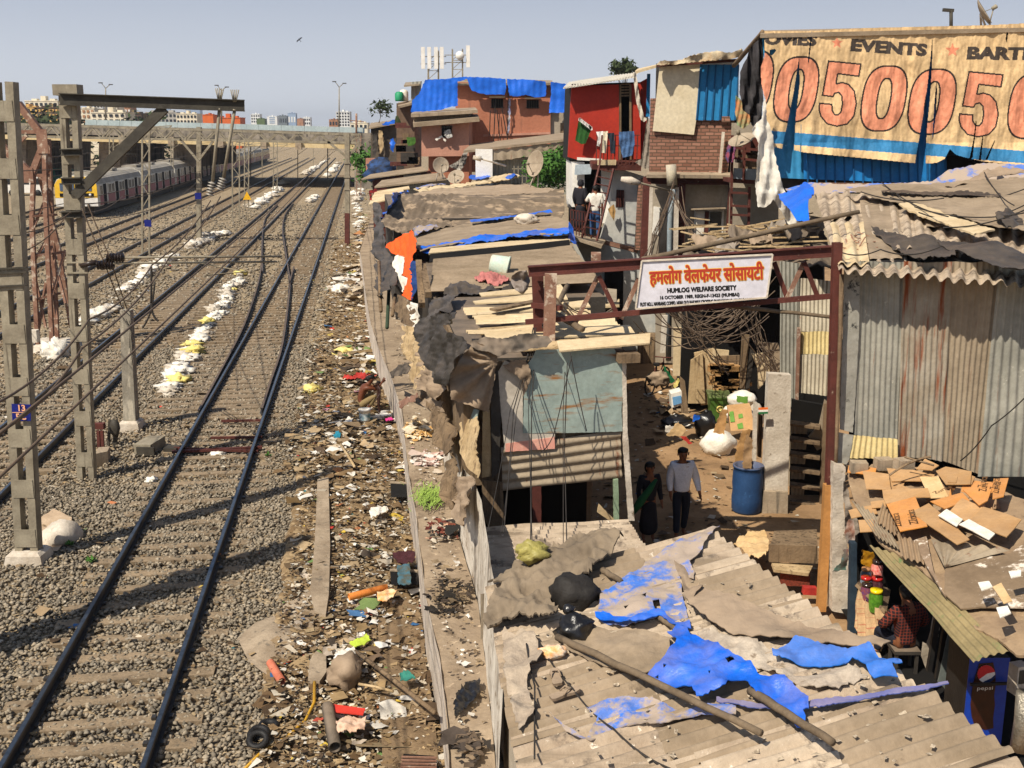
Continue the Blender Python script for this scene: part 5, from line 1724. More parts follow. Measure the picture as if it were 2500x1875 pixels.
SB = [('warped brown board leaning on the side of the panelled shack', [(1062,985),(1085,1000),(1130,1050),(1128,1090),(1110,1120),(1085,1100),(1070,1060)], 'wood', .12),('pale split boards on the side of the panelled shack', [(1140,1035),(1178,1020),(1180,1170),(1160,1150),(1138,1110)], 'woodl', .06),
      ('torn brown hanging cloth at the panelled shack corner', [(1030,960),(1065,950),(1100,985),(1098,1010),(1060,1000),(1045,990)], 'brown', .1),('grey rag bundle hanging on the plaster wall', [(1095,1150),(1130,1110),(1140,1160),(1128,1250),(1105,1240),(1098,1200)], 'wood', .18),
      ('dark torn cloth hanging below the split boards', [(1130,1180),(1165,1165),(1172,1240),(1150,1290),(1128,1270)], 'brown', .15),('blue-grey scrap of sheet beside the shack corner', [(1138,998),(1176,1003),(1172,1038),(1142,1030)], 'bgrey', .03)]
for lab, out, mk, am in SB:
 tarp('leaning_board' if 'board' in lab else 'hanging_cloth', lab, out, MT[mk], TS, .05, am, 2.2,6,2, cat='board' if 'board' in lab else 'cloth', thick=.02)
TW = p3(P(985,830,27), P(1045,830,23), P(1020,960,22))
for lab, out, mk, am in (('long strips of pale sacking hanging above the ledge', [(1000,800),(1045,800),(1060,850),(1050,900),(1035,960),(1015,925),(1005,880),(992,850)], 'woodl', .14),
                         ('dusty brown sacking draped on the ledge by the black sheet', [(1040,860),(1075,900),(1095,950),(1090,985),(1060,970),(1035,950)], 'brown', .14),('red-brown rug rolled on the ledge', [(975,985),(1000,970),(1030,962),(1034,970),(1005,985),(985,1000)], 'rust', .05),
                         ('black and red rags on the ledge near the sacking', [(958,910),(985,890),(1005,885),(1000,915),(975,920),(960,925)], 'blackt', .06)):
 tarp('hanging_sacking' if 'sacking' in lab else 'rug', lab, out, MT[mk], TW, .03, am, 2.5,5,2, cat='cloth', thick=.01)
sh = thing('ribbed_roof_shack', 'shack under a finely ribbed brown roof behind the panelled one', 'shack', FR(2.9,27,0))
m = MB()
frbox(m, 1.45,5.2,23.6,31,0,4.0)
m.build('wall', MT['blackt'], sh)
q = [P(1050,712,23.8), P(1058,634,28), P(1393,602,30.5), P(1470,690,24.6)]
m = MB()
m.corr(q[0], q[1], q[2], q[3], .17, .036,10,0, .03, .03,3)
m.build('roof_sheet', MT['asbd'], sh)
m = MB()
m.slab(P(1046,618,29), P(1392,587,31.5), P(1390,574,32.8), P(1052,606,30.2), .05)
m.build('eave_board', MT['asbl'], sh)
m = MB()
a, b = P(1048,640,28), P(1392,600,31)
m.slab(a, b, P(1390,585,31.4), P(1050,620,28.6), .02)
m.build('eave_shade', MT['dark'], sh)  # near-black strip, paints the shadow below the eave board
for k, (uu, rz_) in enumerate((((1032,650,1046,720),0),((1022,640,1030,745),0))):
 m = MB()
 m.beam(P(uu[0], uu[1],25.5), P(uu[2], uu[3],24), .14)
 m.build('corner_post', MT['wood'], sh)
tarp('blue_cloth_scrap', 'dark blue rag hanging by the corner of the ribbed roof', [(1012,645),(1024,640),(1030,660),(1025,720),(1018,735),(1008,725)], mat('navy_cloth', '20427E', '1A3566', 5), p3(P(1012,645,26), P(1030,640,25.5), P(1018,735,25)), .02, .1,3,4,2, cat='cloth')
m = MB()
c = P(1222,660,26.2)
ax = (Vector((.2, .1,1)).normalized(), Vector((.1,1,-.1)).normalized(), Vector((1,-.1,-.25)).normalized())
m.lathe([(.02,0),(.17,0),(.2, .02),(.25, .42),(.265, .42),(.265, .46),(.24, .46),(.18, .04)], c - ax[2] * .25 + Vector((0,0, .12)),18, ax)
m.build('plastic_tub', mat('pale_aqua_plastic', 'B8CDBE', 'C9C4AE', 3, rough=.5, bump=.1), label='pale aqua plastic tub lying on the ribbed roof', cat='tub')
NR2 = p3(P(1150,700,24.5), P(1300,690,25), P(1230,660,26.5))
tarp('pink_cloth', 'crumpled faded pink cloth at the lower edge of the ribbed roof', [(1158,688),(1172,678),(1205,675),(1235,684),(1248,694),(1240,702),(1210,708),(1188,700),(1170,698)], mat('faded_pink_cloth', 'C27A72', 'A2605A', 8, bump=.5), NR2, .04, .12,4,3,1, cat='cloth')
tarp('dark_cloth', 'dark cloth heap around the pink cloth on the ribbed roof', [(1100,705),(1140,695),(1162,690),(1190,706),(1215,712),(1250,706),(1256,720),(1180,724),(1110,726),(1080,724)], MT['blackw'], NR2, .02, .1,3,4,2, cat='cloth')
tarp('grey_bag', 'grey plastic sheet hanging over the end of the red steel beam', [(1250,668),(1268,655),(1285,652),(1294,680),(1288,700),(1275,712),(1258,702),(1247,686)], mat('grey_plastic', '84786F', '70655C', 3, rough=.45, bump=.5), yp(18.6), .02, .3,3,4,1)
tarp('black_roof_sheet', 'black sheet over the back edge of the board roof', [(1040,790),(1060,745),(1090,730),(1126,715),(1122,735),(1105,765),(1060,790),(1045,830),(1030,810)], MT['blackw'], p3(P(1040,800,21), P(1125,720,22.5), P(1060,730,23.5)), .04, .14,2,5,2)
sh = thing('blue_edged_shack', 'shack whose dusty roof sheet has bright blue edges', 'shack', FR(2.9,34,0))
m = MB()
frbox(m, 1.3,5.6,31.2,38,0,4.3)
m.build('wall', MT['blackt'], sh)
PB = p3(P(1026,605,31), P(1390,560,32.5), P(1270,534,37.5))
fpatch('roof_sheet', [(1017,578),(1010,564),(1070,559),(1148,546),(1270,534),(1344,524),(1390,541),(1388,566),(1300,574),(1197,584),(1105,598),(1048,606),(1026,612),(1019,602)], MT['asbd'], PB, sh, .0, .05, .8,8, .02,1)
fpatch('blue_edge', [(1026,610),(1048,602),(1105,592),(1197,577),(1300,566),(1388,560),(1390,572),(1300,580),(1200,592),(1105,606),(1060,613),(1050,622),(1030,620)], MT['tarp'], p3(P(1026,612,30.9), P(1390,562,32.3), P(1200,600,31.0)), sh, .05, .08,1.5,5, .01,1.5)
fpatch('blue_flap', [(1386,545),(1396,555),(1404,580),(1412,605),(1396,600),(1388,590)], MT['tarp'], p3(P(1386,545,33), P(1412,605,31.8), P(1388,595,31.5)), sh, .0, .1,2,5)
fpatch('blue_edge', [(1148,546),(1215,538),(1270,531),(1344,521),(1350,526),(1270,537),(1210,544),(1150,551)], MT['tarp'], PB, sh, .12, .05,1.5,5)
fpatch('blue_flap', [(1010,566),(1030,560),(1066,556),(1072,561),(1045,570),(1030,575),(1014,580)], MT['tarpd'], PB, sh, .1, .1,2,5)
m = MB()
m.blob(PB(1285,546) + Vector((0,0, .12)),(.38, .26, .2),12,3, .35,2)
m.build('stone', MT['concw'], label='pale lump of stone weighting the blue-edged roof', cat='stone')
sh = thing('draped_shack', 'shack draped with a huge dusty black cover on its roof', 'shack', FR(2.4,45,0))
m = MB()
frbox(m, 1.0,6.2,38.6,54,0,4.6)
m.build('wall', MT['blackt'], sh)
PT = p3(P(985,490,41), P(1372,474,43), P(1234,447,55))
fpatch('roof_cover', [(966,486),(985,474),(1050,464),(1100,458),(1234,446),(1310,456),(1376,467),(1330,473),(1200,475),(1080,482),(1000,490)], mat('sandy_cover', 'AD987F', '988269', 1, rough=.95, bump=.3, spot='7E6C58', sk2=.4, sps=1.2), PT, sh, .0, .1, .5,7)
PF = p3(P(962,492,40.8), P(1374,474,42.8), P(1070,560,37.6))
MT['drape'] = mat('dusty_black_drape', '6A5D4E', '504538', 1.2, rough=.85, bump=.6, bs=6, streak='A08B72', sk=.5, ss=(1.5,1.5,2.5), dust=.3, dcol='9A866F')
fpatch('front_drape', [(960,486),(1000,484),(1080,477),(1200,470),(1330,467),(1376,465),(1378,515),(1370,532),(1340,526),(1270,536),(1148,549),(1070,562),(1010,566),(985,580),(963,572),(940,556),(930,545),(945,520)], MT['drape'], PF, sh, .0, .5, .55,6, .02,1.2, disp=lambda u, v, p: .12 * fz(p, .5) + .14 * rg((p.x * .4 + p.z * .9, p.y * .3, p.z * 1.2), .9,4) + (.04 * math.sin(u * .35 + v * .25 + 3 * nz(p, .8)) if u < 1110 else 0))
PO = p3(P(950,600,33.5), P(1015,590,30.5), P(1000,720,29))
def vfold(amp, per, fq=2.0, k2=.05):
 def f(u, v, p):
  q = 5 * nz(p, .45,3) + v / per * .7
  return amp * (.35 + .65 * abs(nz(p, .8,9)) * 2) * (math.sin(u / per * 5 + q) + .5 * math.sin(u / per * 9.7 - 1.7 * q)) * .8 + k2 * fz(p, fq) * .6
 return f
tarp('orange_cloth', 'vivid orange cloth hanging down beside the ribbed roof', [(953,617),(943,600),(965,583),(978,576),(1007,562),(1017,586),(1014,612),(1007,644),(1018,650),(1027,655),(1019,668),(1021,698),(1008,728),(1000,732),(985,722),(991,700),(997,678),(982,672),(984,645),(985,627),(968,622)], MT['orange'], PO, step=4, fn=vfold(.05,16), cat='cloth')
tarp('white_cloth', 'torn white cloth hanging beside the orange cloth', [(962,636),(973,622),(985,626),(984,655),(982,673),(996,678),(992,700),(984,714),(974,708),(968,690),(966,666)], MT['white'], PO, step=4, fn=vfold(.06,12,2, .15), cat='cloth')
PK = p3(P(912,495,52), P(968,640,32.5), P(921,722,31))
tarp('black_side_sheet', 'torn black sheet hanging down the side above the far ledge', [(910,500),(918,492),(930,500),(938,560),(946,615),(966,634),(958,645),(934,640),(918,632),(908,615),(912,560)], MT['blackw'], PK, step=5, fn=vfold(.14,18,1, .08))
tarp('black_lower_sheet', 'black torn sacking hanging under the white cloth', [(916,640),(946,632),(964,640),(968,680),(962,700),(945,705),(936,722),(922,724),(920,680)], MT['blackw'], PK, step=5, fn=vfold(.12,14,1.5, .08))
tarp('blue_side_strip', 'bright blue tarpaulin strip at the corner of the draped shack', [(934,548),(942,520),(951,493),(966,473),(996,464),(994,470),(975,482),(962,502),(956,530),(950,545)], MT['tarp'], p3(P(934,546,40), P(996,466,47), P(958,500,40.5)), step=5, fn=vfold(.08,14,1, .2))
for k, (u0, v0, u1, v1) in enumerate(((925,640,930,760),(950,700,945,800),(965,720,958,770))):
 tubething('wall_post', ('dark leaning post at the far end of the plaster wall', 'thin green pipe leaning on the far plaster wall', 'short post below the white cloth')[k], 'post', P(u0, v0,33 - k), P(u1, v1,30 - k), .05,(MT['wood'], mat('green_hose', '3A4A36', '2E3C2C', 4), MT['wood'])[k])
for k, (out, lab) in enumerate((([(975,720),(1005,735),(1018,760),(1010,800),(985,790),(968,755)], 'brown board leaning below the orange cloth'),([(1000,735),(1022,742),(1026,790),(1012,800)], 'pale cloth strip hanging below the blue rag'))):
 tarp('leaning_board' if k == 0 else 'hanging_cloth', lab, out, (MT['wood'], MT['white'])[k], p3(P(975,720,29), P(1025,740,25.5), P(1000,800,26)), .0, .1,2,5,2, cat='board' if k == 0 else 'cloth', thick=.02)
for lab, y, qd, mt, th, dz in (('far low shack with a plain sloping sheet roof beside the tracks', 66,((882,437),(1042,416),(1031,406),(905,425)), 'asbd', .06, .7),('long low shack with a pale-edged sheet roof below the pink house', 60,((914,456),(1090,436),(1080,420),(932,440)), 'asbd', .08, .55)):
 sh = thing('low_shack', lab, 'shack', P(950,470, y))
 a, b, c, d = [P(u, v, y + (0,0,4,4)[i]) for i, (u, v) in enumerate(qd)]
 m = MB()
 m.slab(a, b, c, d, th)
 m.build('roof_sheet', MT[mt], sh)
 m = MB()
 o = Vector((0, .4,-.1))
 m.prism([Vector((a.x + .6, a.y + .4,0)), Vector((b.x - .2, b.y + .4,0)), b + o, a + o + Vector((.6,0,0))],(0,3.2,0))
 m.build('wall', MT['redp'] if y == 66 else MT['greyw'], sh)
 m = MB()
 m.slab(P(985,441 if y == 66 else 462, y + .3), P(1028,433 if y == 66 else 455, y + .3), P(1028,424 if y == 66 else 446, y + .3), P(985,428 if y == 66 else 450, y + .3), .02)
 m.build('tin_panel', MT['tin'], sh)
m = MB()
for i in range(4):
 m.slab(P(900 + 4 * i, 498 - 8 * i, 53 + i * 1.4), P(958 + 14 * i, 484 - 8 * i, 53 + i * 1.4), P(956 + 14 * i, 478 - 8 * i, 54 + i * 1.4), P(904 + 4 * i, 491 - 8 * i, 54 + i * 1.4), .05)
m.build('stacked_sheets', MT['asbl'], label='stack of pale roofing sheets at the head of the far ledge', cat='sheets')
tarp('striped_cloth', 'red and black striped cloth hanging at the head of the far ledge', [(901,465),(920,461),(921,468),(908,472),(909,488),(903,488)], mat('red_striped_cloth', 'B02A2A', '2A1418', 9, streak='1E1416', sk=.5, ss=(.3, .3,12)), yp(54), .0, .1,2,4,1, cat='cloth')
RT = p3(P(1060,462,56), P(1260,440,58), P(1180,436,62))
sh = thing('board_roof_shack', 'low shack behind the draped one with pale boards and blue sheets on top', 'shack', P(1150,470,57))
m = MB()
m.prism([P(1000,475,57), P(1310,465,57), P(1310,450,57), P(1000,462,57)],(0,6,-.3))
m.build('wall', MT['blackt'], sh)
for k, (out, mk) in enumerate((([(1010,468),(1075,458),(1180,446),(1240,440),(1232,446),(1180,454),(1080,466),(1030,474)], 'asbl'),([(1015,464),(1080,452),(1090,455),(1040,465),(1020,470)], 'tarpd'),([(1145,440),(1150,436),(1195,438),(1200,443),(1165,448),(1148,446)], 'tarp'),([(1195,445),(1250,432),(1270,440),(1250,450),(1200,454)], 'asbl'),([(1235,448),(1255,438),(1264,441),(1250,450)], 'tarp'))):
 fpatch('roof_board' if k in (0,3) else 'roof_cloth', out, MT[mk], RT, sh, .1 + .05 * k, .12,1,5, .03)
def dish(label, c, r, look, foot=None, mt='dish', arm=.75, tilt=0):
 c = Vector(c)
 z = Vector(look).normalized()
 x = z.cross(UZ).normalized()
 y = x.cross(z)
 root = thing('satellite_dish', label, 'satellite dish', Vector(foot[0]) if foot else c - UZ * r, 'satellite dishes')
 m = MB()
 pr = []
 for i in range(7):
  q = i / 6
  pr.append((max(.001, r * q), r * .28 * q * q))
 pr += [(r * 1.02, r * .28),(r * 1.0, r * .25)] + [(max(.001, r * q), r * .28 * q * q - .02) for q in (.8, .5, .2,0)]
 m.lathe(pr, c - z * (r * .14),28,(x, y, z))
 m.build('reflector', MT[mt], root)
 m = MB()
 f = c + z * (r * arm) - y * (r * .15)
 m.tube([c - y * r * .95, f], .018,5)
 m.tube([c - x * r * .7 + y * r * .1, f], .01,5)
 hd = m.build('feed_arm', MT['galv'], root)
 m = MB()
 m.lathe([(.01,-.06),(.05,-.05),(.06, .08),(.01, .1)], f, 10,(x, y, z))
 m.build('feed_horn', MT['galv'], hd)
 if foot:
  m = MB()
  h = c - z * (r * .2)
  for p in foot: m.tube([h, Vector(p)], .03,5)
  m.build('tripod', MT['concw'], root)
 return root
dish('large satellite dish on white tripod legs above the draped roof', P(1309,400,50), .58,(-.82,-.6, .22),[P(1291,463,50), P(1313,462,50), P(1302,445,51)])
dish('round satellite dish standing upright below the pink house', P(1076,404,60), .43,(.25,-.9, .25),[P(1064,440,60), P(1082,436,60), P(1072,430,61)])
dish('satellite dish tilted skyward right of the upright one', P(1114,433,58), .43,(-.2,-.75, .62),[P(1112,450,58), P(1124,447,58), P(1118,446,59)])
# ================================================================ pink houses with blue tarpaulins
YP = 74.0
ph = thing('pink_house', 'tall pink plastered house with two barred windows under blue tarpaulins', 'house', P(1260,400, YP))
m = MB()
m.prism([P(1112,420, YP), P(1344,420, YP), P(1344,205, YP), P(1112,200, YP)],(0,9,0))
m.build('wall', MT['pinkw'], ph)
m = MB()
m.beam(P(1180,331, YP - .05), P(1344,325, YP - .05), .1, .14)
m.build('string_course', MT['pinkl'], ph)
m = MB()
m.slab(P(1100,203, YP - .5), P(1350,202, YP - .5), P(1348,196, YP + 9), P(1105,192, YP + 9), .15)
m.build('roof', MT['asbd'], ph)
for u0, u1, v0, v1 in ((1200,1228,241,264),(1286,1315,244,265)):
 m = MB()
 m.prism([P(u0, v1, YP - .02), P(u1, v1, YP - .02), P(u1, v0, YP - .02), P(u0, v0, YP - .02)],(0, .05,0))
 wn = m.build('window', MT['dark'], ph)
 m = MB()
 m.prism([P(u0 - 5, v0 - 2, YP), P(u1 + 5, v0 - 2, YP), P(u1 + 5, v0 - 5, YP), P(u0 - 5, v0 - 5, YP)],(0,-.55,0))
 m.build('canopy', MT['asbl'], wn)
 m = MB()
 for k in range(6): m.beam(P(u0 + (u1 - u0) * k / 5, v1, YP - .12), P(u0 + (u1 - u0) * k / 5, v0, YP - .12), .03)
 m.beam(P(u0 - 3, v1 - 2, YP - .12), P(u1 + 3, v1 - 2, YP - .12), .03)
 m.build('window_bars', MT['galvd'], wn)
m = MB()
for u0, v0, u1, v1 in ((1210,240,1205,345),(1225,262,1240,340),(1241,200,1238,370),(1213,268,1222,345),(1197,270,1195,330)): m.cable(P(u0, v0, YP - .3), P(u1, v1, YP - .3), .1, .03)
m.build('cable', MT['cable'], ph)
tarp('hanging_rag', 'narrow white and blue rag hanging down the pink wall', [(1242,240),(1247,240),(1246,290),(1243,325),(1238,326),(1240,300)], mat('blue_white_rag', 'C9C4BC', '3A4E9A', 1.5), yp(YP - .25),0, .1,2,4)
pf = thing('pink_annexe', 'lower pale pink house with one barred window and a slab canopy', 'house', P(1087,382,68))
m = MB()
m.prism([P(1029,382,68), P(1145,381,68), P(1145,287,68), P(1029,298,68)],(.0,6,0))
m.prism([P(1046,450,68.6), P(1145,450,68.6), P(1145,381,68.6), P(1046,382,68.6)],(.0,5,0),1)
m.build('wall', [MT['pinkl'], MT['pinkw']], pf)
m = MB()
m.slab(P(1008,300,67.2), P(1170,286,67.2), P(1165,278,74), P(1010,290,74), .25)
m.build('canopy', MT['asbd'], pf)
m = MB()
m.slab(P(1003,278,68), P(1166,268,68), P(1160,262,73.5), P(1010,270,73.5), .2)
m.prism([P(1010,300,69), P(1145,290,69), P(1145,268,69), P(1010,278,69)],(0,5,0))
m.build('upper_slab', MT['conc'], pf)
m = MB()
m.prism([P(1078,336,67.97), P(1103,336,67.97), P(1103,307,67.97), P(1078,307,67.97)],(0, .05,0))
wn = m.build('window', MT['dark'], pf)
m = MB()
for k in range(5): m.beam(P(1079 + k * 6,314,67.8), P(1079 + k * 6,305,67.8), .03)
m.beam(P(1076,310,67.8), P(1105,310,67.8), .04)
m.build('window_bars', MT['galvd'], wn)
rag('white and black washing hanging in the pale pink house window', [(1086,318),(1100,316),(1104,335),(1092,338),(1084,330)],0, mat('mixed_washing', 'DAD6CC', '2A2A2C', 9), 'washing', 'washing', .1,4,3, plane=yp(67.6))
rag('folded white cloth stuck on the pale pink wall', [(1062,340),(1078,330),(1090,342),(1088,346),(1078,336),(1066,344)],0, MT['white'], 'white_cloth', 'cloth', .05,4,3, plane=yp(67.7))
YT = YP - .55
MT['tarpf'] = mat('blue_tarpaulin_hung', '166CE0', '105CC8', 1.2, rough=.5, bump=.5, bs=5, spec=.4)
def hang(label, out, y, amp=.18, per=14, nm='hung_tarpaulin'):
 return tarp(nm, label, out, MT['tarpf'], yp(y), step=4, fn=lambda u, v, p: amp * (.1 * math.sin(u / per * 5 + 9 * nz(p, .25) + v / 30) + .6 * rg(p, .35,4) + .6 * fz(p, .5)) + .15, fray=1)
hang('leftmost blue tarpaulin, hanging lowest over the pale pink house', [(1004,274),(1007,246),(1024,229),(1032,210),(1039,195),(1090,193),(1117,198),(1118,258),(1087,264),(1080,268),(1040,272)],69.5)
hang('second blue tarpaulin, sagging over the first barred window', [(1139,188),(1183,189),(1234,193),(1236,215),(1232,232),(1185,231),(1153,222),(1146,210)], YT)
hang('third blue tarpaulin, hanging over the second barred window', [(1237,193),(1295,195),(1332,200),(1334,215),(1332,235),(1305,238),(1283,231),(1262,236),(1244,234)], YT)
hang('rightmost blue tarpaulin, hanging beside the red house', [(1344,200),(1395,207),(1396,240),(1392,275),(1340,276),(1342,250),(1346,230)], YT)
hang('small blue tarpaulin corner between the first two', [(1092,192),(1139,187),(1141,193),(1120,199),(1095,197)], YT)
gh = thing('grey_back_house', 'narrow grey patched house between pink wall and red house', 'house', P(1366,420, YP + .3))
m = MB()
m.prism([P(1344,420, YP + .3), P(1420,420, YP + .3), P(1420,205, YP + .3), P(1344,205, YP + .3)],(0,7,0))
m.build('wall', MT['greyw'], gh)
m = MB()
m.prism([P(1368,330, YP), P(1390,330, YP), P(1390,300, YP), P(1368,300, YP)],(0, .1,0))
m.build('shutter', MT['wood'], gh)
fs = thing('fringed_shed', 'long shed with a sloping roof and a fringed brown fascia', 'shed', P(1260,470,60))
m = MB()
m.slab(P(1131,368,60), P(1392,338,60), P(1392,322,70), P(1150,352,70), .12)
m.build('roof', MT['asbd'], fs)
m = MB()
m.corr(P(1197,366,60.1), P(1392,343,60.1), P(1392,370,60.1), P(1199,392,60.1), .5, .03,3,0, .15, .03,2)
m.build('fascia', MT['tinb'], fs)
m = MB()
m.corr(P(1200,385,61), P(1410,362,61), P(1410,475,61), P(1200,475,61), .2, .025,2)
m.build('wall', MT['tin'], fs)
m = MB()
m.box(P(1182,415,60.2),(.9, .4,2.2))
m.build('pillar', MT['whitew'], fs)
m = MB()
for k in range(6): m.beam(P(1255 + k * 10,452,59.5), P(1255 + k * 10,405,59.5), .04)
for v_ in (412,430,448): m.beam(P(1250, v_, 59.5), P(1312, v_, 59.5), .04)
m.build('grille', MT['galv'], fs)
tarp('striped_sheet', 'twisted striped sheet slung below the pale pink house', [(1096,405),(1120,392),(1136,368),(1143,370),(1138,395),(1126,415),(1108,412)], mat('striped_grey_sheet', 'CFC7B8', '4A443E', 5, streak='2E2A26', sk=.5, ss=(7,7,7)), yp(64),0, .25,1.5,4,1, cat='cloth')
simple('lamp_arm', 'white street lamp head lying out over the low roofs', 'street lamp', MT['concw'], lambda m: (m.tube([P(1155,384,57), P(1175,388,57)],[.1, .14],8), m.tube([P(1175,388,57), P(1235,405,58)], .05,6)))
lh = thing('patchwork_house', 'narrow patchwork house of tin and bare brick with a water tank', 'house', P(990,400,78))
m = MB()
m.prism([P(968,420,78), P(1012,420,78), P(1012,248,78), P(968,252,78)],(0,6,0))
m.build('wall', mat('bare_brown_brick', '7E6652', '5E4C3E', 1.5, bump=.5, streak='4A3C30', sk=.45, ss=(.4, .4,5)), lh)
m = MB()
m.corr(P(1004,200,77.5), P(1030,198,77.5), P(1024,250,77.5), P(1003,250,77.5), .25, .03,2)
m.build('tin_wall', MT['tin'], lh)
m = MB()
m.slab(P(986,208,77), P(1024,204,77), P(1022,199,82), P(990,201,82), .12)
m.build('roof', MT['tinb'], lh)
m = MB()
m.slab(P(972,259,77), P(1008,250,77), P(1006,244,80), P(972,250,80), .15)
m.build('ledge', MT['conc'], lh)
m = MB()
m.lathe([(.02,0),(.28,0),(.3, .1),(.3, .5),(.2, .62),(.02, .64)], P(975,247,78.5),14)
m.build('water_tank', mat('green_tank', '2E9A6A', '248058', 3, rough=.5), label='small green water tank on the patchwork house', cat='water tank')
m = MB()
m.lathe([(.02,0),(.3,0),(.32, .1),(.32, .6),(.22, .75),(.02, .78)], P(986,247,79),14)
m.build('water_tank', MT['white'], label='white water tank beside the small green one', cat='water tank')
fd = thing('far_shack', 'tall dark shack of rags and posts at the far end of the row', 'shack', P(940,420,88))
m = MB()
m.prism([P(905,430,88), P(968,430,88), P(966,300,88), P(905,310,88)],(0,8,0))
m.build('wall', mat('dark_rag_wall', '6E6254', '4A4238', 1, bump=.4, spot='2E2A26', sk2=.45, sps=.8), fd)
m = MB()
m.slab(P(900,312,87.4), P(968,300,87.4), P(968,292,95), P(905,300,95), .1)
m.build('roof', MT['asbd'], fd)
m = MB()
m.box(P(914,412,86.5),(1.2, .8,1.6))
m.build('lean_box', MT['pinkl'], fd)
for lab, out, mk, y in (('dark grey cloth on the far shack wall', [(910,330),(920,322),(922,360),(918,380),(910,378)], 'blackt', 87.6),('pale yellow strip of cloth on the far shack wall', [(924,318),(934,320),(936,360),(928,376),(924,350)], 'woodl', 87.6),('blue cloth on the far shack roof', [(932,302),(960,292),(1000,290),(1002,296),(965,300),(940,306)], 'tarp', 86.5),('blue strip hanging on the far shack corner', [(952,340),(960,336),(966,350),(960,372),(954,366)], 'tarp', 87.4),
      ('green flag with a white zigzag border near the far shack', [(992,336),(1013,334),(1015,348),(996,358)], 'leaf', 76),('dark green flag hanging at the patchwork house', [(966,284),(972,282),(980,300),(978,308),(964,302)], 'leafd', 77)):
 rag(lab, out, 0, MT[mk], 'flag' if 'flag' in lab else 'cloth_strip', 'flag' if 'flag' in lab else 'cloth', .15,2,4, plane=yp(y))
m = MB()
m.blob(P(935,418,84),(1.3, .8, .9),4,3, .4,2)
m.build('cloth_bundle', mat('blue_black_bundle', '2E4E80', '24262C', 3, bump=.5), label='blue and black cloth bundle at the foot of the far shack', cat='bundle')
m = MB()
for k in range(12):
 rk = random.Random(k)
 m.box(P(rk.uniform(966,1020), rk.uniform(290,420),76.5),(rk.uniform(.3,1.4), .2, rk.uniform(.1, .8)), None, k % 3)
m.build('ledge_clutter', [MT['wood'], MT['redp'], MT['blackt']], label='clutter of boards and boxes stacked up the patchwork house', cat='clutter', kind='stuff')
bush = leaf_tree('dusty green bush beside the railway wall near the bridge', P(905,440,92),3.2,2.2, MT['leaf'],900,5, .25, .08, 'bush', 'green_bush', .4)
leaf_tree('small bare-topped weed tree above the far shack roof', P(925,300,90),1.6,1.2, MT['leafd'],260,6, .18, .05, 'bush', 'green_bush', .7)
def cellmast(label, u, v0, v1, y, n, dishu=None):
 b, t = P(u, v0, y), P(u, v1, y)
 root = thing('antenna_mast', label, 'antenna mast', b, 'antenna masts above the pink house')
 m = MB()
 w0 = .35
 for i, j in ((-1,-1),(1,-1),(1,1),(-1,1)): m.beam(b + Vector((i * w0, j * w0,0)), t + Vector((i * w0, j * w0,0)), .07)
 k = int((t.z - b.z) / .6)
 for q in range(k):
  z0 = Vector((0,0, q * .6))
  m.beam(b + z0 + Vector((-w0,-w0,0)), b + z0 + Vector((w0,-w0, .6)), .04)
  m.beam(b + z0 + Vector((w0,-w0,0)), b + z0 + Vector((w0,-w0,0)) + Vector((-2 * w0,0,0)), .04)
 for h_ in (.55, .8): m.beam(b.lerp(t, h_) - Vector((.9,0,0)), b.lerp(t, h_) + Vector((.9,0,0)), .05)
 m.build('lattice_mast', MT['galv'], root)
 for x in n:
  m = MB()
  m.box(b.lerp(t, .74) + Vector((x, -.45,0)),(.26, .16,1.45))
  m.build('panel_antenna', MT['cabwh'], root)
 if dishu:
  m = MB()
  c = P(dishu[0], dishu[1], y - .6)
  m.lathe([(.01,-.05),(.3,0),(.3, .12),(.01, .14)], c, 16,(Vector((1,0,0)), UZ, Vector((0,-1,0))))
  m.build('drum_antenna', MT['cabwh'], root)
cellmast('antenna mast carrying four long white panels', 1058,195,124,80,(-.68,-.25, .22, .62))
cellmast('antenna mast with a white round drum beside the panelled mast', 1117,192,120,80,(.75,),(1123,136))
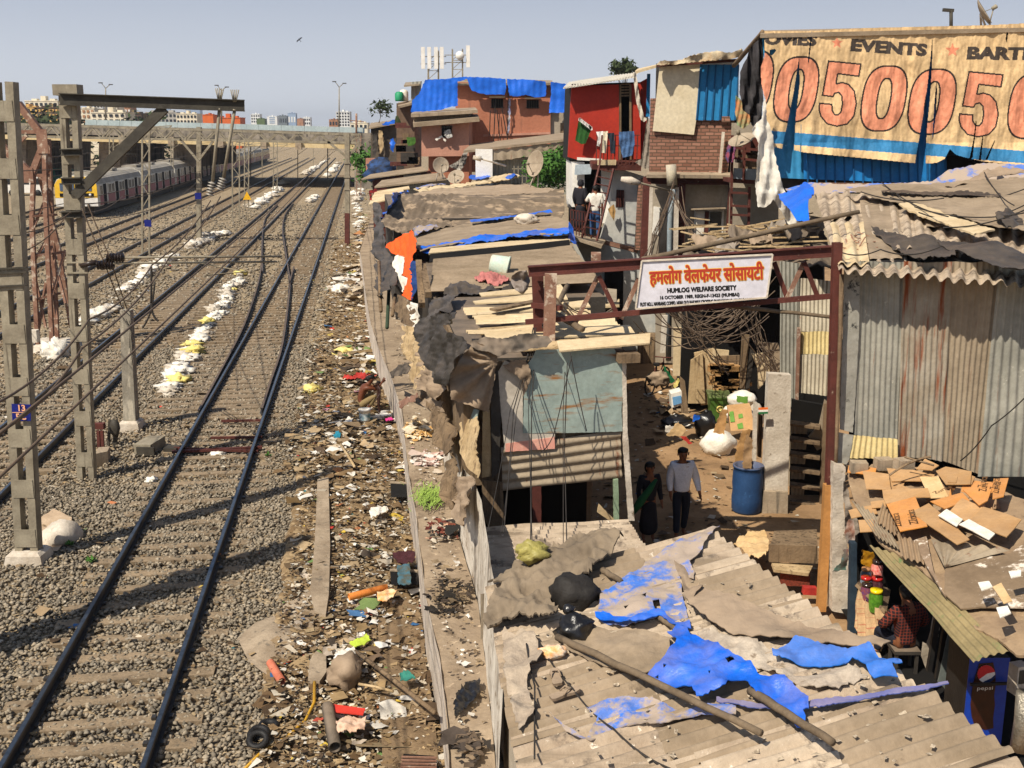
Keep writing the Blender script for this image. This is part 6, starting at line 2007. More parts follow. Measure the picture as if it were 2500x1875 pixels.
# ================================================================ red house
def brickmat():
 m = mat('rough_brick', 'A08070', '8A6C5C', 2, bump=0)
 t = m.node_tree
 N, L = t.nodes, t.links
 b = N['Principled BSDF']
 tc = N.new('ShaderNodeTexCoord')
 sx = N.new('ShaderNodeSeparateXYZ')
 cx = N.new('ShaderNodeCombineXYZ')
 ns = N.new('ShaderNodeTexNoise')
 ns.inputs['Scale'].default_value = 3
 L.new(tc.outputs['Object'], sx.inputs[0])
 L.new(tc.outputs['Object'], ns.inputs[0])
 ad = N.new('ShaderNodeMath')
 ad.operation = 'MULTIPLY_ADD'
 ad.inputs[1].default_value = .05
 L.new(ns.outputs[0], ad.inputs[0])
 L.new(sx.outputs[2], ad.inputs[2])
 L.new(sx.outputs[0], cx.inputs[0])
 L.new(ad.outputs[0], cx.inputs[1])
 br = N.new('ShaderNodeTexBrick')
 br.inputs['Color1'].default_value = lin('AE8672')
 br.inputs['Color2'].default_value = lin('86604E')
 br.inputs['Mortar'].default_value = lin('6A5848')
 br.inputs['Scale'].default_value = 1
 br.inputs['Brick Width'].default_value = .27
 br.inputs['Row Height'].default_value = .105
 br.inputs['Mortar Size'].default_value = .014
 L.new(cx.outputs[0], br.inputs[0])
 x = N.new('ShaderNodeMix')
 x.data_type = 'RGBA'
 x.blend_type = 'MULTIPLY'
 x.inputs[0].default_value = .55
 L.new(br.outputs[0], x.inputs[6])
 L.new(b.inputs['Base Color'].links[0].from_socket, x.inputs[7])
 x2 = N.new('ShaderNodeMix')
 x2.data_type = 'RGBA'
 x2.blend_type = 'MULTIPLY'
 x2.inputs[0].default_value = 1
 L.new(x.outputs[2], x2.inputs[6])
 x2.inputs[7].default_value = (1.35,1.35,1.35,1)
 L.new(x2.outputs[2], b.inputs['Base Color'])
 bp = N.new('ShaderNodeBump')
 bp.inputs['Strength'].default_value = .9
 bp.inputs['Distance'].default_value = .04
 iv = N.new('ShaderNodeMath')
 iv.operation = 'SUBTRACT'
 iv.inputs[0].default_value = 1
 L.new(br.outputs['Fac'], iv.inputs[1])
 L.new(iv.outputs[0], bp.inputs['Height'])
 L.new(bp.outputs[0], b.inputs['Normal'])
 return m
MT['brick'] = brickmat()
def pprism(m, out, y, dp, mi=0): return m.prism([P(u, v, y) for u, v in out],(0, dp, 0), mi)
def part(name, out, y, dp, mt, par, label=None):
 m = MB()
 pprism(m, out, y, dp)
 return m.build(name, mt, par, label=label)
def bars(name, lines, y, w0, mt, par, dy=0):
 m = MB()
 for a, b in lines: m.beam(P(*a, y), P(*b, y + dy), w0)
 return m.build(name, mt, par)
YR = 38.0
rh = thing('red_house', 'red painted tin upper house on white lower walls with an iron ladder', 'house', P(1480,600, YR))
part('upper_wall', [(1386,383),(1409,390),(1514,392),(1514,206),(1395,210)], YR, .15, MT['redw'], rh)
part('upper_wall', [(1539,390),(1564,388),(1564,204),(1539,205)], YR, .15, MT['redw'], rh)
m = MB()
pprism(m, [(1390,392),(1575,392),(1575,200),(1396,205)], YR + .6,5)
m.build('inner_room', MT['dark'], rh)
part('plinth_board', [(1409,384),(1470,388),(1470,394),(1409,391)], YR - .05, .05, MT['whitew'], rh)
bars('louvre', [((1516,206 + 7 * k),(1539,205 + 7 * k)) for k in range(5)], YR, .05, MT['wood'], rh)
bars('door_post', [((1514,390),(1514,206)),((1539,390),(1539,206))], YR - .03, .07, MT['wood'], rh)
m = MB()
m.corr(P(1375,214, YR - .5), P(1548,187, YR - .5), P(1560,176, YR + 5), P(1390,200, YR + 5), .1, .018,3)
m.corr(P(1375,217, YR - .5), P(1548,190, YR - .5), P(1548,187, YR - .48), P(1375,214, YR - .48), .1, .018,1)
m.build('roof_sheet', mat('white_roof_sheet', 'DCD5C6', 'C4BBA8', 2), rh)
m = MB()
m.slab(P(1550,174, YR - .6), P(1606,158, YR - .6), P(1612,155, YR + 3), P(1556,168, YR + 3), .08)
m.build('roof_sheet', MT['asbl'], rh)
part('side_strip', [(1564,390),(1582,380),(1582,190),(1564,200)], YR + .25, .1, MT['redw'], rh)
part('blue_plank', [(1577,285),(1586,285),(1588,180),(1580,180)], YR + .2, .05, MT['bluew'], rh)
m = MB()
m.slab(P(1446,400, YR - .9), P(1566,404, YR - .9), P(1566,392, YR), P(1440,390, YR), .18)
m.build('balcony_floor', MT['redp'], rh)
lines = [((1455 + 9 * k, 402),(1458 + 9 * k, 330)) for k in range(12)] + [((1455,330),(1562,330)),((1455,356),(1562,356))]
bars('balcony_railing', lines, YR - .9, .03, MT['redp'], rh)
m = MB()
rr = random.Random(2)
for k in range(14): m.beam(P(1460 + k * 3.2,403, YR - .93), P(1461 + k * 3.2,390, YR - .93), .05)
m.build('balcony_slats', MT['asbl'], rh)
part('lower_wall', [(1396,505),(1427,505),(1427,396),(1396,396)], YR + .1,4, MT['whitew'], rh)
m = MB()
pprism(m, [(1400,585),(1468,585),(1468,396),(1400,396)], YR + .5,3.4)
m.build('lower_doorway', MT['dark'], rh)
part('pillar', [(1467,545),(1495,545),(1496,412),(1469,412)], YR, .3, MT['whitew'], rh)
part('sign_box', [(1403,427),(1442,425),(1446,401),(1405,402)], YR - .15, .15, mat('pale_blue_board', 'B4BFC4', 'A5B0B6', 2), rh)
MT['gwall'] = mat('grey_white_lime_wall', 'C9C4B8', '9EA3A2', .7, bump=.2, spot='8A8D8C', sk2=.42, sps=1.0)
part('lower_wall', [(1466,583),(1570,607),(1578,432),(1500,408),(1494,415),(1490,500)], YR - .2, .4, MT['gwall'], rh)
m = MB()
pprism(m, [(1503,505),(1521,506),(1523,464),(1505,463)], YR - .22, .05)
wn = m.build('window', MT['dark'], rh)
bars('window_bars', [((1506 + 4 * k, 505),(1507 + 4 * k, 464)) for k in range(5)], YR - .26, .025, MT['redp'], wn)
bars('floor_beam', [((1464,588),(1556,612))], YR - .35, .14, MT['rust'], rh)
part('column', [(1551,610),(1572,612),(1580,430),(1560,440)], YR - .6, .3, MT['brick'], rh)
m = MB()
la, lb, lc, ld = P(1464,404, YR - 1.3), P(1421,580, YR - 2.2), P(1498,412, YR - 1.3), P(1457,588, YR - 2.2)
m.beam(la, lb, .06)
m.beam(lc, ld, .06)
for k in range(10):
 f = (k + .5) / 10
 m.beam(la.lerp(lb, f), lc.lerp(ld, f), .035)
m.beam(la, P(1470,330, YR - 1.1), .05)
m.build('iron_ladder', MT['redp'], label='steep rusty iron ladder leading up to the red house balcony', cat='ladder')
m = MB()
m.slab(P(1392,575, YR - 2.6), P(1470,600, YR - 2.6), P(1480,585, YR - .3), P(1396,562, YR - .3), .1)
m.build('landing', MT['conc'], rh)
bars('landing_railing', [((1393 + k * 7,572 + k * 1.5),(1393 + k * 7,512 + k)) for k in range(6)] + [((1393,512),(1430,518)),((1393,535),(1430,542)),((1393,555),(1430,562))], YR - 2.5, .03, MT['redp'], rh)
def cl(label, out, c1, c2=None, y=YR - .97, nm='washing', cat='washing', per=9, amp=.03):
 return tarp(nm, label, out, c1 if not isinstance(c1, str) else mat('cloth_' + c1, c1, c2,4, bump=.3), yp(y), step=3, fn=vfold(amp, per, 2, .04), fray=.5, cat=cat, thick=.006)
cl('white shirt drying on the red house railing', [(1455,322),(1473,320),(1470,335),(1463,358),(1457,356),(1460,335)], 'E9E6DE', 'D5D2CA')
cl('cream cloth drying on the red house railing', [(1473,322),(1484,320),(1480,375),(1466,372)], 'E3D6BC', 'D5C8AC')
cl('dark trousers drying on the red house railing', [(1482,325),(1500,324),(1502,376),(1490,374),(1488,345)], '2C3440', '1E242E')
cl('blue jeans and pale shirt drying on the red house railing', [(1511,322),(1548,320),(1550,350),(1543,380),(1520,385),(1512,350)], '5A7FB0', '24344E')
zf = cl('green flag with zigzag black and white border on the red wall', [(1404,343),(1413,292),(1444,314),(1430,350),(1420,352)], mat('green_flag_cloth', '2A5A22', '1E4418', 4), y=YR - .3, nm='flag', cat='flag')
m = MB()
for k in range(9):
 u, v = 1414 + k * 3.4,288 + k * 2.6
 a = P(u, v + 7, YR - .42)
 b = P(u + 1.7, v, YR - .42)
 c = P(u + 3.4, v + 9, YR - .42)
 m.beam(a, b, .06)
 m.beam(b, c, .06)
m.build('zigzag_border', MT['cabwh'], zf)
MT['sack'] = mat('grey_sacking', '9C9082', '7E7366', 3, bump=.5)
cl('long white cloth strip hanging from the red house roof corner', [(1545,176),(1553,178),(1560,230),(1572,285),(1582,290),(1572,298),(1564,292),(1552,240)], 'CFC4B2', 'B5AA98', y=YR - .75, nm='hanging_cloth', cat='cloth', amp=.06)
cl('long grey sacking hanging between the red house and the brick house', [(1580,285),(1586,290),(1586,340),(1584,400),(1590,410),(1575,412),(1550,396),(1566,388),(1572,340)], MT['sack'], y=YR - 1.2, nm='hanging_sacking', cat='cloth', amp=.08)
cl('small brown cloth bag hanging under the barred window', [(1484,510),(1499,498),(1503,515),(1499,540),(1492,528)], 'B8935E', '9A7848', y=YR - .5, nm='cloth_bag', cat='bag')
# ================================================================ brick house
YB = 35.0
bh = thing('brick_house', 'bare brick house with a cream board and a blue tin panel upstairs', 'house', P(1690,620, YB))
part('brick_wall', [(1587,419),(1776,423),(1793,293),(1700,290),(1700,240),(1590,240)], YB, .25, MT['brick'], bh)
m = MB()
m.wedge([(1592,640),(1798,640),(1804,150),(1602,155)], YB + .9, YB + 6)
m.build('rear_room', MT['blackt'], bh)
part('cream_board', [(1594,320),(1694,329),(1700,292),(1709,157),(1611,161)], YB - .12, .06, mat('cream_ply_board', 'E4D6B8', 'D3C3A2', 1.2, bump=.1, spot='A58F6C', sk2=.36, sps=5), bh)
m = MB()
for k in range(5):
 u0, u1 = 1699 + k * 19 + 2 * k * 0,1699 + (k + 1) * 19
 sl0 = 10 - k
 pprism(m, [(u0 - 1,293),(u1 - 1.5,294),(u1 + 9.5,158),(u0 + 10,157)], YB - .1 + .01 * (k % 2), .04)
m.build('blue_panel', MT['bluew'], bh)
bars('panel_seam', [((1700 + k * 19,293),(1711 + k * 18.5,158)) for k in range(6)], YB - .13, .035, mat('blue_seam', '1C5F8E', '184F78', 3), bh)
part('panel_notch', [(1763,298),(1782,298),(1782,284),(1763,284)], YB - .15, .06, MT['brick'], bh)
m = MB()
m.slab(P(1578,426, YB - .7), P(1785,428, YB - .7), P(1785,421, YB), P(1580,419, YB), .1)
m.build('floor_slab', MT['conc'], bh)
m = MB()
m.ibeam(P(1582,437, YB - .3), P(1778,440, YB - .3), .2, .28, .03)
m.build('floor_beam', MT['redp'], bh)
part('grey_wall', [(1664,625),(1775,628),(1784,444),(1664,443)], YB + .1, .3, MT['greyw'], bh)
part('grey_wall', [(1585,632),(1664,628),(1664,443),(1585,440)], YB + .35, .3, MT['greyw'], bh)
m = MB()
pprism(m, [(1694,578),(1765,574),(1768,512),(1696,510)], YB + .07, .05)
wn = m.build('window', MT['whitew'], bh)
part('curtain', [(1699,573),(1718,572),(1720,516),(1700,516)], YB + .02, .03, MT['white'], wn)
part('pane', [(1733,568),(1760,567),(1762,517),(1734,517)], YB + .03, .03, MT['glass'], wn)
part('sash', [(1720,570),(1729,570),(1731,516),(1722,516)], YB + .0, .05, MT['redp'], wn)
part('canopy', [(1688,513),(1772,510),(1772,507),(1688,510)], YB - .3, .35, MT['conc'], wn)
part('side_window', [(1592,572),(1608,574),(1612,506),(1596,504)], YB + .32, .05, MT['whitew'], bh)
for nm, a, b, w0, mk, dy in (('column', (1571,640),(1580,432), .22, 'redp', -.5),('column', (1660,640),(1664,445), .22, 'redp', -.3),('column', (1776,640),(1788,440), .18, 'redp', -.4),('drain_pipe', (1584,640),(1590,452), .1, 'concw', -.6),('drain_pipe', (1649,640),(1652,458), .13, 'concw', -.6),('drain_pipe', (1755,448),(1766,322), .08, 'concw', -.2),('drain_pipe', (1755,448),(1776,449), .08, 'concw', -.2)):
 bars(nm, [(a, b)], YB + dy, w0, MT[mk], bh)
m = MB()
m.tube([P(1641,452, YB - .8), P(1638,402, YB - .8)], .16,10)
m.build('vent_pipe', mat('cream_cement_pipe', 'C9BC9E', 'A8A092', 2), bh)
rr = random.Random(5)
RTB = p3(P(1604,164, YB - .3), P(1806,150, YB - .3), P(1700,132, YB + 3))
tarp('roof_cloth', 'crumpled cream cloth and sheets heaped along the brick house roof', [(1600,160),(1610,150),(1660,147),(1685,138),(1712,132),(1745,125),(1782,130),(1806,120),(1810,138),(1770,146),(1700,152),(1640,158)], mat('cream_heaped_cloth', 'D8C8A8', 'A88C68', 3, bump=.5, spot='7A5A44', sk2=.4, sps=2), yp(YB - .25), .1, .3,1.2,5,2, cat='cloth', thick=.3)
part('roof_edge', [(1604,163),(1806,150),(1806,143),(1604,156)], YB - .2, .1, MT['redp'], bh)
pole('dark pole slanting up to the banner corner', P(1792,160, YB - .5), P(1862,78,29), .07, MT['wood'])
bl = thing('rusty_balcony', 'small rusty balcony full of clutter right of the brick house', 'balcony', P(1812,600,32))
part('floor', [(1784,446),(1850,450),(1850,438),(1784,436)],32,1.2, MT['redp'], bl)
part('side_panel', [(1790,436),(1848,440),(1850,414),(1792,410)],31.9, .04, mat('grey_blue_tin', '8C959A', '798288', 3), bl)
bars('frame', [((1783,640),(1788,330)),((1825,640),(1830,456)),((1786,360),(1850,366)),((1786,385),(1850,392)),((1815,440),(1818,340))],31.9, .07, MT['redp'], bl)
for v in (470,502,524,551,572,608): bars('rung', [((1783, v),(1828, v + 2))],31.8, .06, MT['redp'], bl)
m = MB()
for k in range(14): m.box(P(rr.uniform(1792,1845), rr.uniform(350,410),32.3 + rr.random()),(rr.uniform(.1, .5), .3, rr.uniform(.1, .5)), None, k % 3)
m.build('stored_clutter', [MT['wood'], MT['redp'], MT['blackt']], bl, kind='stuff')
m = MB()
m.wedge([(1776,640),(1900,640),(1900,300),(1786,300)],33.4,35.4)
m.build('rear_wall', MT['greyw'], bl)
cl('blue and red clothes hanging on the rusty balcony', [(1772,375),(1780,350),(1792,340),(1797,365),(1790,395),(1776,398)], '2E4A74', 'A83A2E', y=31.6, nm='washing', cat='washing', amp=.08)
dish('grey satellite dish tilted beside the hanging banner end', P(1811,344,31), .36,(-.35,-.35, .85))
cl('large black and grey cloth hanging left of the banner', [(1808,175),(1830,120),(1856,90),(1866,95),(1864,200),(1858,290),(1838,310),(1826,280),(1812,262),(1806,230)], mat('black_grey_cloth', '1C1B1C', '4A4648', 1.2, bump=.5), y=29.5, nm='hanging_cloth', cat='cloth', amp=.14, per=22)
cl('green, yellow and orange printed flag hanging by the black cloth', [(1796,232),(1806,240),(1838,285),(1832,300),(1814,315),(1800,305),(1795,275)], mat('printed_flag', '4FA37A', 'E8703A', 1.6, spot='E6C83A', sk2=.42, sps=2.2), y=30.2, nm='flag', cat='flag', amp=.06)
# ================================================================ blue tin house with the great banner
YN = 28.0
nh = thing('blue_tin_house', 'bright blue tin house behind the torn banner', 'house', P(2150,460, YN))
m = MB()
m.corr(P(1860,90, YN), P(1962,90, YN), P(1962,437, YN), P(1895,434, YN), .23, .012,4, per=8)
m.build('wall_panel', mat('light_blue_tin', '3E93C2', '3486B6', 1, rough=.55, bump=.1, spot='6FAECF', sk2=.38), nh)
m = MB()
m.corr(P(1960,90, YN - .06), P(2308,90, YN - .06), P(2308,449, YN - .06), P(1962,437, YN - .06), .23, .012,4, per=8)
m.build('wall_panel', mat('strong_blue_tin', '1F7CBE', '1A70AE', 1, rough=.5, bump=.1, spot='3F94C8', sk2=.36), nh)
bars('panel_seam', [((1966 + k * 22.5,92),(1972 + k * 22.5,447)) for k in range(16)], YN - .09, .03, mat('blue_rib', '185F94', '145080', 3), nh)
m = MB()
m.wedge([(1890,470),(2560,480),(2560,75),(1868,85)], YN + .3, YN + 6)
m.build('inner_wall', MT['blackt'], nh)
m = MB()
m.slab(P(1856,82, YN - .3), P(2560,66, YN - .3), P(2560,58, YN + 6), P(1866,74, YN + 6), .1)
m.build('roof', MT['asbd'], nh)
part('floor_beam', [(2000,453),(2260,455),(2260,449),(2000,446)], YN - .2, .1, MT['rust'], nh)
part('dark_gap', [(2308,420),(2520,420),(2520,380),(2308,380)], YN + .1, .1, MT['dark'], nh)
def rtext(body, X, Y, x0, y0, wd, cap, slope, sh, off=.05):
 c = bpy.data.curves.new('t', 'FONT')
 c.body, c.offset, c.resolution_u = body, off, 3
 o = bpy.data.objects.new('t', c)
 COL.objects.link(o)
 dg = bpy.context.evaluated_depsgraph_get()
 me = o.evaluated_get(dg).to_mesh()
 me.calc_loop_triangles()
 V = np.array([v.co[:2] for v in me.vertices])
 T = np.array([t.vertices[:] for t in me.loop_triangles])
 o.evaluated_get(dg).to_mesh_clear()
 bpy.data.objects.remove(o)
 k = wd / (V[:, 0].max() - V[:, 0].min())
 vx = (V[:, 0] - V[:, 0].min()) * k
 vy = V[:, 1] * (cap / .729)
 px = x0 + vx + sh * vy
 py = y0 - vy + slope * vx
 hit = np.zeros(X.shape, bool)
 Q = np.stack([px, py],1)
 for a, b, c_ in T:
  p, q, r = Q[a], Q[b], Q[c_]
  lo, hi = np.minimum(np.minimum(p, q), r), np.maximum(np.maximum(p, q), r)
  s_ = (X >= lo[0]) & (X <= hi[0]) & (Y >= lo[1]) & (Y <= hi[1])
  if not s_.any(): continue
  x, y = X[s_], Y[s_]
  d1 = (x - q[0]) * (p[1] - q[1]) - (p[0] - q[0]) * (y - q[1])
  d2 = (x - r[0]) * (q[1] - r[1]) - (q[0] - r[0]) * (y - r[1])
  d3 = (x - p[0]) * (r[1] - p[1]) - (r[0] - p[0]) * (y - p[1])
  ins = ~(((d1 < 0) | (d2 < 0) | (d3 < 0)) & ((d1 > 0) | (d2 > 0) | (d3 > 0)))
  hit[s_] |= ins
 return hit
def pip(X, Y, poly):
 ins = np.zeros(X.shape, bool)
 n = len(poly)
 for i in range(n):
  (x0, y0),(x1, y1) = poly[i], poly[(i + 1) % n]
  if y0 == y1: continue
  c = ((y0 > Y) != (y1 > Y)) & (X < (x1 - x0) * (Y - y0) / (y1 - y0) + x0)
  ins ^= c
 return ins
def pdist(X, Y, poly):
 d = np.full(X.shape, 1e9)
 n = len(poly)
 for i in range(n):
  (x0, y0),(x1, y1) = poly[i], poly[(i + 1) % n]
  l2 = (x1 - x0) ** 2 + (y1 - y0) ** 2 + 1e-9
  t = np.clip(((X - x0) * (x1 - x0) + (Y - y0) * (y1 - y0)) / l2,0,1)
  d = np.minimum(d, np.hypot(X - x0 - t * (x1 - x0), Y - y0 - t * (y1 - y0)))
 return d
st = 4.0
xs = np.arange(182,2300, st)
ys = np.arange(176,1296, st)
X, Y = np.meshgrid(xs + st / 2, ys + st / 2)
cream, salmon, blk, band = lin('DDBB8A')[:3], lin('EC9A76')[:3], lin('2E2520')[:3], lin('2F78A6')[:3]
Cc = np.ones(X.shape + (3,)) * np.array(cream)
slope_b = 1005 + (X - 215) * (1165 - 1005) / 2000
low = slope_b + 95
bandm = (Y > slope_b) & (Y < low)
Cc[bandm] = band
for body, x0, y0, wd, cap, sl_ in (('OVIES', 205,338,405,84, .03),('EVENTS', 872,388,590,88, .07),('BARTE', 1768,452,520,92, .012)):
 Cc[rtext(body, X, Y, x0, y0, wd, cap, sl_, .12, .06)] = lin('4A4038')[:3]
for cx_, cy_, r_ in ((770,330,48),(1660,388,58)):
 pl_ = []
 for k in range(10):
  a = math.pi * k / 5 - math.pi / 2
  q = r_ if k % 2 == 0 else r_ * .42
  pl_.append((cx_ + q * math.cos(a), cy_ + q * math.sin(a)))
 Cc[pip(X, Y, pl_)] = lin('DE8A68')[:3]
def zero(cx_, cy_, hw=170, hh=258):
 sx_ = X - cx_ + (Y - cy_) * .16
 sy_ = Y - cy_
 def se(a, b, n): return (np.abs(sx_ / a) ** n + np.abs(sy_ / b) ** n) <= 1
 o_, i_ = se(hw, hh, 2.7), se(hw - 13, hh - 14,2.7)
 h_, g_ = se(58,162,2.5), se(45,148,2.5)
 Cc[o_ & ~g_] = blk
 Cc[i_ & ~h_] = salmon
F5 = [(700,465),(960,490),(943,595),(780,575),(768,640),(810,630),(862,646),(908,700),(925,800),(905,900),(850,962),(770,980),(690,960),(640,900),(625,845),(630,790),(735,800),(738,850),(755,880),(775,882),(795,860),(806,800),(800,740),(780,718),(755,725),(742,752),(650,740)]
def five(dx, dy, k=1.0):
 pl_ = [(625 + (x - 625) * k + dx, y + dy) for x, y in F5]
 ins = pip(X, Y, pl_)
 d = pdist(X, Y, pl_)
 Cc[ins] = blk
 Cc[ins & (d > 12)] = salmon
zero(105,640)
zero(455,690)
five(0,0)
zero(1132,760,174)
zero(1503,785,182)
five(1080,82,1.05)
zero(2275,818,184)
keep = pip(X, Y, [(208,240),(560,238),(1000,216),(1500,205),(1900,196),(2290,176),(2290,1290),(2212,1282),(2050,1262),(1900,1246),(1760,1215),(1690,1195),(1640,1150),(1600,1225),(1540,1256),(1458,1262),(1365,1258),(1040,1226),(720,1196),(512,1176),(485,1168),(445,1160),(340,1146),(222,1118),(212,1000),(222,800),(185,640),(182,520),(212,430)])
for t_ in ([(476,450),(482,640),(452,900),(436,1160),(345,1150),(392,930),(430,740)],[(1508,262),(1506,420),(1490,720),(1462,1010),(1452,1262),(1372,1258),(1400,1090),(1450,800),(1490,460)],[(1535,630),(1542,700),(1530,900),(1510,1080),(1506,1060),(1520,800)],[(572,238),(580,250),(552,490),(545,470),(560,330)],[(2085,200),(2094,230),(2080,330),(2070,300)],[(1840,930),(1848,940),(1815,1220),(1790,1226),(1822,1080)],[(1895,1030),(1898,1060),(1880,1235),(1862,1236)],[(492,960),(496,1000),(494,1170),(486,1168)],[(250,385),(290,376),(300,392),(268,430),(250,420)],[(1985,1080),(1990,1084),(1930,1235),(1912,1232)]):
 keep &= ~pip(X, Y, t_)
ny, nx = X.shape
gx, gy = np.meshgrid(np.append(xs, xs[-1] + st), np.append(ys, ys[-1] + st))
vv = np.zeros((ny + 1, nx + 1,3))
for j in range(ny + 1):
 for i in range(nx + 1):
  u, v = 1800 + gx[j, i] / 3.16, gy[j, i] / 3.16
  x, y = gx[j, i], gy[j, i]
  dn = max(0,(y - 240) / 1000)
  d = .12 + .10 * dn + (.008 + .018 * dn) * (math.sin(x * .028 + 1.6 * math.sin(y * .004 + x * .0013)) + .6 * math.sin(x * .061 + y * .011)) + .06 * noise.noise((x * .006, y * .004,1)) + .03 * noise.noise((x * .018, y * .006,4)) + .014 * noise.noise((x * .05, y * .02,7))
  if y > 1100: d += .0012 * (y - 1100) * (1 + math.sin(x * .012))
  vv[j, i] = P(u, v, YN - .12 - d)
idx = np.arange((ny + 1) * (nx + 1)).reshape(ny + 1, nx + 1)
q = np.stack([idx[1:, :-1], idx[1:, 1:], idx[:-1,1:], idx[:-1, :-1]],-1)[keep]
used = np.unique(q)
rm = np.full(idx.size, -1)
rm[used] = np.arange(len(used))
MT['print'] = vcmat('printed_banner_cloth', .75, .25,9)
_b = MT['print'].node_tree
o = npmesh('printed_banner', vv.reshape(-1,3)[used], rm[q], MT['print'], Cc[keep], label='huge torn cream banner with black words and salmon numerals', cat='banner')
o.data.polygons.foreach_set('use_smooth', [True] * len(o.data.polygons))
tarp('banner_end', 'white back of the banner hanging down in a long twisted tail', [(1866,235),(1872,290),(1886,330),(1891,370),(1901,430),(1921,490),(1952,545),(1938,556),(1924,545),(1905,512),(1886,486),(1872,506),(1851,506),(1846,440),(1850,350),(1836,316),(1858,290)], mat('white_banner_back', 'E2DCCF', 'C9C1B2', 1.5, bump=.4, bs=10), yp(27.3), step=5, fn=vfold(.14,26, .8, .35), cat='banner')
m = MB()
m.tube([P(2322,80, YN + 2), P(2322,26, YN + 2)], .045,6)
m.beam(P(2302,24, YN + 2), P(2328,26, YN + 2), .08)
m.build('roof_pipe', MT['galvd'], label='thin pipe with a crosspiece standing on the banner house roof', cat='pipe')
dish('dish seen edge-on above the banner house roof', P(2400,30, YN + 3), .36,(.75,-.4, .55),[P(2405,62, YN + 3), P(2418,60, YN + 3), P(2395,62, YN + 4)])
leaf_tree('dry tree top showing over the red house roof', P(1514,330,120),8.6,1.8, MT['leafd'],900,8, .3, .15, cz=.8, sq=.5)
# ================================================================ blue tarpaulins and tin shed on the right
YS = 16.4
PU = p3(P(1900,490,25.6), P(2500,460,25.2), P(2200,400,26.6))
tarp('blue_sheet', 'long dusty blue tarpaulin strip behind the tin shed roof', [(1916,470),(1977,452),(2100,456),(2275,450),(2312,424),(2401,404),(2510,408),(2510,450),(2420,458),(2330,468),(2200,478),(2060,476),(1990,480),(1940,490)], MT['tarpd'], PU, .05, .05, .7,6)
tarp('blue_sheet', 'bright blue tarpaulin hanging behind the twisted banner tail', [(1902,480),(1917,470),(1977,456),(1996,475),(1988,515),(1975,545),(1950,548),(1930,520),(1912,500)], MT['tarpf'], p3(P(1860,545,24), P(1990,480,23.5), P(1917,470,26)), .0, .16, .9,5)
ts = thing('tin_shed', 'large corrugated tin shed with a littered asbestos roof', 'shed', P(2280,1200, YS))
RA, RB, RC, RD = P(1990,478,24), P(2600,452,24), P(2600,706,15.7), P(2048,660,15.9)
PR = p3(RA, RB, (RC + RD) / 2)
m = MB()
m.corr(RD, RC, RB, RA, .25, .045,12,0, .05, .04,2)
m.build('roof_sheet', MT['asb'], ts)
for k, (f0, f1, g0, g1, mk) in enumerate(((.0, .14, .02, .5, 'asbl'),(.15, .3, .1, .85, 'asbd'),(.27, .42, .2,1.0, 'asb'),(.0, .12, .55,1.0, 'asb'),(.42, .9, .45,1.0, 'asbd'))):
 m = MB()
 def rq(f, g): return RD.lerp(RC, f).lerp(RA.lerp(RB, f), g)
 n_ = PR.n * (.035 + .008 * k)
 m.corr(rq(f0, g0) + n_, rq(f1, g0 + .03) + n_, rq(f1 + .02, g1) + n_, rq(f0 + .02, g1) + n_, .25, .042 if mk != 'asbd' else .008,8,0, .08, .03, k)
 m.build('roof_sheet', MT[mk], ts)
tarp('pale_sheet', 'long pale plank-like sheet on the tin shed roof', [(2192,530),(2212,527),(2240,528),(2280,541),(2350,568),(2426,595),(2400,604),(2375,609),(2334,590),(2270,562),(2215,545)], MT['asbl'], PR, .2, .06, .6,6, cat='sheet', thick=.03)
tarp('black_plastic', 'black plastic sheet crumpled near the tin shed eave', [(2125,584),(2174,590),(2230,596),(2280,606),(2310,628),(2331,655),(2300,665),(2252,676),(2225,664),(2198,650),(2170,622)], MT['blackw'], PR, .1, .12,1.2,5)
tarp('black_plastic', 'second dull sheet spread towards the right end of the tin shed eave', [(2280,612),(2340,612),(2400,622),(2470,634),(2520,650),(2520,700),(2460,690),(2400,672),(2340,650),(2310,632)], MT['blackw'], PR, .12, .1,1.2,5)
tarp('brown_sheet', 'broad brown cloth sheet over the back of the tin shed roof', [(2060,492),(2136,478),(2240,474),(2330,466),(2420,460),(2530,455),(2530,600),(2440,585),(2350,556),(2250,535),(2160,512)], MT['asbd'], PR, .16, .08, .7,6)
tarp('dark_fold', 'dark folded edge of the cloth on the tin shed roof', [(2150,496),(2230,502),(2340,500),(2440,506),(2440,512),(2340,510),(2230,509),(2150,502)], MT['blackw'], PR, .24, .05,1,5)
tarp('rolled_sheet', 'grey rolled sheet on the ridge of the tin shed roof', [(2300,470),(2350,458),(2400,440),(2440,434),(2510,446),(2510,458),(2430,455),(2370,472),(2310,482)], MT['brown'], PR, .15, .12,1,5)
tarp('dark_bag', 'dark torn bag lying among the wires on the tin shed roof', [(2426,560),(2450,550),(2480,556),(2500,575),(2480,592),(2450,588),(2430,574)], MT['blackw'], PR, .15, .15,2,4,2)
m = MB()
rr = random.Random(9)
for k in range(26):
 a = PR(rr.uniform(2060,2135), rr.uniform(594,630)) + PR.n * .12
 d = Vector((rr.gauss(0,1), rr.gauss(0,1), rr.gauss(0, .3))).normalized() * rr.uniform(.1, .28)
 m.beam(a, a + d, .025, .012)
m.build('wood_scraps', mat('pinkish_wood_scraps', 'A07A62', '8A6450', 5), label='small heap of broken pinkish wood near the tin shed eave', cat='scraps', kind='stuff')
MT['flatt'] = mat('speckled_flat_tin', 'A39F93', '8C897E', 1.5, rough=.6, bump=.2, spot='2A2A28', sk2=.43, sps=6)
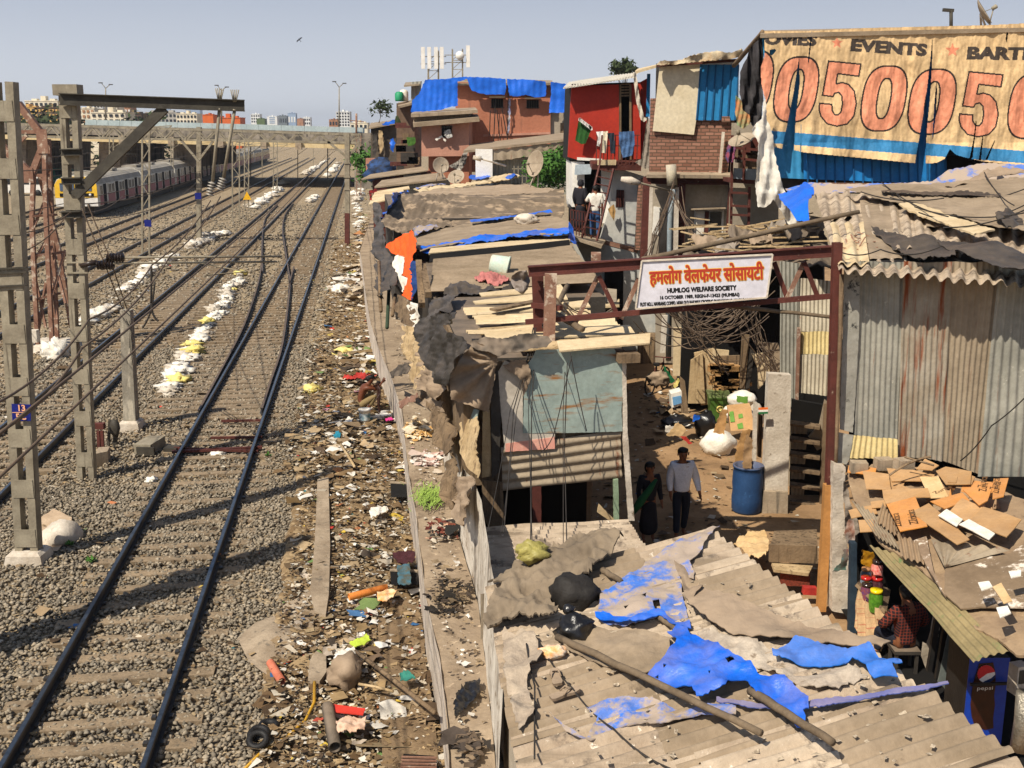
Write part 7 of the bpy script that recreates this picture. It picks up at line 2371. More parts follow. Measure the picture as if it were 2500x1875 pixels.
def tinsheet(q, y, mk, pitch=.084, amp=.012, seed=0, nm='wall_sheet', label=None):
 m = MB()
 a, b, c, d = [P(u, v, y) for u, v in q]
 m.corr(a, b, c, d, pitch, amp, 8,0, .03, .03, seed)
 return m.build(nm, MT[mk] if isinstance(mk, str) else mk, ts, label=label)
fpatch('flat_sheet', [(2062,640),(2100,640),(2097,800),(2090,960),(2082,1056),(2050,1048),(2056,860)], MT['flatt'], yp(YS - .06), ts, 0, .03,1,8)
fpatch('flat_sheet', [(2046,1056),(2084,1062),(2074,1120),(2066,1134),(2050,1130),(2040,1120)], MT['flatt'], yp(YS - .1), ts, 0, .05,2,6)
tinsheet([(2098,640),(2209,640),(2190,1074),(2084,1062)], YS, 'tin', seed=1)
tinsheet([(2206,640),(2326,640),(2300,1125),(2190,1114)], YS - .03, 'tinr', seed=2)
tinsheet([(2322,640),(2446,640),(2390,1160),(2296,1124)], YS - .01, 'tinb', seed=3)
tinsheet([(2440,640),(2600,640),(2590,1225),(2384,1198)], YS - .06, 'tin', .13, .02,4)
tinsheet([(2084,1061),(2190,1072),(2190,1126),(2075,1117)], YS - .09, 'tiny', .084, .014,5, label='cream painted patch sheet')
m = MB()
m.wedge([(2072,1130),(2620,1230),(2620,640),(2075,640)], YS + .15, YS + 7)
m.build('inner_wall', MT['dark'], ts)
m = MB()
m.ibeam(P(2044,592, YS - .1), P(2026,1180, YS - .1), .13, .13, .02, up=(0,1,0))
ps = m.build('steel_post', MT['redp'], label='tall red-brown steel post at the corner of the tin shed', cat='post')
m = MB()
m.beam(P(2022,1182, YS - .12), P(2004,1490, YS - .12), .13)
m.build('timber_post', mat('ochre_timber', 'C08A4E', 'A87640', 2, bump=.2), label='ochre timber post under the steel post beside the shop', cat='post')
pole('thin grey wooden pole beside the steel post', P(2056,670, YS - .2), P(2040,1140, YS - .2), .035, MT['wood'], 'wooden_pole')
AW = p3(P(2072,1150,16.2), G(2500,1230,2.75), G(2441,1639,2.2))
def aw(x, y): return (1950 + x / 3.318,1100 + y / 3.318)
awn = thing('shop_awning', 'low awning of patched sheets covered with flattened cardboard', 'awning', G(2300,1400,2.3))
MT['awns'] = mat('brown_awning_sheet', 'A48B6C', '87715A', 1.4, rough=.95, bump=.4, spot='6E5A46', sk2=.42, sps=3, wear=('C4AE90', 7, .36))
fpatch('awning_sheet', [(2066,1148),(2180,1122),(2385,1165),(2560,1240),(2560,1620),(2480,1598),(2436,1560),(2370,1520),(2318,1480),(2290,1420),(2250,1384),(2200,1352),(2150,1320),(2104,1262),(2084,1215)], MT['awns'], AW, awn, -.02, .06,1,10, .03,1.5, disp=lambda u, v, p: -.02 + .02 * math.sin(p.x * .8 * 45 + p.y * 6) * (1 if u < 2300 else .3) + .05 * fz(p, 1))
MT['greeny'] = mat('mossy_tin', '988760', '7F7250', 2, bump=.2, spot='66764A', sk2=.4, sps=3)
GA, GB_, GC, GD = [AW(u, v - 4) - AW.n * .04 for u, v in ((2123,1329),(2200,1346),(2462,1588),(2378,1618))]
m = MB()
m.corr(GA, GB_, GC, GD, .1, .014,10,0, .06, .04,3)
m.build('mossy_sheet', MT['greeny'], awn)
fpatch('peeling_sheet', [aw(*q) for q in [(1190,990),(1300,930),(1720,880),(1825,800),(1990,900),(1990,1500),(1825,1300),(1500,1290),(1310,1290),(1180,1180)]], mat('peeling_board', '8E7960', '75624C', 1.5, bump=.3, spot='DCCDBA', sk2=.44, sps=3), AW, awn, .06, .05,1,8, .02)
fpatch('awning_plank', [aw(*q) for q in [(935,775),(1040,740),(1100,1020),(1200,1230),(1170,1190),(1060,1010)]], mat('peeling_plank', '9A826A', '7F6A54', 2, spot='D9CBB8', sk2=.44, sps=5), AW, awn, .08, .02,1,6, .03)
for k, q in enumerate((((430,430),(700,600),(820,830),(640,740)),((800,690),(990,800),(1020,950),(835,905)),((1080,770),(1720,860),(1240,985),(1185,1000)),((690,480),(800,660),(820,760),(640,640)))):
 m = MB()
 a, b, c, d = [AW(*aw(*p)) + AW.n * (.05 + .015 * k) for p in q]
 m.corr(d, c, b, a, .11, .02,6,0, .05, .04, k)
 m.build('corrugated_sheet', MT['awns' if k % 2 else 'tinb'], awn)
CB = [('card', [(720,195),(930,210),(1110,250),(1080,300),(760,300)], 'tan cardboard beside the lumps of brick on the awning'),('card', [(1030,120),(1145,190),(1090,230),(960,215)], 'tan cardboard square nearest the tin wall on the awning'),
      ('card', [(1120,230),(1200,200),(1410,240),(1400,340),(1200,340)], 'wide tan cardboard below the tin wall on the awning'),('cardp', [(990,290),(1140,280),(1220,430),(1070,445)], 'palest cardboard square in the middle of the awning'),
      ('card', [(530,250),(740,270),(760,400),(560,390)], 'dusty cardboard sheet at the left end of the awning'),('card', [(690,410),(1060,400),(1080,480),(960,480),(720,530),(700,480)], 'faded cardboard above the two-panel orange one'),
      ('cardo', [(725,530),(960,480),(1060,740),(840,780)], 'orange printed cardboard at the left edge of the awning'),('cardo', [(1080,520),(1340,460),(1400,530),(1300,560),(1200,600)], 'orange printed cardboard half under the tan sheets'),
      ('card', [(920,620),(1070,545),(1400,850),(1300,895)], 'long tan cardboard with a green print hanging over the edge'),('card', [(1210,650),(1340,515),(1510,590),(1400,710)], 'square tan cardboard with a green print'),
      ('card', [(1400,710),(1510,590),(1820,690),(1700,840)], 'large plain tan cardboard on the right of the awning'),('white', [(1150,680),(1220,630),(1350,710),(1300,770)], 'white paper square under the green printed cardboard'),
      ('white', [(1320,770),(1400,720),(1610,830),(1560,880)], 'torn white paper strip below the large plain cardboard'),('cardo', [(1350,480),(1600,400),(1550,560),(1480,600)], 'curled orange printed cardboard under the right tin sheet'),
      ('cardo', [(1600,400),(1720,390),(1680,540),(1590,560)], 'small bent orange cardboard at the far right of the pile'),('card', [(1220,370),(1310,380),(1300,430),(1230,430)], 'small cardboard scrap beside the palest square'),
      ('white', [(1480,1290),(1570,1280),(1600,1330),(1510,1360)], 'white and blue paper label stuck low on the awning'),('white', [(1630,1510),(1720,1490),(1750,1550),(1660,1590)], 'white paper label at the lower tip of the awning'),('cardp', [(1600,1340),(1670,1310),(1760,1470),(1690,1490)], 'pale cardboard strip low on the awning'),
      ('white', [(1730,1230),(1830,1210),(1830,1260),(1750,1280)], 'white paper label right of the peeling board')]
MT['cardd'] = mat('dusty_brown_cardboard', 'A5845E', '8E7050', 2, bump=.15, dust=.3)
MT['cardp'] = mat('pale_cardboard', 'D9B98A', 'CBA876', 2, bump=.1)
CO = []
for k, (mk, out, lab) in enumerate(CB):
 m = MB()
 tl = R_.uniform(-1,1)
 of = .1 + .025 * k * .6
 c0 = AW(*aw(*out[0]))
 m.patch([aw(*q) for q in out], AW, 8, lambda u, v, p: of + .04 * tl * (p - c0).length + .02 * fz(p, 1.5, k), thick=.012)
 CO.append(m.build('cardboard_sheet' if mk[0] == 'c' else 'paper_sheet', MT[mk], label=lab, cat='cardboard' if mk[0] == 'c' else 'paper'))
for k in range(22):
 x, y = R_.uniform(500,1650), R_.uniform(190,640)
 if x > 1350 and y < 300: continue
 a = R_.uniform(-.5, .6)
 hw, hh = R_.uniform(50,130), R_.uniform(35,75)
 q = [(x + i * hw * math.cos(a) - j * hh * math.sin(a), y + (i * hw * math.sin(a) + j * hh * math.cos(a)) * .8) for i, j in ((-1,-1),(1,-1.1),(1.05,1),(-.95, .9))]
 m = MB()
 of = .03 + .012 * (k % 6)
 tl = R_.uniform(-.05, .05)
 c0 = AW(*aw(x, y))
 m.patch([aw(*p) for p in q], AW, 8, lambda u, v, p: of + tl * (p - c0).length + .02 * fz(p, 1.5, k), thick=.01)
 m.build('cardboard_sheet', MT[('card', 'card', 'cardp', 'cardd', 'cardo')[k % 5]], label='dusty flattened cardboard lying low in the pile on the awning', cat='cardboard', group='bottom layer of the cardboard pile')
MT['ink'] = mat('brown_ink', '6A4A2A', '5A3E24', 9, bump=0)
for k, (x, y, dx, dy, sz, o_) in enumerate(((850,745,-30,-130, .1, .26),(985,725,-40,-130, .11, .26),(1535,500,20,-95, .1, .36),(1635,530,25,-110, .1, .38),(1130,500,60,-25, .08, .27))):
 a = AW(*aw(x, y)) + AW.n * o_
 b = AW(*aw(x + dx, y + dy)) + AW.n * o_
 xd = (b - a).normalized()
 text('Zurica', a, xd, AW.n.cross(xd), sz, MT['ink'], CO[(6,6,13,14,7)[k]], off=.02, lift=.0)
m = MB()
for x0, y0, x1, y1 in ((430,150,560,215),(650,120,745,205),(810,125,910,205)): pass
for k, (x, y) in enumerate(((495,190),(697,165),(860,170))):
 m = MB()
 c = AW(*aw(x, y)) + AW.n * .12
 m.rbox(c, (.24, .2, .16), .2 * k - .1)
 m.build('loose_brick', MT['conc'], label=('flat grey brick at the left end under the tin wall', 'rough upright brick under the tin wall', 'wedge-shaped brick under the tin wall')[k], cat='brick')
m = MB()
m.cable(AW(*aw(760,355)) + AW.n * .3, AW(*aw(1100,270)) + AW.n * .42,-.05, .018)
m.cable(AW(*aw(890,270)) + AW.n * .42, AW(*aw(1120,310)) + AW.n * .36, .0, .016)
m.build('dry_twig', MT['wood'], label='forked dry twig lying on the cardboard', cat='twig')
# ================================================================ ground floors and the rag store behind the society board
m = MB()
m.wedge([(1400,870),(1660,880),(1660,640),(1560,612),(1462,590),(1400,590)],37.6,41)
m.build('ground_floor', MT['gwall'], rh)
m = MB()
pprism(m, [(1474,870),(1520,872),(1522,660),(1476,650)],37.55, .05)
m.build('ground_floor_door', MT['dark'], rh)
m = MB()
m.wedge([(1600,885),(1900,900),(1900,630),(1600,630)],35.6,40)
m.build('ground_floor', MT['greyw'], bh)
part('ground_floor_door', [(1664,890),(1720,890),(1720,700),(1664,700)],35.55, .05, MT['dark'], bh)
for lab, u0, u1, v0, v1, y, mk in (('orange-brown crate box standing under the iron ladder', 1443,1467,622,648,31.5, 'rust'),('brown wooden shutter box at the far bend of the alley', 1556,1614,822,892,36, 'wood')):
 m = MB()
 m.wedge([(u0, v1),(u1, v1),(u1, v0),(u0, v0)], y, y + .8)
 m.build('wooden_box', MT[mk], label=lab, cat='box')
bk = thing('alley_backdrop_house', 'dim house wall closing the alley left of the society board', 'house', P(1470,800,33))
m = MB()
m.wedge([(1424,840),(1505,850),(1505,740),(1424,730)],33,36)
m.build('wall', MT['greyw'], bk)
part('doorway', [(1470,845),(1495,848),(1495,760),(1472,758)],32.95, .04, MT['dark'], bk)
m = MB()
m.slab(P(1420,750,32), P(1512,745,32), P(1512,730,34.5), P(1430,735,34.5), .06)
m.build('roof_sheet', MT['asbl'], bk)
rs = thing('rag_store', 'dark store shack with a rag-heaped roof behind the society board', 'shack', P(1800,980,28.5))
m = MB()
m.wedge([(1650,985),(2010,985),(2010,600),(1690,610)],29.5,34)
m.build('wall', MT['dark'], rs)
PQ = p3(P(1640,655,27.8), P(2000,640,27.4), P(1800,560,31))
fpatch('roof_sheet', [(1640,640),(1720,612),(1790,575),(1870,545),(1960,540),(2010,560),(2030,600),(2030,650),(1900,655),(1760,655)], MT['blackt'], PQ, rs, .0, .25,1.4,6, .03,2)
rr = random.Random(6)
m = MB()
for k in range(44):
 a = PQ(rr.uniform(1690,2000), rr.uniform(560,645)) + PQ.n * rr.uniform(.15, .4)
 d = Vector((rr.uniform(.4,1.6), rr.gauss(0, .4), rr.gauss(0, .15)))
 m.beam(a - d / 2, a + d / 2, rr.uniform(.04, .14), .03)
m.build('roof_lumber', MT['woodl'], rs, kind='stuff')
RAGM = [MT['brown'], MT['sack'], MT['blackt']]
for k in range(7):
 u, v = 1720 + k * 44,618 - k * 7 + (k % 2) * 18
 tarp('roof_rag', 'dusty rag heaped among the lumber on the rag store roof', [(u - 32, v + 6),(u, v - 12),(u + 34, v - 4),(u + 30, v + 14),(u - 10, v + 16)], RAGM[k % 3], PQ, .2, .3,2,5,2, cat='cloth')['group'] = 'rags on the rag store roof'
YW = 28.8
for nm, out, mk, y in (('board', [(1687,880),(1715,862),(1722,985),(1680,985)], 'woodl', YW),('board', [(1695,862),(1742,850),(1745,985),(1712,990)], 'woodl', YW + .1),('board', [(1740,852),(1780,856),(1770,960),(1745,985)], 'asbl', YW),('board', [(1745,870),(1806,868),(1802,955),(1752,965)], 'wood', YW - .1),
                      ('post', [(1806,949),(1818,949),(1831,818),(1812,816)], 'wood', YW - .4),('post', [(1820,950),(1829,950),(1842,860),(1832,850)], 'blackt', YW - .4),('post', [(1643,918),(1660,918),(1664,800),(1645,800)], 'asbl', YW - .2),('post', [(1664,1008),(1681,1010),(1672,930),(1660,918)], 'wood', YW - 1.2),('post', [(1612,862),(1624,862),(1630,770),(1617,770)], 'concw', YW + 2),
                      ('sheet_panel', [(1836,865),(1876,860),(1880,905),(1862,940),(1852,950),(1850,900)], 'asbl', YW - 1),('sheet_panel', [(1840,835),(1900,838),(1915,905),(1875,912),(1876,862)], 'asbd', YW - .9)):
 part(nm, out, y, .08, MT[mk], rs)
m = MB()
for k in range(40):
 m.box(P(rr.uniform(1750,1806), rr.uniform(890,965), YW - .2),(rr.uniform(.2, .7), .15, rr.uniform(.05, .2)))
m.build('stacked_planks', MT['card'], rs, kind='stuff')
tw = thing('stair_tin_wall', 'rusty tin wall behind the steep wooden stair beside the steel post', 'wall', P(1970,1250,22.8))
def tsh(q, y, mk, pitch=.084, amp=.014, seed=0):
 m = MB()
 a, b, c, d = [P(u, v, y) for u, v in q]
 m.corr(a, b, c, d, pitch, amp, 6,0, .04, .03, seed)
 return m.build('tin_sheet', MT[mk], tw)
MT['tinw'] = mat('whitish_tin', 'CFC4AC', 'B5AA94', 1.5, rough=.7, bump=.2, streak='8A4A22', sk=.38, ss=(5,5, .8), spot='A0522A', sk2=.34, sps=4)
tsh([(1955,680),(2032,684),(2030,812),(1952,812)],22.6, 'tinw', seed=1)
tsh([(1950,808),(2032,812),(2030,868),(1950,866)],22.55, 'tiny', seed=2)
tsh([(1948,864),(2030,866),(2026,966),(1945,960)],22.5, 'tinw', seed=3)
tsh([(1904,640),(1952,640),(1950,1000),(1904,990)],22.7, 'tin', seed=4)
tsh([(1925,1010),(2010,1020),(2004,1260),(1915,1250)],22.9, 'tinb', seed=5)
part('rusty_edge', [(1942,990),(1949,990),(1955,800),(1947,800)],22.4, .06, MT['rust'], tw)
part('bent_sheet', [(1974,1066),(2000,1040),(2014,975),(2020,980),(2014,1090),(1995,1100)],22, .05, MT['tinb'], tw)
st_ = thing('wooden_stair', 'steep wooden stair with dark gaps beside the leaning concrete slab', 'stair', P(1965,1260,21.8))
m = MB()
m.wedge([(1926,1255),(2012,1262),(2020,990),(1932,975)],22.35,22.45)
m.build('dark_backing', MT['dark'], st_)
for k, v in enumerate((1030,1068,1104,1141,1180,1220,1256)):
 m = MB()
 m.slab(P(1928, v + 4,21.7), P(2002, v + 14,21.7), P(2002, v + 5,22), P(1929, v - 5,22), .05)
 m.build('tread', MT['wood'], st_)
 m = MB()
 m.corr(P(1931, v + 8,22.1), P(1972 - 2 * k, v + 12,22.1), P(1970 - 2 * k, v + 30,22.1), P(1931, v + 28,22.1), .084, .012,2)
 m.build('riser', MT['tinb'], st_)
for a, b in (((2003,1265),(2016,985)),):
 bars('stringer', [(a, b)],21.8, .07, MT['wood'], st_)
m = MB()
pprism(m, [(1864,1202),(1923,1201),(1930,1000),(1932,916),(1876,913),(1870,1060)],21.2, .22)
m.build('leaning_slab', MT['concw'], label='tall pale concrete slab standing left of the wooden stair', cat='slab')
m = MB()
pprism(m, [(1858,1290),(1922,1292),(1924,1202),(1866,1200)],21.1, .4)
m.build('slab_base', MT['conc'], label='cracked concrete block under the tall pale slab', cat='block')
for lab, out, y, mk in (('tall thin pale post left of the concrete slab', [(1838,1135),(1846,1140),(1850,985),(1842,980)],22.5, 'concw'),('grey plank post between thin post and slab', [(1850,1115),(1859,1118),(1862,1015),(1852,1010)],22.8, 'wood')):
 m = MB()
 pprism(m, out, y, .12)
 m.build('wooden_post', MT[mk], label=lab, cat='post')
fl = thing('tricolour_plate', 'small orange, white and green striped plate on the post', 'plate', P(1864,1010,21))
for k, c_ in enumerate(('E8702A', 'EDE8DC', '1E6B3A')):
 part('stripe', [(1852,1001 + k * 5),(1875,1000 + k * 5),(1875,995 + k * 5),(1852,996 + k * 5)],21, .02, mat('stripe_%d' % k, c_, c_, 5, bump=0), fl)
b0 = G(1822,1248, .03)
root = thing('blue_barrel', 'large blue plastic barrel open at the top in the alley', 'barrel', b0)
m = MB()
m.lathe([(.01,0),(.27,0),(.3, .05),(.31, .3),(.295, .45),(.31, .6),(.3, .85),(.29, .93),(.31, .94),(.31, .98),(.27, .98),(.26, .6),(.26, .1)], b0,26)
m.build('body', mat('barrel_blue', '2A4A74', '223E64', 2, rough=.6, bump=.1, spot='3F6A9A', sk2=.4, sps=3, dust=.4), root)
m = MB()
m.lathe([(.01, .72),(.26, .72)], b0,20)
m.build('water', mat('barrel_water', '2A3A44', '22303A', 3, rough=.1, bump=0), root)
b0 = G(1752,1034)
root = thing('green_dustbin', 'dark green wheeled dustbin with a half-open lid and a yellow emblem', 'dustbin', b0)
MT['bing'] = mat('bin_green', '4A6B2A', '3E5E24', 2, rough=.5, bump=.1, dust=.4)
def binp(x, y, z): return b0 + Vector((x, y, z))
m = MB()
m.add([binp(-.2,-.18,0), binp(.2,-.18,0), binp(.2, .18,0), binp(-.2, .18,0), binp(-.27,-.25, .72), binp(.27,-.25, .72), binp(.27, .25, .78), binp(-.27, .25, .78)],[(0,1,5,4),(1,2,6,5),(2,3,7,6),(3,0,4,7),(0,3,2,1)])
m.build('body', MT['bing'], root)
m = MB()
m.slab(binp(-.3,-.28, .76), binp(.3,-.28, .76), binp(.3, .28, .86), binp(-.3, .28, .86), .04)
m.build('lid', MT['bing'], root)
m = MB()
m.lathe([(.07,0),(.1,0),(.1, .01),(.07, .01)], binp(0,-.235, .45),18,(Vector((1,0,0)), Vector((0,-.1,1)).normalized(), Vector((0,-1,-.1)).normalized()))
m.lathe([(.005, .0),(.045,0),(.045, .01)], binp(0,-.236, .45),12,(Vector((1,0,0)), Vector((0,-.1,1)).normalized(), Vector((0,-1,-.1)).normalized()))
m.build('emblem', MT['yellow'], root)
for k in (-1,1):
 m = MB()
 m.lathe([(.01,-.03),(.08,-.03),(.08, .03),(.01, .03)], binp(k * .2, .2, .06),12,(Vector((0,1,0)), UZ, Vector((1,0,0))))
 m.build('wheel', MT['black'], root)
def abag(label, u, v, r, mt, seed, z=.03, nm='rubbish_bag', cat='rubbish bag', amp=.3, fq=1.6):
 m = MB()
 m.blob(G(u, v, z) + Vector((0,0, r[2] * .8)), r, seed, 3, amp, fq)
 if nm.endswith('bag'):
  m.blob(G(u, v, z) + Vector((0,0, r[2] * 1.75)),(r[0] * .25, r[1] * .25, r[2] * .22), seed + 3,2, .5,2)
 return m.build(nm, mt, label=label, cat=cat)
abag('tall black rubbish bag leaning in front of the green dustbin', 1722,1066,(.26, .26, .36), MT['blackp'],3)
abag('flat black rubbish bag lying left of the tall black one', 1652,1040,(.42, .3, .16), MT['blackp'],8)
abag('huge white sack of scrap lying in the alley', 1752,1108,(.42, .34, .32), MT['white'],12, nm='white_sack', cat='sack', amp=.18)
abag('white sack topmost on the heap above the cardboard carton', 1810,990,(.36, .28, .2), MT['white'],16,1.0, 'white_sack', 'sack', .22)
abag('second white sack under the topmost one on the heap', 1800,1030,(.4, .3, .24), MT['white'],18, .55, 'white_sack', 'sack', .22)
abag('grey-white sack hanging at the right side of the heap', 1842,1050,(.2, .2, .4), mat('grey_white_sack', 'C9BFB0', 'A89C8C', 3),21, .1, 'white_sack', 'sack', .2)
ct = G(1806,1085, .2)
root = thing('cardboard_carton', 'large cardboard carton with green printed marks leaning on the heap', 'carton', ct)
m = MB()
qc = [P(1784,1052,22.6), P(1842,1050,22.6), P(1834,997,22.9), P(1778,1003,22.9)]
m.prism(qc, (0.02, .3, .05))
m.build('box', MT['card'], root)
MT['grn'] = mat('green_print', '5E8A34', '6E9A44', 6, bump=0)
for out in ([(1780,1006),(1790,1004),(1794,1030),(1783,1031)],[(1802,1012),(1812,1010),(1814,1020),(1803,1022)],[(1799,1036),(1812,1032),(1815,1046),(1802,1048)]):
 m = MB()
 plc = p3(qc[0], qc[1], qc[2])
 m.patch(out, plc, 6, lambda u, v, p: .012)
 m.build('printed_mark', MT['grn'], root)
rag('small green and white carton on the topmost sack', [(1798,966),(1826,968),(1824,984),(1800,982)],0, MT['grn'], 'small_carton', 'carton', .03,3,4, plane=yp(23.2))
for lab, out, mk, y in (('tan cardboard flap leaning left of the white sacks', [(1740,1055),(1768,1060),(1776,1000),(1762,1000)], 'card', 22.8),('brown cardboard sheets standing by the thin post', [(1790,1150),(1812,1160),(1826,1070),(1832,1048),(1812,1050),(1798,1090)], 'card', 21.6),('bundle of brown cardboard beside the blue barrel', [(1812,1140),(1834,1145),(1838,1075),(1824,1060),(1816,1090)], 'cardd', 21.5),('pale crumpled paper left of the white sack', [(1626,1062),(1655,1028),(1676,1048),(1664,1062),(1640,1064)], 'cardp', 24.2),('white plastic square left of the crumpled paper', [(1624,1054),(1645,1056),(1646,1040),(1626,1038)], 'white', 24.4),('blue plastic cloth behind the tall black bag', [(1690,1028),(1706,1024),(1708,1014),(1692,1012)], 'tarp', 25.2),('red plastic strip on the alley ground', [(1660,1066),(1672,1064),(1684,1078),(1690,1080),(1682,1084)], 'redc', 23.6)):
 rag(lab, out, 0, MT[mk], 'cardboard_sheet' if 'card' in lab else 'plastic_sheet', 'cardboard' if 'card' in lab else 'plastic sheet', .06,3,4, plane=yp(y))
bx = P(1652,990,26)
root = thing('blue_white_tub', 'white box with a blue side standing by the leaning boards', 'box', bx)
part('box', [(1640,996),(1666,988),(1664,955),(1638,962)],26, .4, MT['white'], root)
part('blue_side', [(1644,990),(1664,984),(1663,966),(1642,970)],25.97, .02, mat('sky_blue', '6FA0C8', '5E90B8', 3), root)
bi = G(1605,958)
root = thing('loaded_bicycle', 'old bicycle loaded with bundles under a green umbrella cloth', 'bicycle', bi)
D_ = Vector((.55, .83,0)).normalized()
for k in (-.5, .5):
 m = MB()
 c = bi + D_ * k + Vector((0,0, .34))
 for r_ in (.33, .31):
  m.tube([c + D_ * (r_ * math.cos(a * .3142)) + UZ * (r_ * math.sin(a * .3142)) for a in range(21)], .02,5)
 for a in range(6): m.tube([c, c + D_ * (.32 * math.cos(a)) + UZ * (.32 * math.sin(a))], .005,3)
 m.build('wheel', MT['black'], root)
m = MB()
A0, A1, S0, S1_, H0 = bi - D_ * .5 + UZ * .34, bi + D_ * .5 + UZ * .34, bi - D_ * .12 + UZ * .82, bi - D_ * .02 + UZ * .32, bi + D_ * .36 + UZ * .85
for a, b in ((A0, S0),(A0, S1_),(S1_, S0),(S0, H0),(S1_, H0),(H0, A1),(H0, H0 + UZ * .15)): m.tube([a, b], .02,5)
m.tube([H0 + UZ * .15 + Vector((-.25, .1,0)), H0 + UZ * .15, H0 + UZ * .15 + Vector((.25,-.1,0))], .018,5)
m.build('frame', MT['redp'], root)
m = MB()
m.box(S0 + UZ * .05,(.16, .26, .06))
m.build('saddle', MT['black'], root)
abag('brown bundle tied on the bicycle', 1606,940,(.26, .16, .2), MT['brown'],5, .85, 'tied_bundle', 'bundle', .7,2.6)
rag('folded green umbrella cloth leaning on the bicycle', [(1618,890),(1625,895),(1648,930),(1640,936),(1620,912)],0, mat('green_umbrella', '1E6A3E', '185832', 4), 'green_umbrella', 'umbrella', .06,4,4, plane=yp(30.5))
rag('yellow plastic ribbons on the ground by the bicycle', [(1640,945),(1655,922),(1660,930),(1650,948)],0, MT['yellow'], 'yellow_ribbon', 'plastic sheet', .06,6,4, plane=yp(29.5))
rt = thing('wooden_crate', 'dusty wooden crate with a red mesh side below the stair', 'crate', P(1940,1400,17.4))
m = MB()
m.slab(P(1880,1332,17.2), P(1996,1332,17.2), P(1994,1292,18.0), P(1890,1296,18.0), .05)
m.build('lid', MT['wood'], rt)
part('side_panel', [(1878,1372),(1997,1376),(1996,1333),(1880,1330)],17.15, .06, MT['wood'], rt)
m = MB()
m.slab(P(1890,1390,16.9), P(1975,1400,16.9), P(1985,1380,17.2), P(1884,1372,17.2), .05)
m.build('shelf', MT['woodl'], rt)
part('mesh_panel', [(1905,1430),(1976,1432),(1978,1398),(1906,1392)],17.0, .04, mat('red_mesh', '8A3E2A', '5A2A1E', 30), rt)
for k in range(5): bars('box_end', [((1960,1440 + 0 * k),(1992,1442))],16.7 + k * .01, .12, MT['redc'] if k == 0 else MT['white'], rt) if k < 2 else None
rag('heap of pale paper and cloth beside the wooden crate', [(1790,1330),(1830,1305),(1868,1300),(1880,1330),(1870,1360),(1830,1362)],0, MT['cardp'], 'paper_heap', 'paper', .12,4,4, plane=p3(P(1790,1340,18), P(1880,1340,17.6), P(1830,1300,19)))
# ================================================================ people
def skinned(joints, bones, sub=1):
 names = list(joints)
 me = bpy.data.meshes.new('tmp')
 me.from_pydata([joints[n][0] for n in names],[(names.index(a), names.index(b)) for a, b in bones],[])
 o = bpy.data.objects.new('tmp', me)
 COL.objects.link(o)
 md = o.modifiers.new('s', 'SKIN')
 for i, n in enumerate(names):
  r = joints[n][1]
  me.skin_vertices[0].data[i].radius = r if isinstance(r, tuple) else (r, r)
 me.skin_vertices[0].data[0].use_root = True
 sb = o.modifiers.new('d', 'SUBSURF')
 sb.levels = sb.render_levels = sub
 dg = bpy.context.evaluated_depsgraph_get()
 ev = o.evaluated_get(dg).to_mesh()
 V = [v.co.copy() for v in ev.vertices]
 F = [tuple(p.vertices) for p in ev.polygons]
 o.evaluated_get(dg).to_mesh_clear()
 bpy.data.objects.remove(o)
 bpy.data.meshes.remove(me)
 return V, F
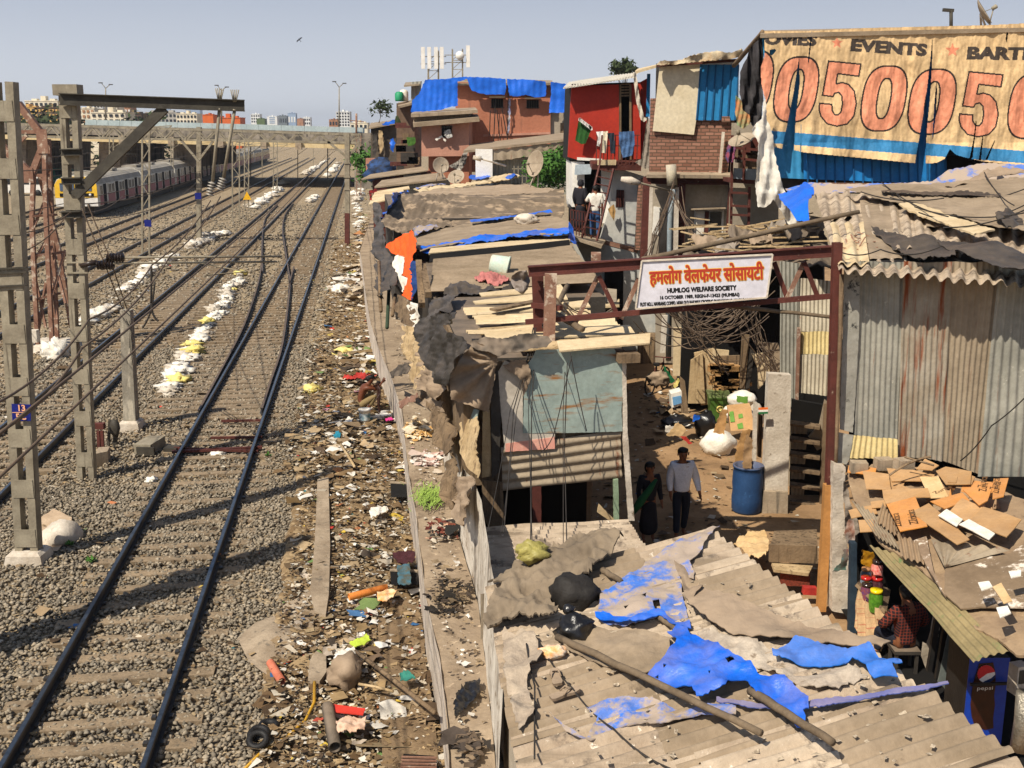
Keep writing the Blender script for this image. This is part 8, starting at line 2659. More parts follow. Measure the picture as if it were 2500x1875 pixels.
def person(label, base, yaw, J, skin, clothes, hair, k=1.0, face=True):
 """J: joint positions in metres, facing -y; clothes: list of (name, material, joint chains, extra radius)"""
 base = Vector(base)
 root = thing('person', label, 'person', base)
 c, s = math.cos(yaw), math.sin(yaw)
 def W(p): return base + Vector((c * p[0] - s * p[1], s * p[0] + c * p[1], p[2])) * k
 RAD = dict(pelvis=(.13, .1), waist=(.125, .09), chest=(.15, .1), neck=.055, headlow=.075, headmid=.098, headtop=.07, sho=.06, elb=.042, wri=.03, hip=.085, kne=.055, ank=.038, toe=.035)
 def rad(n): return RAD[n.rstrip('12')] if n.rstrip('12') in RAD else .012
 joints = {}
 for n in ('pelvis', 'waist', 'chest', 'neck', 'headlow', 'headmid', 'headtop', 'sho1', 'elb1', 'wri1', 'sho2', 'elb2', 'wri2', 'hip1', 'kne1', 'ank1', 'toe1', 'hip2', 'kne2', 'ank2', 'toe2'):
  joints[n] = (J[n], rad(n))
 bones = [('pelvis', 'waist'),('waist', 'chest'),('chest', 'neck'),('neck', 'headlow'),('headlow', 'headmid'),('headmid', 'headtop')]
 for q in '12':
  bones += [('chest', 'sho' + q),('sho' + q, 'elb' + q),('elb' + q, 'wri' + q),('pelvis', 'hip' + q),('hip' + q, 'kne' + q),('kne' + q, 'ank' + q),('ank' + q, 'toe' + q)]
  wv, ev = Vector(J['wri' + q]), Vector(J['elb' + q])
  d = (wv - ev).normalized()
  sd_ = d.cross(Vector((0,1,0)))
  sd_ = sd_.normalized() if sd_.length > .1 else Vector((1,0,0))
  fw = sd_.cross(d)
  joints['palm' + q] = (tuple(wv + d * .06),(.032, .018))
  bones.append(('wri' + q, 'palm' + q))
  for f in range(4):
   o_ = fw * (.018 * (f - 1.5))
   a = wv + d * .085 + o_
   b = a + d * (.036 - .004 * abs(f - 1)) + sd_ * .006
   e = b + d * .025 + sd_ * .016 * (1 if q == '1' else -1)
   joints['fa%d' % f + q] = (tuple(a), .009)
   joints['fb%d' % f + q] = (tuple(b), .0085)
   joints['fc%d' % f + q] = (tuple(e), .007)
   bones += [('palm' + q, 'fa%d' % f + q),('fa%d' % f + q, 'fb%d' % f + q),('fb%d' % f + q, 'fc%d' % f + q)]
  a = wv + d * .035 - fw * .03
  joints['ta' + q] = (tuple(a), .011)
  joints['tb' + q] = (tuple(a + d * .035 - fw * .018), .009)
  bones += [('wri' + q, 'ta' + q),('ta' + q, 'tb' + q)]
 V, F = skinned(joints, bones, 1)
 m = MB()
 m.add([W(p) for p in V], F, 0, True)
 hm, hd = Vector(J['headmid']),(Vector(J['headtop']) - Vector(J['headlow'])).normalized()
 look = Vector(J.get('look', (0,-1,-.1))).normalized()
 rt_ = look.cross(hd).normalized()
 if face:
  def fp(a, b, c_): return W(hm + rt_ * a + hd * b + look * c_)
  m.blob(fp(0,-.02, .1),(.016 * k, .02 * k, .024 * k),1,1, .0)
  for e in (-1,1):
   m.blob(fp(e * .034, .012, .088),(.012 * k,) * 3,2,1,0, mi=1)
   m.blob(fp(e * .034, .036, .088),(.018 * k, .012 * k, .006 * k),2,1,0, mi=1)
   m.blob(fp(e * .1,-.01,0),(.014 * k, .024 * k, .032 * k),2,1,0)
  m.blob(fp(0,-.062, .084),(.024 * k, .014 * k, .007 * k),3,1,0, mi=1)
 m.build('body', [skin, MT['hair']], root)
 hmb = MB()
 for dx, up, bk, r in hair: hmb.blob(W(hm + rt_ * dx + hd * up - look * bk), tuple(x * k for x in r),4,2, .08,2)
 hmb.build('hair', MT['hair'], root)
 for nm, mt, jl, bl, ex in clothes:
  jj = {n: (J[n], tuple(x + ex for x in rad(n)) if isinstance(rad(n), tuple) else rad(n) + ex) if n in J else None for n in jl}
  for n, (pp, r_) in {n: v for n, v in jl.items() if v}.items(): jj[n] = (pp, r_)
  V, F = skinned(jj, bl, 2)
  m = MB()
  m.add([W(p) for p in V], F, 0, True)
  m.build(nm, mt, root)
 return root
def shirt(names='12', sleeve=True, low='hem', J=None, low_r=(.165, .125)):
 jl = {'waist': None, 'chest': None, 'neckb': None, 'hem': None}
 p = Vector(J['pelvis'])
 jl['hem'] = (tuple(p + Vector((0,0,-.06))), low_r)
 jl['neckb'] = (tuple(Vector(J['chest']).lerp(Vector(J['neck']), .6)), .07)
 bl = [('waist', 'hem'),('waist', 'chest'),('chest', 'neckb')]
 for q in names:
  jl['sho' + q] = None
  jl['elb' + q] = None
  bl += [('chest', 'sho' + q),('sho' + q, 'elb' + q)]
  if sleeve:
   jl['cuf' + q] = (tuple(Vector(J['elb' + q]).lerp(Vector(J['wri' + q]), .9)), .045)
   bl.append(('elb' + q, 'cuf' + q))
 return jl, bl
def trousers(J, cuff=.92):
 jl = {'pelvis': None, 'waistl': (tuple(Vector(J['pelvis']).lerp(Vector(J['waist']), .5)),(.13, .1))}
 bl = [('pelvis', 'waistl')]
 for q in '12':
  jl['hip' + q] = None
  jl['kne' + q] = None
  jl['cuf' + q] = (tuple(Vector(J['kne' + q]).lerp(Vector(J['ank' + q]), cuff)), .06)
  bl += [('pelvis', 'hip' + q),('hip' + q, 'kne' + q),('kne' + q, 'cuf' + q)]
 return jl, bl
def stand(dy1=0.0, dy2=0.0, arm1=(0,0), arm2=(0,0)):
 return dict(pelvis=(0,0, .95), waist=(0,0,1.1), chest=(0, .01,1.33), neck=(0,0,1.49), headlow=(0,-.02,1.56), headmid=(0,-.03,1.63), headtop=(0,-.02,1.71),
    sho1=(-.175, .01,1.41), elb1=(-.225 + arm1[0], .03,1.13), wri1=(-.22 + arm1[0] * 1.5,-.05 + arm1[1], .88), sho2=(.175, .01,1.41), elb2=(.225 + arm2[0], .03,1.13), wri2=(.24 + arm2[0] * 1.5,-.08 + arm2[1], .88),
    hip1=(-.09,0, .9), kne1=(-.1,-.03 + dy1 * .5, .5), ank1=(-.1, .02 + dy1, .08), toe1=(-.11,-.13 + dy1, .03), hip2=(.09,0, .9), kne2=(.1,-.03 + dy2 * .5, .5), ank2=(.1, .02 + dy2, .08), toe2=(.11,-.13 + dy2, .03))
SK2 = MT['skin']
HM = ((0, .05, .02,(.1, .1, .06)),(0, .01, .05,(.1, .07, .09)))
MT['wshirt'] = mat('white_blue_shirt', 'E4E6EC', 'D2D6DF', 4, rough=.8, bump=.25, bs=12)
MT['dtrous'] = mat('dark_trousers', '1E2230', '171A24', 4, rough=.9, bump=.2)
J = stand(-.12, .16,(0,0),(.05,-.02))
J['look'] = (.05,-1,-.45)
s1, t1_ = shirt(J=J), trousers(J)
mp_ = G(1660,1312, .03)
person('man in a white shirt and dark trousers walking down the alley', mp_, .1, J, SK2,[('shirt', MT['wshirt'], s1[0], s1[1], .034),('trousers', MT['dtrous'], t1_[0], t1_[1], .02)], HM, 1.02)
J = stand(0,0)
J['look'] = (.3,-1,-.2)
J['hip1'], J['hip2'] = (-.07,0, .88),(.07,0, .88)
s1 = shirt(J=J)
sk_ = {'pelvis': (J['pelvis'],(.15, .12)), 'knee': ((0,0, .5),(.2, .17)), 'hemline': ((0, .01, .12),(.25, .22))}
wp = G(1582,1322, .03)
MT['bdress'] = mat('black_dress', '16151A', '211F26', 4, rough=.85, bump=.2)
wm = person('woman in a long dark dress standing in the alley shade', wp, .2, J, SK2,[('blouse', MT['bdress'], s1[0], s1[1], .02),('skirt', MT['bdress'], sk_, [('pelvis', 'knee'),('knee', 'hemline')],0)],((0, .04, .02,(.105, .105, .075)),(0,-.03, .06,(.1, .08, .13))), .9)
m = MB()
pw = wp
m.tube([pw + Vector((.1,-.16,1.28)), pw + Vector((-.02,-.2,1.1)), pw + Vector((-.2,-.22, .85)), pw + Vector((-.34,-.2, .62))],[.03, .06, .08, .05],7)
m.build('green_scarf', mat('green_scarf_cloth', '1E5E36', '184E2C', 4), wm)
J = stand()
sitz = -.5
for n in ('pelvis', 'waist', 'chest', 'neck', 'headlow', 'headmid', 'headtop', 'sho1', 'sho2', 'elb1', 'elb2', 'wri1', 'wri2', 'hip1', 'hip2'): J[n] = (J[n][0], J[n][1], J[n][2] + sitz)
J['elb1'], J['wri1'] = (-.33,-.02, .66),(-.22,-.24, .55)
J['elb2'], J['wri2'] = (.32,-.06, .68),(.2,-.3, .6)
for q, sx in (('1', -1),('2', 1)):
 J['kne' + q], J['ank' + q], J['toe' + q] = (sx * .14,-.42, .45),(sx * .14,-.4, .08),(sx * .14,-.55, .03)
J['headmid'], J['headtop'], J['headlow'] = (0,-.07,1.12),(0,-.08,1.2),(0,-.05,1.06)
s1, t1_ = shirt(J=J), trousers(J)
def plaid():
 m = mat('dark_plaid', '1E1A20', '18151A', 4, rough=.9, bump=.15)
 t = m.node_tree
 N, L = t.nodes, t.links
 tc = N.new('ShaderNodeTexCoord')
 last = N['Principled BSDF'].inputs['Base Color'].links[0].from_socket
 for ax in ('X', 'Z'):
  wv = N.new('ShaderNodeTexWave')
  wv.wave_type = 'BANDS'
  wv.bands_direction = ax
  wv.inputs['Scale'].default_value = 7
  L.new(tc.outputs['Object'], wv.inputs[0])
  r = N.new('ShaderNodeMapRange')
  r.inputs[1].default_value, r.inputs[2].default_value, r.inputs[4].default_value = .72, .9, .75
  L.new(wv.outputs['Fac'], r.inputs[0])
  x = N.new('ShaderNodeMix')
  x.data_type = 'RGBA'
  L.new(r.outputs[0], x.inputs[0])
  L.new(last, x.inputs[6])
  x.inputs[7].default_value = lin('7E3422')
  last = x.outputs[2]
 L.new(last, N['Principled BSDF'].inputs['Base Color'])
 return m
FLR = .25
pp_ = P(2214,1500,14.1)
pp_.z = FLR
person('person in a dark red plaid shirt sitting in the shop, back turned', pp_, math.pi + .25, J, SK2,[('plaid_shirt', plaid(), s1[0], s1[1], .03),('trousers', MT['dtrous'], t1_[0], t1_[1], .02)],((0, .04, .03,(.105, .105, .085)),(0,-.0, .06,(.1, .08, .09))),1.0, False)
simple('low_stool', 'small wooden stool under the seated person in the shop', 'stool', MT['blackt'], lambda m: (m.box(pp_ + Vector((0,0, .32)),(.36, .32, .05)),[m.box(pp_ + Vector((i * .14, j * .12, .15)),(.04, .04, .3)) for i in (-1,1) for j in (-1,1)]))
J = dict(pelvis=(0, .12, .24), waist=(0, .14, .4), chest=(0, .02, .62), neck=(0,-.1, .74), headlow=(0,-.14, .8), headmid=(0,-.17, .87), headtop=(0,-.17, .95), sho1=(-.18,-.02, .68), elb1=(-.18,-.28, .62), wri1=(-.1,-.42, .78), sho2=(.18,-.02, .68), elb2=(.2,-.26, .6), wri2=(.12,-.44, .72),
         hip1=(-.1, .1, .24), kne1=(-.18,-.24, .46), ank1=(-.14,0, .08), toe1=(-.15,-.16, .04), hip2=(.1, .1, .24), kne2=(.18,-.24, .46), ank2=(.14,0, .08), toe2=(.15,-.16, .04), look=(0,-1, .1))
t1_ = trousers(J, .7)
sq = G(893,1006, .12)
person('bare-backed man in khaki trousers squatting by the low wall', sq, 1.9, J, mat('deep_brown_skin', '6E3E26', '5E3420', 8, rough=.5, bump=.05),[('trousers', mat('khaki_trousers', '8A7650', '7A6844', 4), t1_[0], t1_[1], .02)], HM, 1.05)  # this man's own dark brown skin colour
J = stand(0,0,(.06,-.1),(.02,-.1))
J['wri1'], J['elb1'] = (-.2,-.2,1.5),(-.28,-.08,1.28)
ch = G(926,1010, .14)
person('small naked child standing on a tray being washed', ch, -1.2, J, mat('dark_skin', '3E241A', '33201A', 8, rough=.5, bump=.05),[], HM, .52)
m = MB()
m.rbox(ch + Vector((.0,0,-.03)),(.62, .62, .08), .2)
m.build('wash_tray', MT['cabwh'], label='white plastic tray under the standing child', cat='tray')
def bucket(label, c, r, h, mt, band=None):
 root = thing('bucket', label, 'bucket', c)
 m = MB()
 m.lathe([(.01,0),(r * .8,0),(r, h),(r * 1.06, h),(r * 1.06, h - .03),(r * 1.02, h - .03),(r * .94, h - .02),(r * .76, .03),(.01, .03)], c, 20)
 m.build('pail', mt, root)
 if band:
  m = MB()
  m.lathe([(r * .835, h * .15),(r * .95, h * .7)], Vector(c),20)
  m.v = [(c.x + (p[0] - c.x) * 1.012, c.y + (p[1] - c.y) * 1.012, p[2]) for p in m.v]
  m.build('printed_band', band, root)
 m = MB()
 m.tube([Vector(c) + Vector((r * math.cos(a),-.05 - .12 * math.sin(a), h * (.98 - .25 * math.sin(a)))) for a in [i * math.pi / 10 for i in range(11)]], .006,4)
 m.build('handle', MT['galv'], root)
bucket('white paint bucket with a teal printed band beside the squatting man', G(891,1029, .12), .16, .34, MT['cabwh'], mat('teal_band', '2E7484', 'D8E0DE', 9, bump=0))
rag('white crumpled sheet left of the paint bucket', [(838,1032),(850,1020),(862,1025),(858,1034),(846,1038)], .16, MT['white'], 'plastic_scrap', 'plastic sheet', .08,6,4)
rag('pink cloth on the ground by the low wall', [(940,1023),(955,1019),(963,1025),(945,1028)], .2, mat('hot_pink_cloth', 'D8408A', 'C03478', 5), 'pink_rag', 'cloth', .04,6,3)
rag('red rags beside the squatting man', [(834,925),(850,918),(864,922),(870,915),(888,912),(898,920),(884,928),(860,930)], .2, MT['redc'], 'red_rag', 'cloth', .14,6,4)
rag('teal plastic bag on the edge of the rubbish strip', [(812,1066),(820,1058),(832,1062),(830,1072),(818,1074)], .2, mat('teal_bag', '2E8AA0', '267A90', 5, rough=.4), 'teal_bag', 'plastic bag', .12,6,3)
J = stand(.1,-.05)
J['wri2'], J['elb2'] = (.3,-.3,1.25),(.28,-.12,1.2)
s1, t1_ = shirt(J=J, sleeve=False), trousers(J)
la_ = P(1452,584, YR - 1.7)
person('person in a white vest and blue jeans on the red house landing', la_, math.pi, J, SK2,[('vest', MT['white'], s1[0], s1[1], .034),('jeans', mat('blue_jeans', '3A5A86', '2E4A70', 4), t1_[0], t1_[1], .02)], HM, 1.0, False)
J = stand()
s1 = shirt(J=J)
lb_ = P(1416,566, YR - 1.2)
person('person all in black carrying a bundle on the red house landing', lb_, math.pi - .6, J, SK2,[('robe_top', MT['bdress'], s1[0], s1[1], .04),('robe_skirt', MT['bdress'], {'pelvis': (J['pelvis'],(.17, .14)), 'hemline': ((0,0, .12),(.24, .2))}, [('pelvis', 'hemline')],0),('head_scarf', MT['bdress'], {'headlow': ((0,0,1.5), .13), 'headmid': ((0,-.0,1.64), .125), 'headtop': ((0,0,1.72), .09)}, [('headlow', 'headmid'),('headmid', 'headtop')],0)], HM, .98, False)
abag('white and black cloth bundle held on the red house landing', 1405,505,(.3, .25, .26), mat('white_black_bundle', 'DCD8D0', '8A8884', 5),7,4.9, 'cloth_bundle', 'bundle', .35,2)
# ================================================================ the shop under the awning
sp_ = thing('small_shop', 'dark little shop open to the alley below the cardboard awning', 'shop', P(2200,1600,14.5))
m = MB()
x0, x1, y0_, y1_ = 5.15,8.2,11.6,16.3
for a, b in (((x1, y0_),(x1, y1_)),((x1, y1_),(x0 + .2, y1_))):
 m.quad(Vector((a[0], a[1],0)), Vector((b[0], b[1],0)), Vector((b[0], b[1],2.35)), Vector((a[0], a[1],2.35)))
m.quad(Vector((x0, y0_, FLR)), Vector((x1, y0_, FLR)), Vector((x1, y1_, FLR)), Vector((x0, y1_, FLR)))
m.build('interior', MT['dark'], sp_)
fpatch('shop_post', [(2074,1546),(2092,1546),(2092,1326),(2078,1326)], mat('dark_blue_post', '1E2C3A', '2E3E4A', 4, spot='8A949A', sk2=.33, sps=9), yp(15.2), sp_, 0, .0,1,8, .12)
fpatch('pillar', [(2030,1490),(2072,1500),(2074,1380),(2060,1240),(2064,1140),(2034,1130)], MT['concw'], yp(16.1), sp_, 0, .05,1.5,8, .25)
for k, out in enumerate(([(2058,1170),(2074,1200),(2080,1330),(2066,1325)],[(2062,1200),(2095,1270),(2100,1300),(2072,1320)])): fpatch('hanging_wrap', out, MT['sack'], yp(15.9), sp_, 0, .1,3,5)
fpatch('hanging_wrap', [(2060,1300),(2075,1270),(2088,1275),(2088,1320),(2072,1330)], mat('rusty_white_wrap', 'C9BDB0', '8A5A44', 6), yp(15.6), sp_, 0, .1,3,5)
rag('green, red and blue packet bag hanging on the shop pillar', [(2032,1396),(2052,1372),(2060,1340),(2070,1340),(2066,1392)],0, mat('packet_bag', '2E7A6A', '8A2A34', 1.6, spot='4A90B0', sk2=.4, sps=3), 'packet_bag', 'plastic bag', .06,4,4, plane=yp(15.4))
cz_ = 1.12
m = MB()
m.slab(P(2092,1424,15.1), P(2165,1492,14.6), P(2175,1440,15.9), P(2110,1400,16.0), .05)
m.build('counter_top', MT['wood'], sp_)
def stripes():
 m = mat('striped_burlap', 'BFA079', 'AD8F69', 4, rough=.95, bump=.4, bs=60, streak='9A4A3A', sk=.44, ss=(.4, .4,22))
 return m
m = MB()
m.patch([(2092,1424),(2112,1462),(2135,1482),(2163,1490),(2160,1540),(2148,1590),(2125,1580),(2095,1562),(2084,1530),(2086,1470)], p3(P(2092,1424,15.1), P(2163,1490,14.6), P(2120,1570,14.6)),5, lambda u, v, p: .05 * math.sin(u * .3 + 2 * nz(p, 2)) + .05 * fz(p, 2), thick=.01)
m.build('counter_cloth', stripes(), label='striped burlap cloth hanging from the shop counter', cat='cloth')
def jar(label, u, v, y, r, h, glass, lid):
 c = P(u, v, y)
 root = thing('jar', label, 'jar', c, 'jars on the shop counter')
 m = MB()
 m.lathe([(.01,0),(r * .95,0),(r, .02),(r, h * .75),(r * .8, h * .86),(r * .8, h * .9),(.01, h * .9)], c, 16)
 m.build('glass', glass, root)
 m = MB()
 m.lathe([(.01, h * 1.02),(r * .86, h * 1.02),(r * .88, h * .88),(.01, h * .88)], c, 16)
 m.build('lid', lid, root)
def jm(n, a, b): return mat('jar_' + n, a, b, 26, rough=.15, bump=.05, spec=.6)
LD = dict(red=jm('red_lid', 'C02A24', 'A82420'), yel=jm('yellow_lid', 'F2D418', 'E2C410'), brn=jm('brown_lid', '3A2A24', '2E221E'), tan=jm('tan_lid', 'B8845A', 'A87850'))
for a in (('tall jar of pink and red sweets, highest on the shop counter', 2138,1428,15.8, .09, .4, jm('pink', 'D8504A', 'E8B0A0'), LD['brn']),('jar of dark sweets with a red lid below the tall jar', 2138,1462,15.3, .09, .34, jm('dark', '3A2428', '5A3438'), LD['red']),('jar of green sweets with a bright yellow lid', 2136,1492,14.8, .1, .33, jm('green', '5A8A2A', '3E6A1E'), LD['yel']),('jar of mixed sweets with a brown lid at the cloth', 2114,1472,15.0, .09, .3, jm('mixed', '5A3A6A', '8A4A3A'), LD['brn']),('clear glass jar in the middle of the left row', 2112,1452,15.3, .09, .28, jm('clear', '8A94A0', '6A7480'), LD['red']),('bottle-shaped jar with a tan lid at the back', 2112,1432,15.7, .08, .3, jm('blue', '4A5A70', '5E6E80'), LD['tan'])): jar(*a)
rag('string of yellow packets hanging in the shop doorway', [(2104,1340),(2130,1345),(2136,1385),(2118,1382),(2102,1375)],0, mat('gold_packets', 'B8861E', '8A5E14', 12, rough=.4), 'packet_string', 'packets', .08,6,4, plane=yp(15.9))
rag('yellow and white packet behind the seated person', [(2160,1500),(2168,1486),(2174,1500),(2176,1508),(2162,1508)],0, MT['yellow'], 'food_packet', 'packet', .03,6,3, plane=yp(14.9))
fpatch('white_sheet', [(2248,1600),(2252,1566),(2262,1572),(2270,1545),(2280,1500),(2300,1500),(2290,1560),(2264,1640)], MT['greyw'], yp(13.2), sp_, 0, .04,2,6)
for k, out in enumerate(([(2264,1640),(2275,1640),(2296,1520),(2284,1510)],[(2284,1660),(2292,1662),(2316,1530),(2306,1525)])): fpatch('door_frame', out, MT['black'], yp(12.9), sp_, 0,0,1,8, .06)
fpatch('glass_door', [(2290,1665),(2325,1700),(2345,1560),(2318,1535)], mat('dusty_glass', '6F7672', '5E6562', 2, rough=.3, bump=.02), yp(12.85), sp_, 0,0,1,8, .02)
fpatch('door_frame', [(2325,1700),(2360,1740),(2362,1590),(2345,1560)], MT['blackt'], yp(12.8), sp_, 0,0,1,8, .04)
yc = 11.9
ck = P(2410,1800, yc)
root = thing('drinks_cooler', 'blue drinks cooler with a cola bottle picture on its door', 'cooler', Vector((ck.x, yc, .1)))
a, b = P(2358,1626, yc), P(2462,1606, yc)
MT['cool'] = mat('cooler_blue', '0E3FA8', '0B3490', 2, rough=.35, bump=.02)
m = MB()
X0, X1, ZT = P(2358,1700, yc).x, P(2456,1700, yc).x, P(2410,1606, yc).z
m.box(Vector(((X0 + X1) / 2, yc + .3,(ZT + .1) / 2)),(X1 - X0, .6, ZT - .1))
body = m.build('cabinet', MT['black'], root)
m = MB()
m.box(Vector(((X0 + X1) / 2, yc - .002,(ZT + .1) / 2)),(X1 - X0, .006, ZT - .1))
m.build('door_panel', MT['cool'], body)
bt = MB()
def cpt(x, y): return P(2050 + x / 3.493,1400 + y / 3.493, yc - .012)
prof = [(1190,770),(1310,760),(1330,850),(1330,960),(1318,1040),(1325,1120),(1310,1230),(1312,1320),(1240,1335),(1150,1300),(1125,1220),(1115,1120),(1125,1020),(1140,930),(1165,850)]
bt.prism([cpt(*q) for q in prof],(0, .004,0))
bt.build('bottle_picture', mat('cola_brown', '2A1410', '3E1E14', 5, rough=.3, bump=.02, spot='8A3A1A', sk2=.38, sps=4), body)
cx_, cy_, r_ = 1247,855,76
def disc(f, lo, hi):
 pts = [(cx_ + r_ * math.cos(t), cy_ + r_ * math.sin(t)) for t in [lo + (hi - lo) * i / 20 for i in range(21)]]
 return pts
for nm, out, col, o_ in (('emblem_disc', disc(0,0,6.283)[:-1], 'E8E4E0', .008),('emblem_red', disc(0, math.pi * .8, math.pi * 1.92) + [(1255,850),(1200,890)], 'C8202E', .011),('emblem_blue', disc(0, math.pi * .02, math.pi * .62) + [(1235,915),(1290,890)], '12305E', .011)):
 m = MB()
 m.prism([cpt(*q) - Vector((0, o_, 0)) for q in out],(0, .002,0))
 m.build(nm, mat('cooler_' + nm, col, col, 5, rough=.35, bump=0), body)
text('pepsi', cpt(1168,990) - Vector((0, .01,0)),(1,0, .04), UZ, .05, MT['cabwh'], body, width=(cpt(1300,990) - cpt(1168,990)).length, off=.0)
m = MB()
m.beam(cpt(1100,930) - Vector((0, .05,0)), cpt(1420,920) - Vector((0, .05,0)), .03)
m.build('door_handle', MT['black'], body)
bx_ = P(2486,1655,11.2)
root = thing('switch_box', 'dusty white switch box at the right edge beside the cooler', 'box', bx_)
m = MB()
m.rbox(bx_, (.16, .14, .34), .3)
m.build('case', MT['concw'], root)
m = MB()
m.rbox(bx_ + Vector((0.01,-.075, .05)),(.09, .01, .16), .3)
m.build('dial', MT['galvd'], root)
m = MB()
m.tube([P(2488,1830,11) + Vector((0,0, .0)), P(2497,1760,11), P(2502,1690,11)],[.1, .09, .09],10)
m.build('foil_pipe', mat('foil_wrapped', 'B8B0A0', '8A8478', 8, rough=.35, bump=.6, metal=.6), label='foil-wrapped pipe at the right edge of the picture', cat='pipe')
# ================================================================ the society board on its steel truss
TLc, TRc, BLc = P(1290,662,17.6), P(2046,612,16.9), P(1283,783,17.6)
tr = thing('steel_truss', 'red oxide steel truss spanning the alley from the shack roof', 'truss', P(1340,815,17.6))
m = MB()
m.ibeam(TLc, TRc, .14, .17, .02)
m.build('top_chord', MT['redp'], tr)
m = MB()
m.beam(P(1283,786,17.6), P(2040,722,16.95), .07, .08)
m.build('bottom_chord', MT['redp'], tr)
for a, b, yy in (((1405,788),(1460,674),17.5),((1462,674),(1512,778),17.45),((1516,778),(1560,680),17.4),((1890,640),(1922,728),17.1),((1922,728),(1963,640),17.05),((1963,640),(1996,724),17.0),((1700,760),(1670,650),17.3)):
 m = MB()
 m.beam(P(*a, yy), P(*b, yy), .07, .03, up=(0,1,0))
 m.build('diagonal', MT['rust'] if a[1] > 700 and b[1] < 700 else MT['redp'], tr)
for u0, u1, mk, yy in ((1345,1340, 'rust', 17.45),(1312,1318, 'redp', 17.9)):
 m = MB()
 pA_, pB_ = P(u0,668, yy), P(u1,815, yy)
 pB_.z = min(pB_.z, 4.15)
 m.beam(pA_, pB_, .19, .12, up=(0,1,0))
 m.build('post', MT[mk], tr)
m = MB()
m.beam(P(1300,745,17.8), P(1370,752,17.4), .08)
m.build('tie', MT['redp'], tr)
bTL, bTR, bBL, bBR = P(1567,637,17.2), P(1886,621,16.85), P(1552,754,17.2), P(1872,726,16.85)
sg = thing('society_board', 'white board with red Devanagari and black English lettering over the alley', 'sign', (bBL + bBR) / 2)
xd = (bTR - bTL).normalized()
ud = ((bTL - bBL) - xd * (bTL - bBL).dot(xd)).normalized()
nb_ = xd.cross(ud)
Wd, Hd = (bTR - bTL).length, (bTL - bBL).length
m = MB()
m.slab(bBL, bBR, bTR, bTL, .05)
MT['board'] = mat('white_signboard', 'CFCCD2', 'C2BFC6', 1, rough=.5, bump=.03)
m.build('board', MT['board'], sg)
m = MB()
for a, b in ((bTL, bTR),(bTR, bBR),(bBR, bBL),(bBL, bTL)): m.beam(a + nb_ * .01, b + nb_ * .01, .025, .04, up=nb_)
m.build('frame', MT['concw'], sg)
shx = (bBL - bTL + ud * Hd).dot(xd)
def bpos(fx, fy): return bTL + (bTR - bTL) * fx + (bBL - bTL) * fy
MT['sred'] = mat('sign_red', 'B03A26', 'A03220', 9, bump=0)
MT['syel'] = mat('sign_yellow', 'E8B84A', 'E0AE40', 9, bump=0)
MT['sblk'] = mat('sign_black', '1A1818', '201E1E', 9, bump=0)
hin = 'हमलोग वेलफेयर सोसायटी'
ring = lambda r_, n_=8: [(r_ * math.cos(6.283 * i / n_), r_ * math.sin(6.283 * i / n_)) for i in range(n_)]
text(hin, bpos(.09, .49), xd, ud, .2, MT['syel'], sg, 'hindi_outline', width=Wd * .87, height=Hd * .4, lift=.003, bold=ring(.019,10))
text(hin, bpos(.09, .49), xd, ud, .2, MT['sred'], sg, 'hindi_name', width=Wd * .87, height=Hd * .4, lift=.008, bold=ring(.009))
text('HUMLOG WELFARE SOCIETY', bpos(.235, .69), xd, ud, .072, MT['sblk'], sg, 'english_name', bold=ring(.006,5), width=Wd * .53)
text('16 OCTOBER 1989, REGN-F-13423 (MUMBAI)', bpos(.185, .82), xd, ud, .052, MT['sblk'], sg, 'registration_line', bold=ring(.004,5), width=Wd * .61)
text('PLOT NO.1, NAVRANG COMPD, NEAR OLD RAILWAY CROSSING DHARAVI ROAD, MAHIM E, MUMBAI- 017.', bpos(.035, .95), xd, ud, .06, MT['sblk'], sg, 'address_line', bold=ring(.004,5), width=Wd * .93)
pole('long grey bamboo pole slanting above the society board', P(1567,634,18.2), P(2098,517,18.6), .045, MT['bamboo'])
pole('thin pipe running below the society board to the steel post', P(1735,742,17.6), P(2040,775,16.8), .035, MT['bamboo'], 'thin_pipe', 'pipe')
root = thing('street_lamp', 'old street lamp with a long arm on a grey pole before the brick house', 'street lamp', P(1632,640,33))
m = MB()
m.tube([P(1632,880,33), P(1636,520,33), P(1644,462,33)], .085,8)
m.build('pole', mat('pale_blue_pole', '9AA4A8', '868F92', 3, spot='C2C4C0', sk2=.4), root)
m = MB()
m.tube([P(1644,468,33), P(1560,446,32)], .03,6)
m.build('arm', MT['galv'], root)
m = MB()
m.tube([P(1562,447,32), P(1540,441,32), P(1516,437,32)],[.06, .12, .07],10)
m.build('lamp_head', MT['concw'], root)
# ================================================================ cables
m = MB()
rr = random.Random(12)
CG = 'slack cables over the alley'
def bundle(label, pts, n, spread, sag, r=.011, name='cable_bundle'):
 m = MB()
 for k in range(n):
  off = [Vector((rr.gauss(0,1), rr.gauss(0,1), rr.gauss(0,1))) * spread for _ in pts]
  for (a, oa),(b, ob) in zip(zip(pts[:-1], off[:-1]), zip(pts[1:], off[1:])):
   m.cable(a + oa, b + ob, sag * rr.uniform(.5,1.5), r * rr.uniform(.7,1.3),9, k=4)
 return m.build(name, MT['wire'], label=label, cat='cables')
bundle('huge tangle of slack cables hanging below the society board', [P(1640,745,27), P(1730,800,27), P(1850,720,27)],26, .35, .3, .013)
bundle('cable tangle on the wooden post by the leaning boards', [P(1830,730,27.5), P(1840,800,27.2), P(1870,870,27)],14, .2, .1)
bundle('cables running down from the street lamp pole', [P(1640,470,32.8), P(1600,560,31), P(1565,660,29)],9, .14, .1)
bundle('cables fanning right from the street lamp pole', [P(1640,470,32.8), P(1690,570,31), P(1720,640,29)],8, .14, .1)
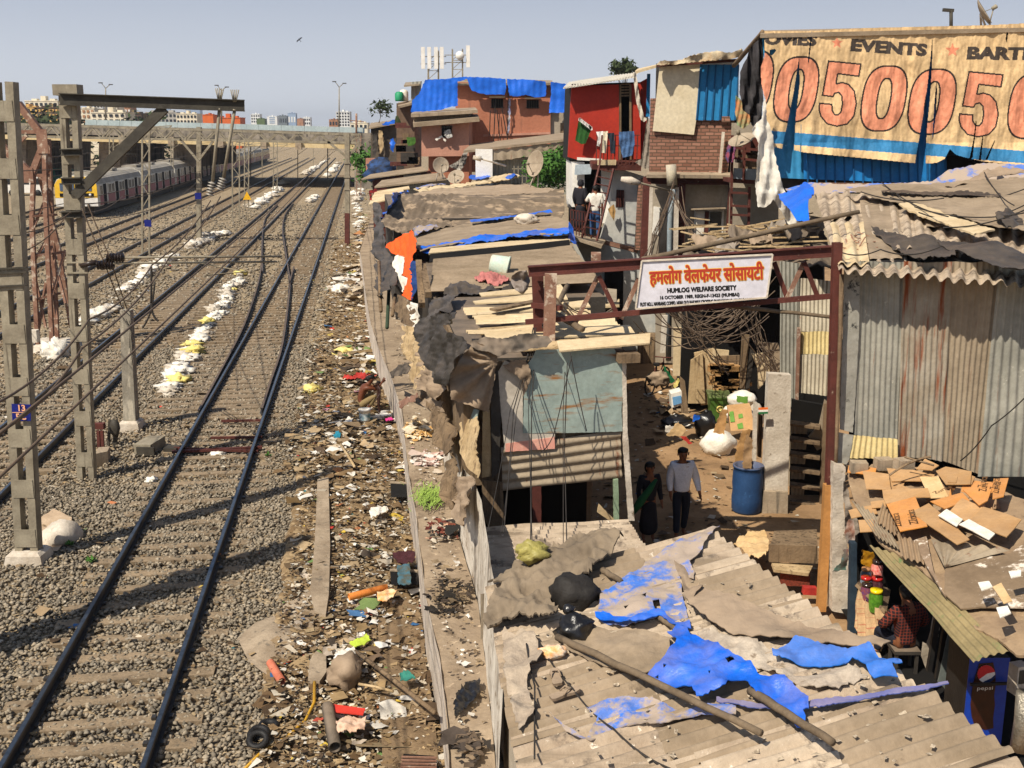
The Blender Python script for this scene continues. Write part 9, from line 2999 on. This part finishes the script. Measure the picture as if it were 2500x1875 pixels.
bundle('thick cable strands drooping from the society board into the boards', [P(1690,790,26), P(1740,860,26), P(1780,900,26.5)],9, .1, .05)
def cab(label, pts, sag=.12, r=.008, grp=CG):
 m = MB()
 for a, b in zip(pts[:-1], pts[1:]): m.cable(a, b, sag, r, 12, k=5)
 return m.build('slack_cable', MT['cable'], label=label, cat='cable', group=grp)
VC = 'cables dropping from the truss post over the panelled shack'
for k, (u0, u1, u2, y2) in enumerate(((1308,1246,1190,13.5),(1300,1254,1230,13.5),(1305,1262,1224,14),(1302,1298,1292,9.5),(1296,1290,1316,9.3),(1372,1375,1376,10.5))):
 lab = 'slack cable dropping from the truss post over the panelled shack'
 cab(lab, [P(u0 + 2 * k, 800 if k < 5 else 830,17.3), P(u1,1000,16.2), P(u2,1300 if k < 3 else 1870, y2)], .06, .009 if k in (1,3) else .006, VC)
for k, (pts, lab) in enumerate((([P(1385,885,16.3), P(1378,1090,16.1), P(1390,1540,10.5), P(1425,1830,9)], 'thin wire down the middle of the blue-grey sheet to the near roof'),([P(1392,860,16.4), P(1432,1052,16.2)], 'wire slanting across the blue-grey sheet'),([P(1395,870,16.4), P(1352,1060,16.2), P(1325,1100,16)], 'wire slanting left across the blue-grey sheet'),
       ([RF(1320,1590) + nR * .1, RF(1400,1700) + nR * .08, RF(1500,1800) + nR * .08, RF(1640,1900) + nR * .08], 'black wire snaking over the near roof'),([RF(1290,1600) + nR * .12, RF(1310,1700) + nR * .1, RF(1310,1880) + nR * .1], 'thick black cable lying down the near roof'))):
 cab(lab, pts, .04, .008)
for k, (a, b, sg_) in enumerate((((2150,480,22),(2310,590,18), .1),((2170,520,20),(2520,505,17), .25),((2230,545,19),(2520,575,17), .15),((2240,560,19),(2520,545,16), .25),((2400,455,22),(2470,560,19), .1),((2300,600,18),(2520,560,16), .1),((2100,505,21),(2300,540,19), .1))):
 cab('black cable lying slack across the tin shed roof', [PR(a[0], a[1]) + PR.n * .3, PR(b[0], b[1]) + PR.n * .42], sg_, .012, 'cables on the tin shed roof')
cab('thin wire crossing the tin shed roof to the truss', [P(2030,604,17), P(2150,609,16), P(2300,600,16)], .1, .01)
cab('thin wire crossing the face of the tin shed', [P(2345,1125,16.2), P(2420,1040,15.6), P(2540,930,15)], .05, .01)
bundle('black cables gathered on the board roof behind the truss', [P(1370,745,19), P(1420,778,19), P(1500,780,19)],8, .08, .05)
cab('dark cable looping on the panelled shack roof', [P(1385,760,18.5), P(1330,700,19), P(1325,800,17.5)], .1, .014)
leaf_tree('dense green bush growing behind the draped shack', P(1362,490,53),2.6,1.8, MT['leaf'],2600,3, .13, .08, 'bush', 'green_bush', .55, sq=.5)
leaf_tree('second green bush beside the white lower wall of the red house', P(1330,480,55),2.2,1.5, MT['leaf'],1600,4, .13, .08, 'bush', 'green_bush', .5, sq=.5)
for k, (u, v, r_) in enumerate(((195,1300, .14),(170,1330, .12),(225,1370, .13),(655,1112, .1))):
 m = MB()
 rk = random.Random(k)
 c = G(u, v, .04)
 for i in range(26):
  d = Vector((rk.gauss(0,1), rk.gauss(0,1), rk.uniform(.1, .8))).normalized() * (r_ * rk.uniform(.5,1.2))
  x = d.cross(UZ).normalized() * .025
  m.add([c, c + d * .6 + x, c + d, c + d * .6 - x],[(0,1,2,3)])
 m.build('weed_tuft', MT['leaf'], label=('small green weed growing in the ballast near the boulder', 'small green weed growing in the ballast near the boulder', 'small green weed growing in the ballast near the boulder', 'tiny weed beside the far end of the kerb')[k], cat='weed', group='weeds by the boulder' if k < 3 else None)
# ================================================================ the dusty air over the city
m = MB()
m.box((0,2200,40),(13000,7000,84))
hz_ = bpy.data.materials.new('dusty_air')
hz_.use_nodes = True
_n = hz_.node_tree
_n.nodes.remove(_n.nodes['Principled BSDF'])
_v = _n.nodes.new('ShaderNodeVolumePrincipled')
_v.inputs['Color'].default_value = (.86, .9, .97,1)
_v.inputs['Density'].default_value = .0002
_v.inputs['Anisotropy'].default_value = .3
_n.links.new(_v.outputs[0], _n.nodes['Material Output'].inputs['Volume'])
m.build('haze', hz_, kind='stuff')
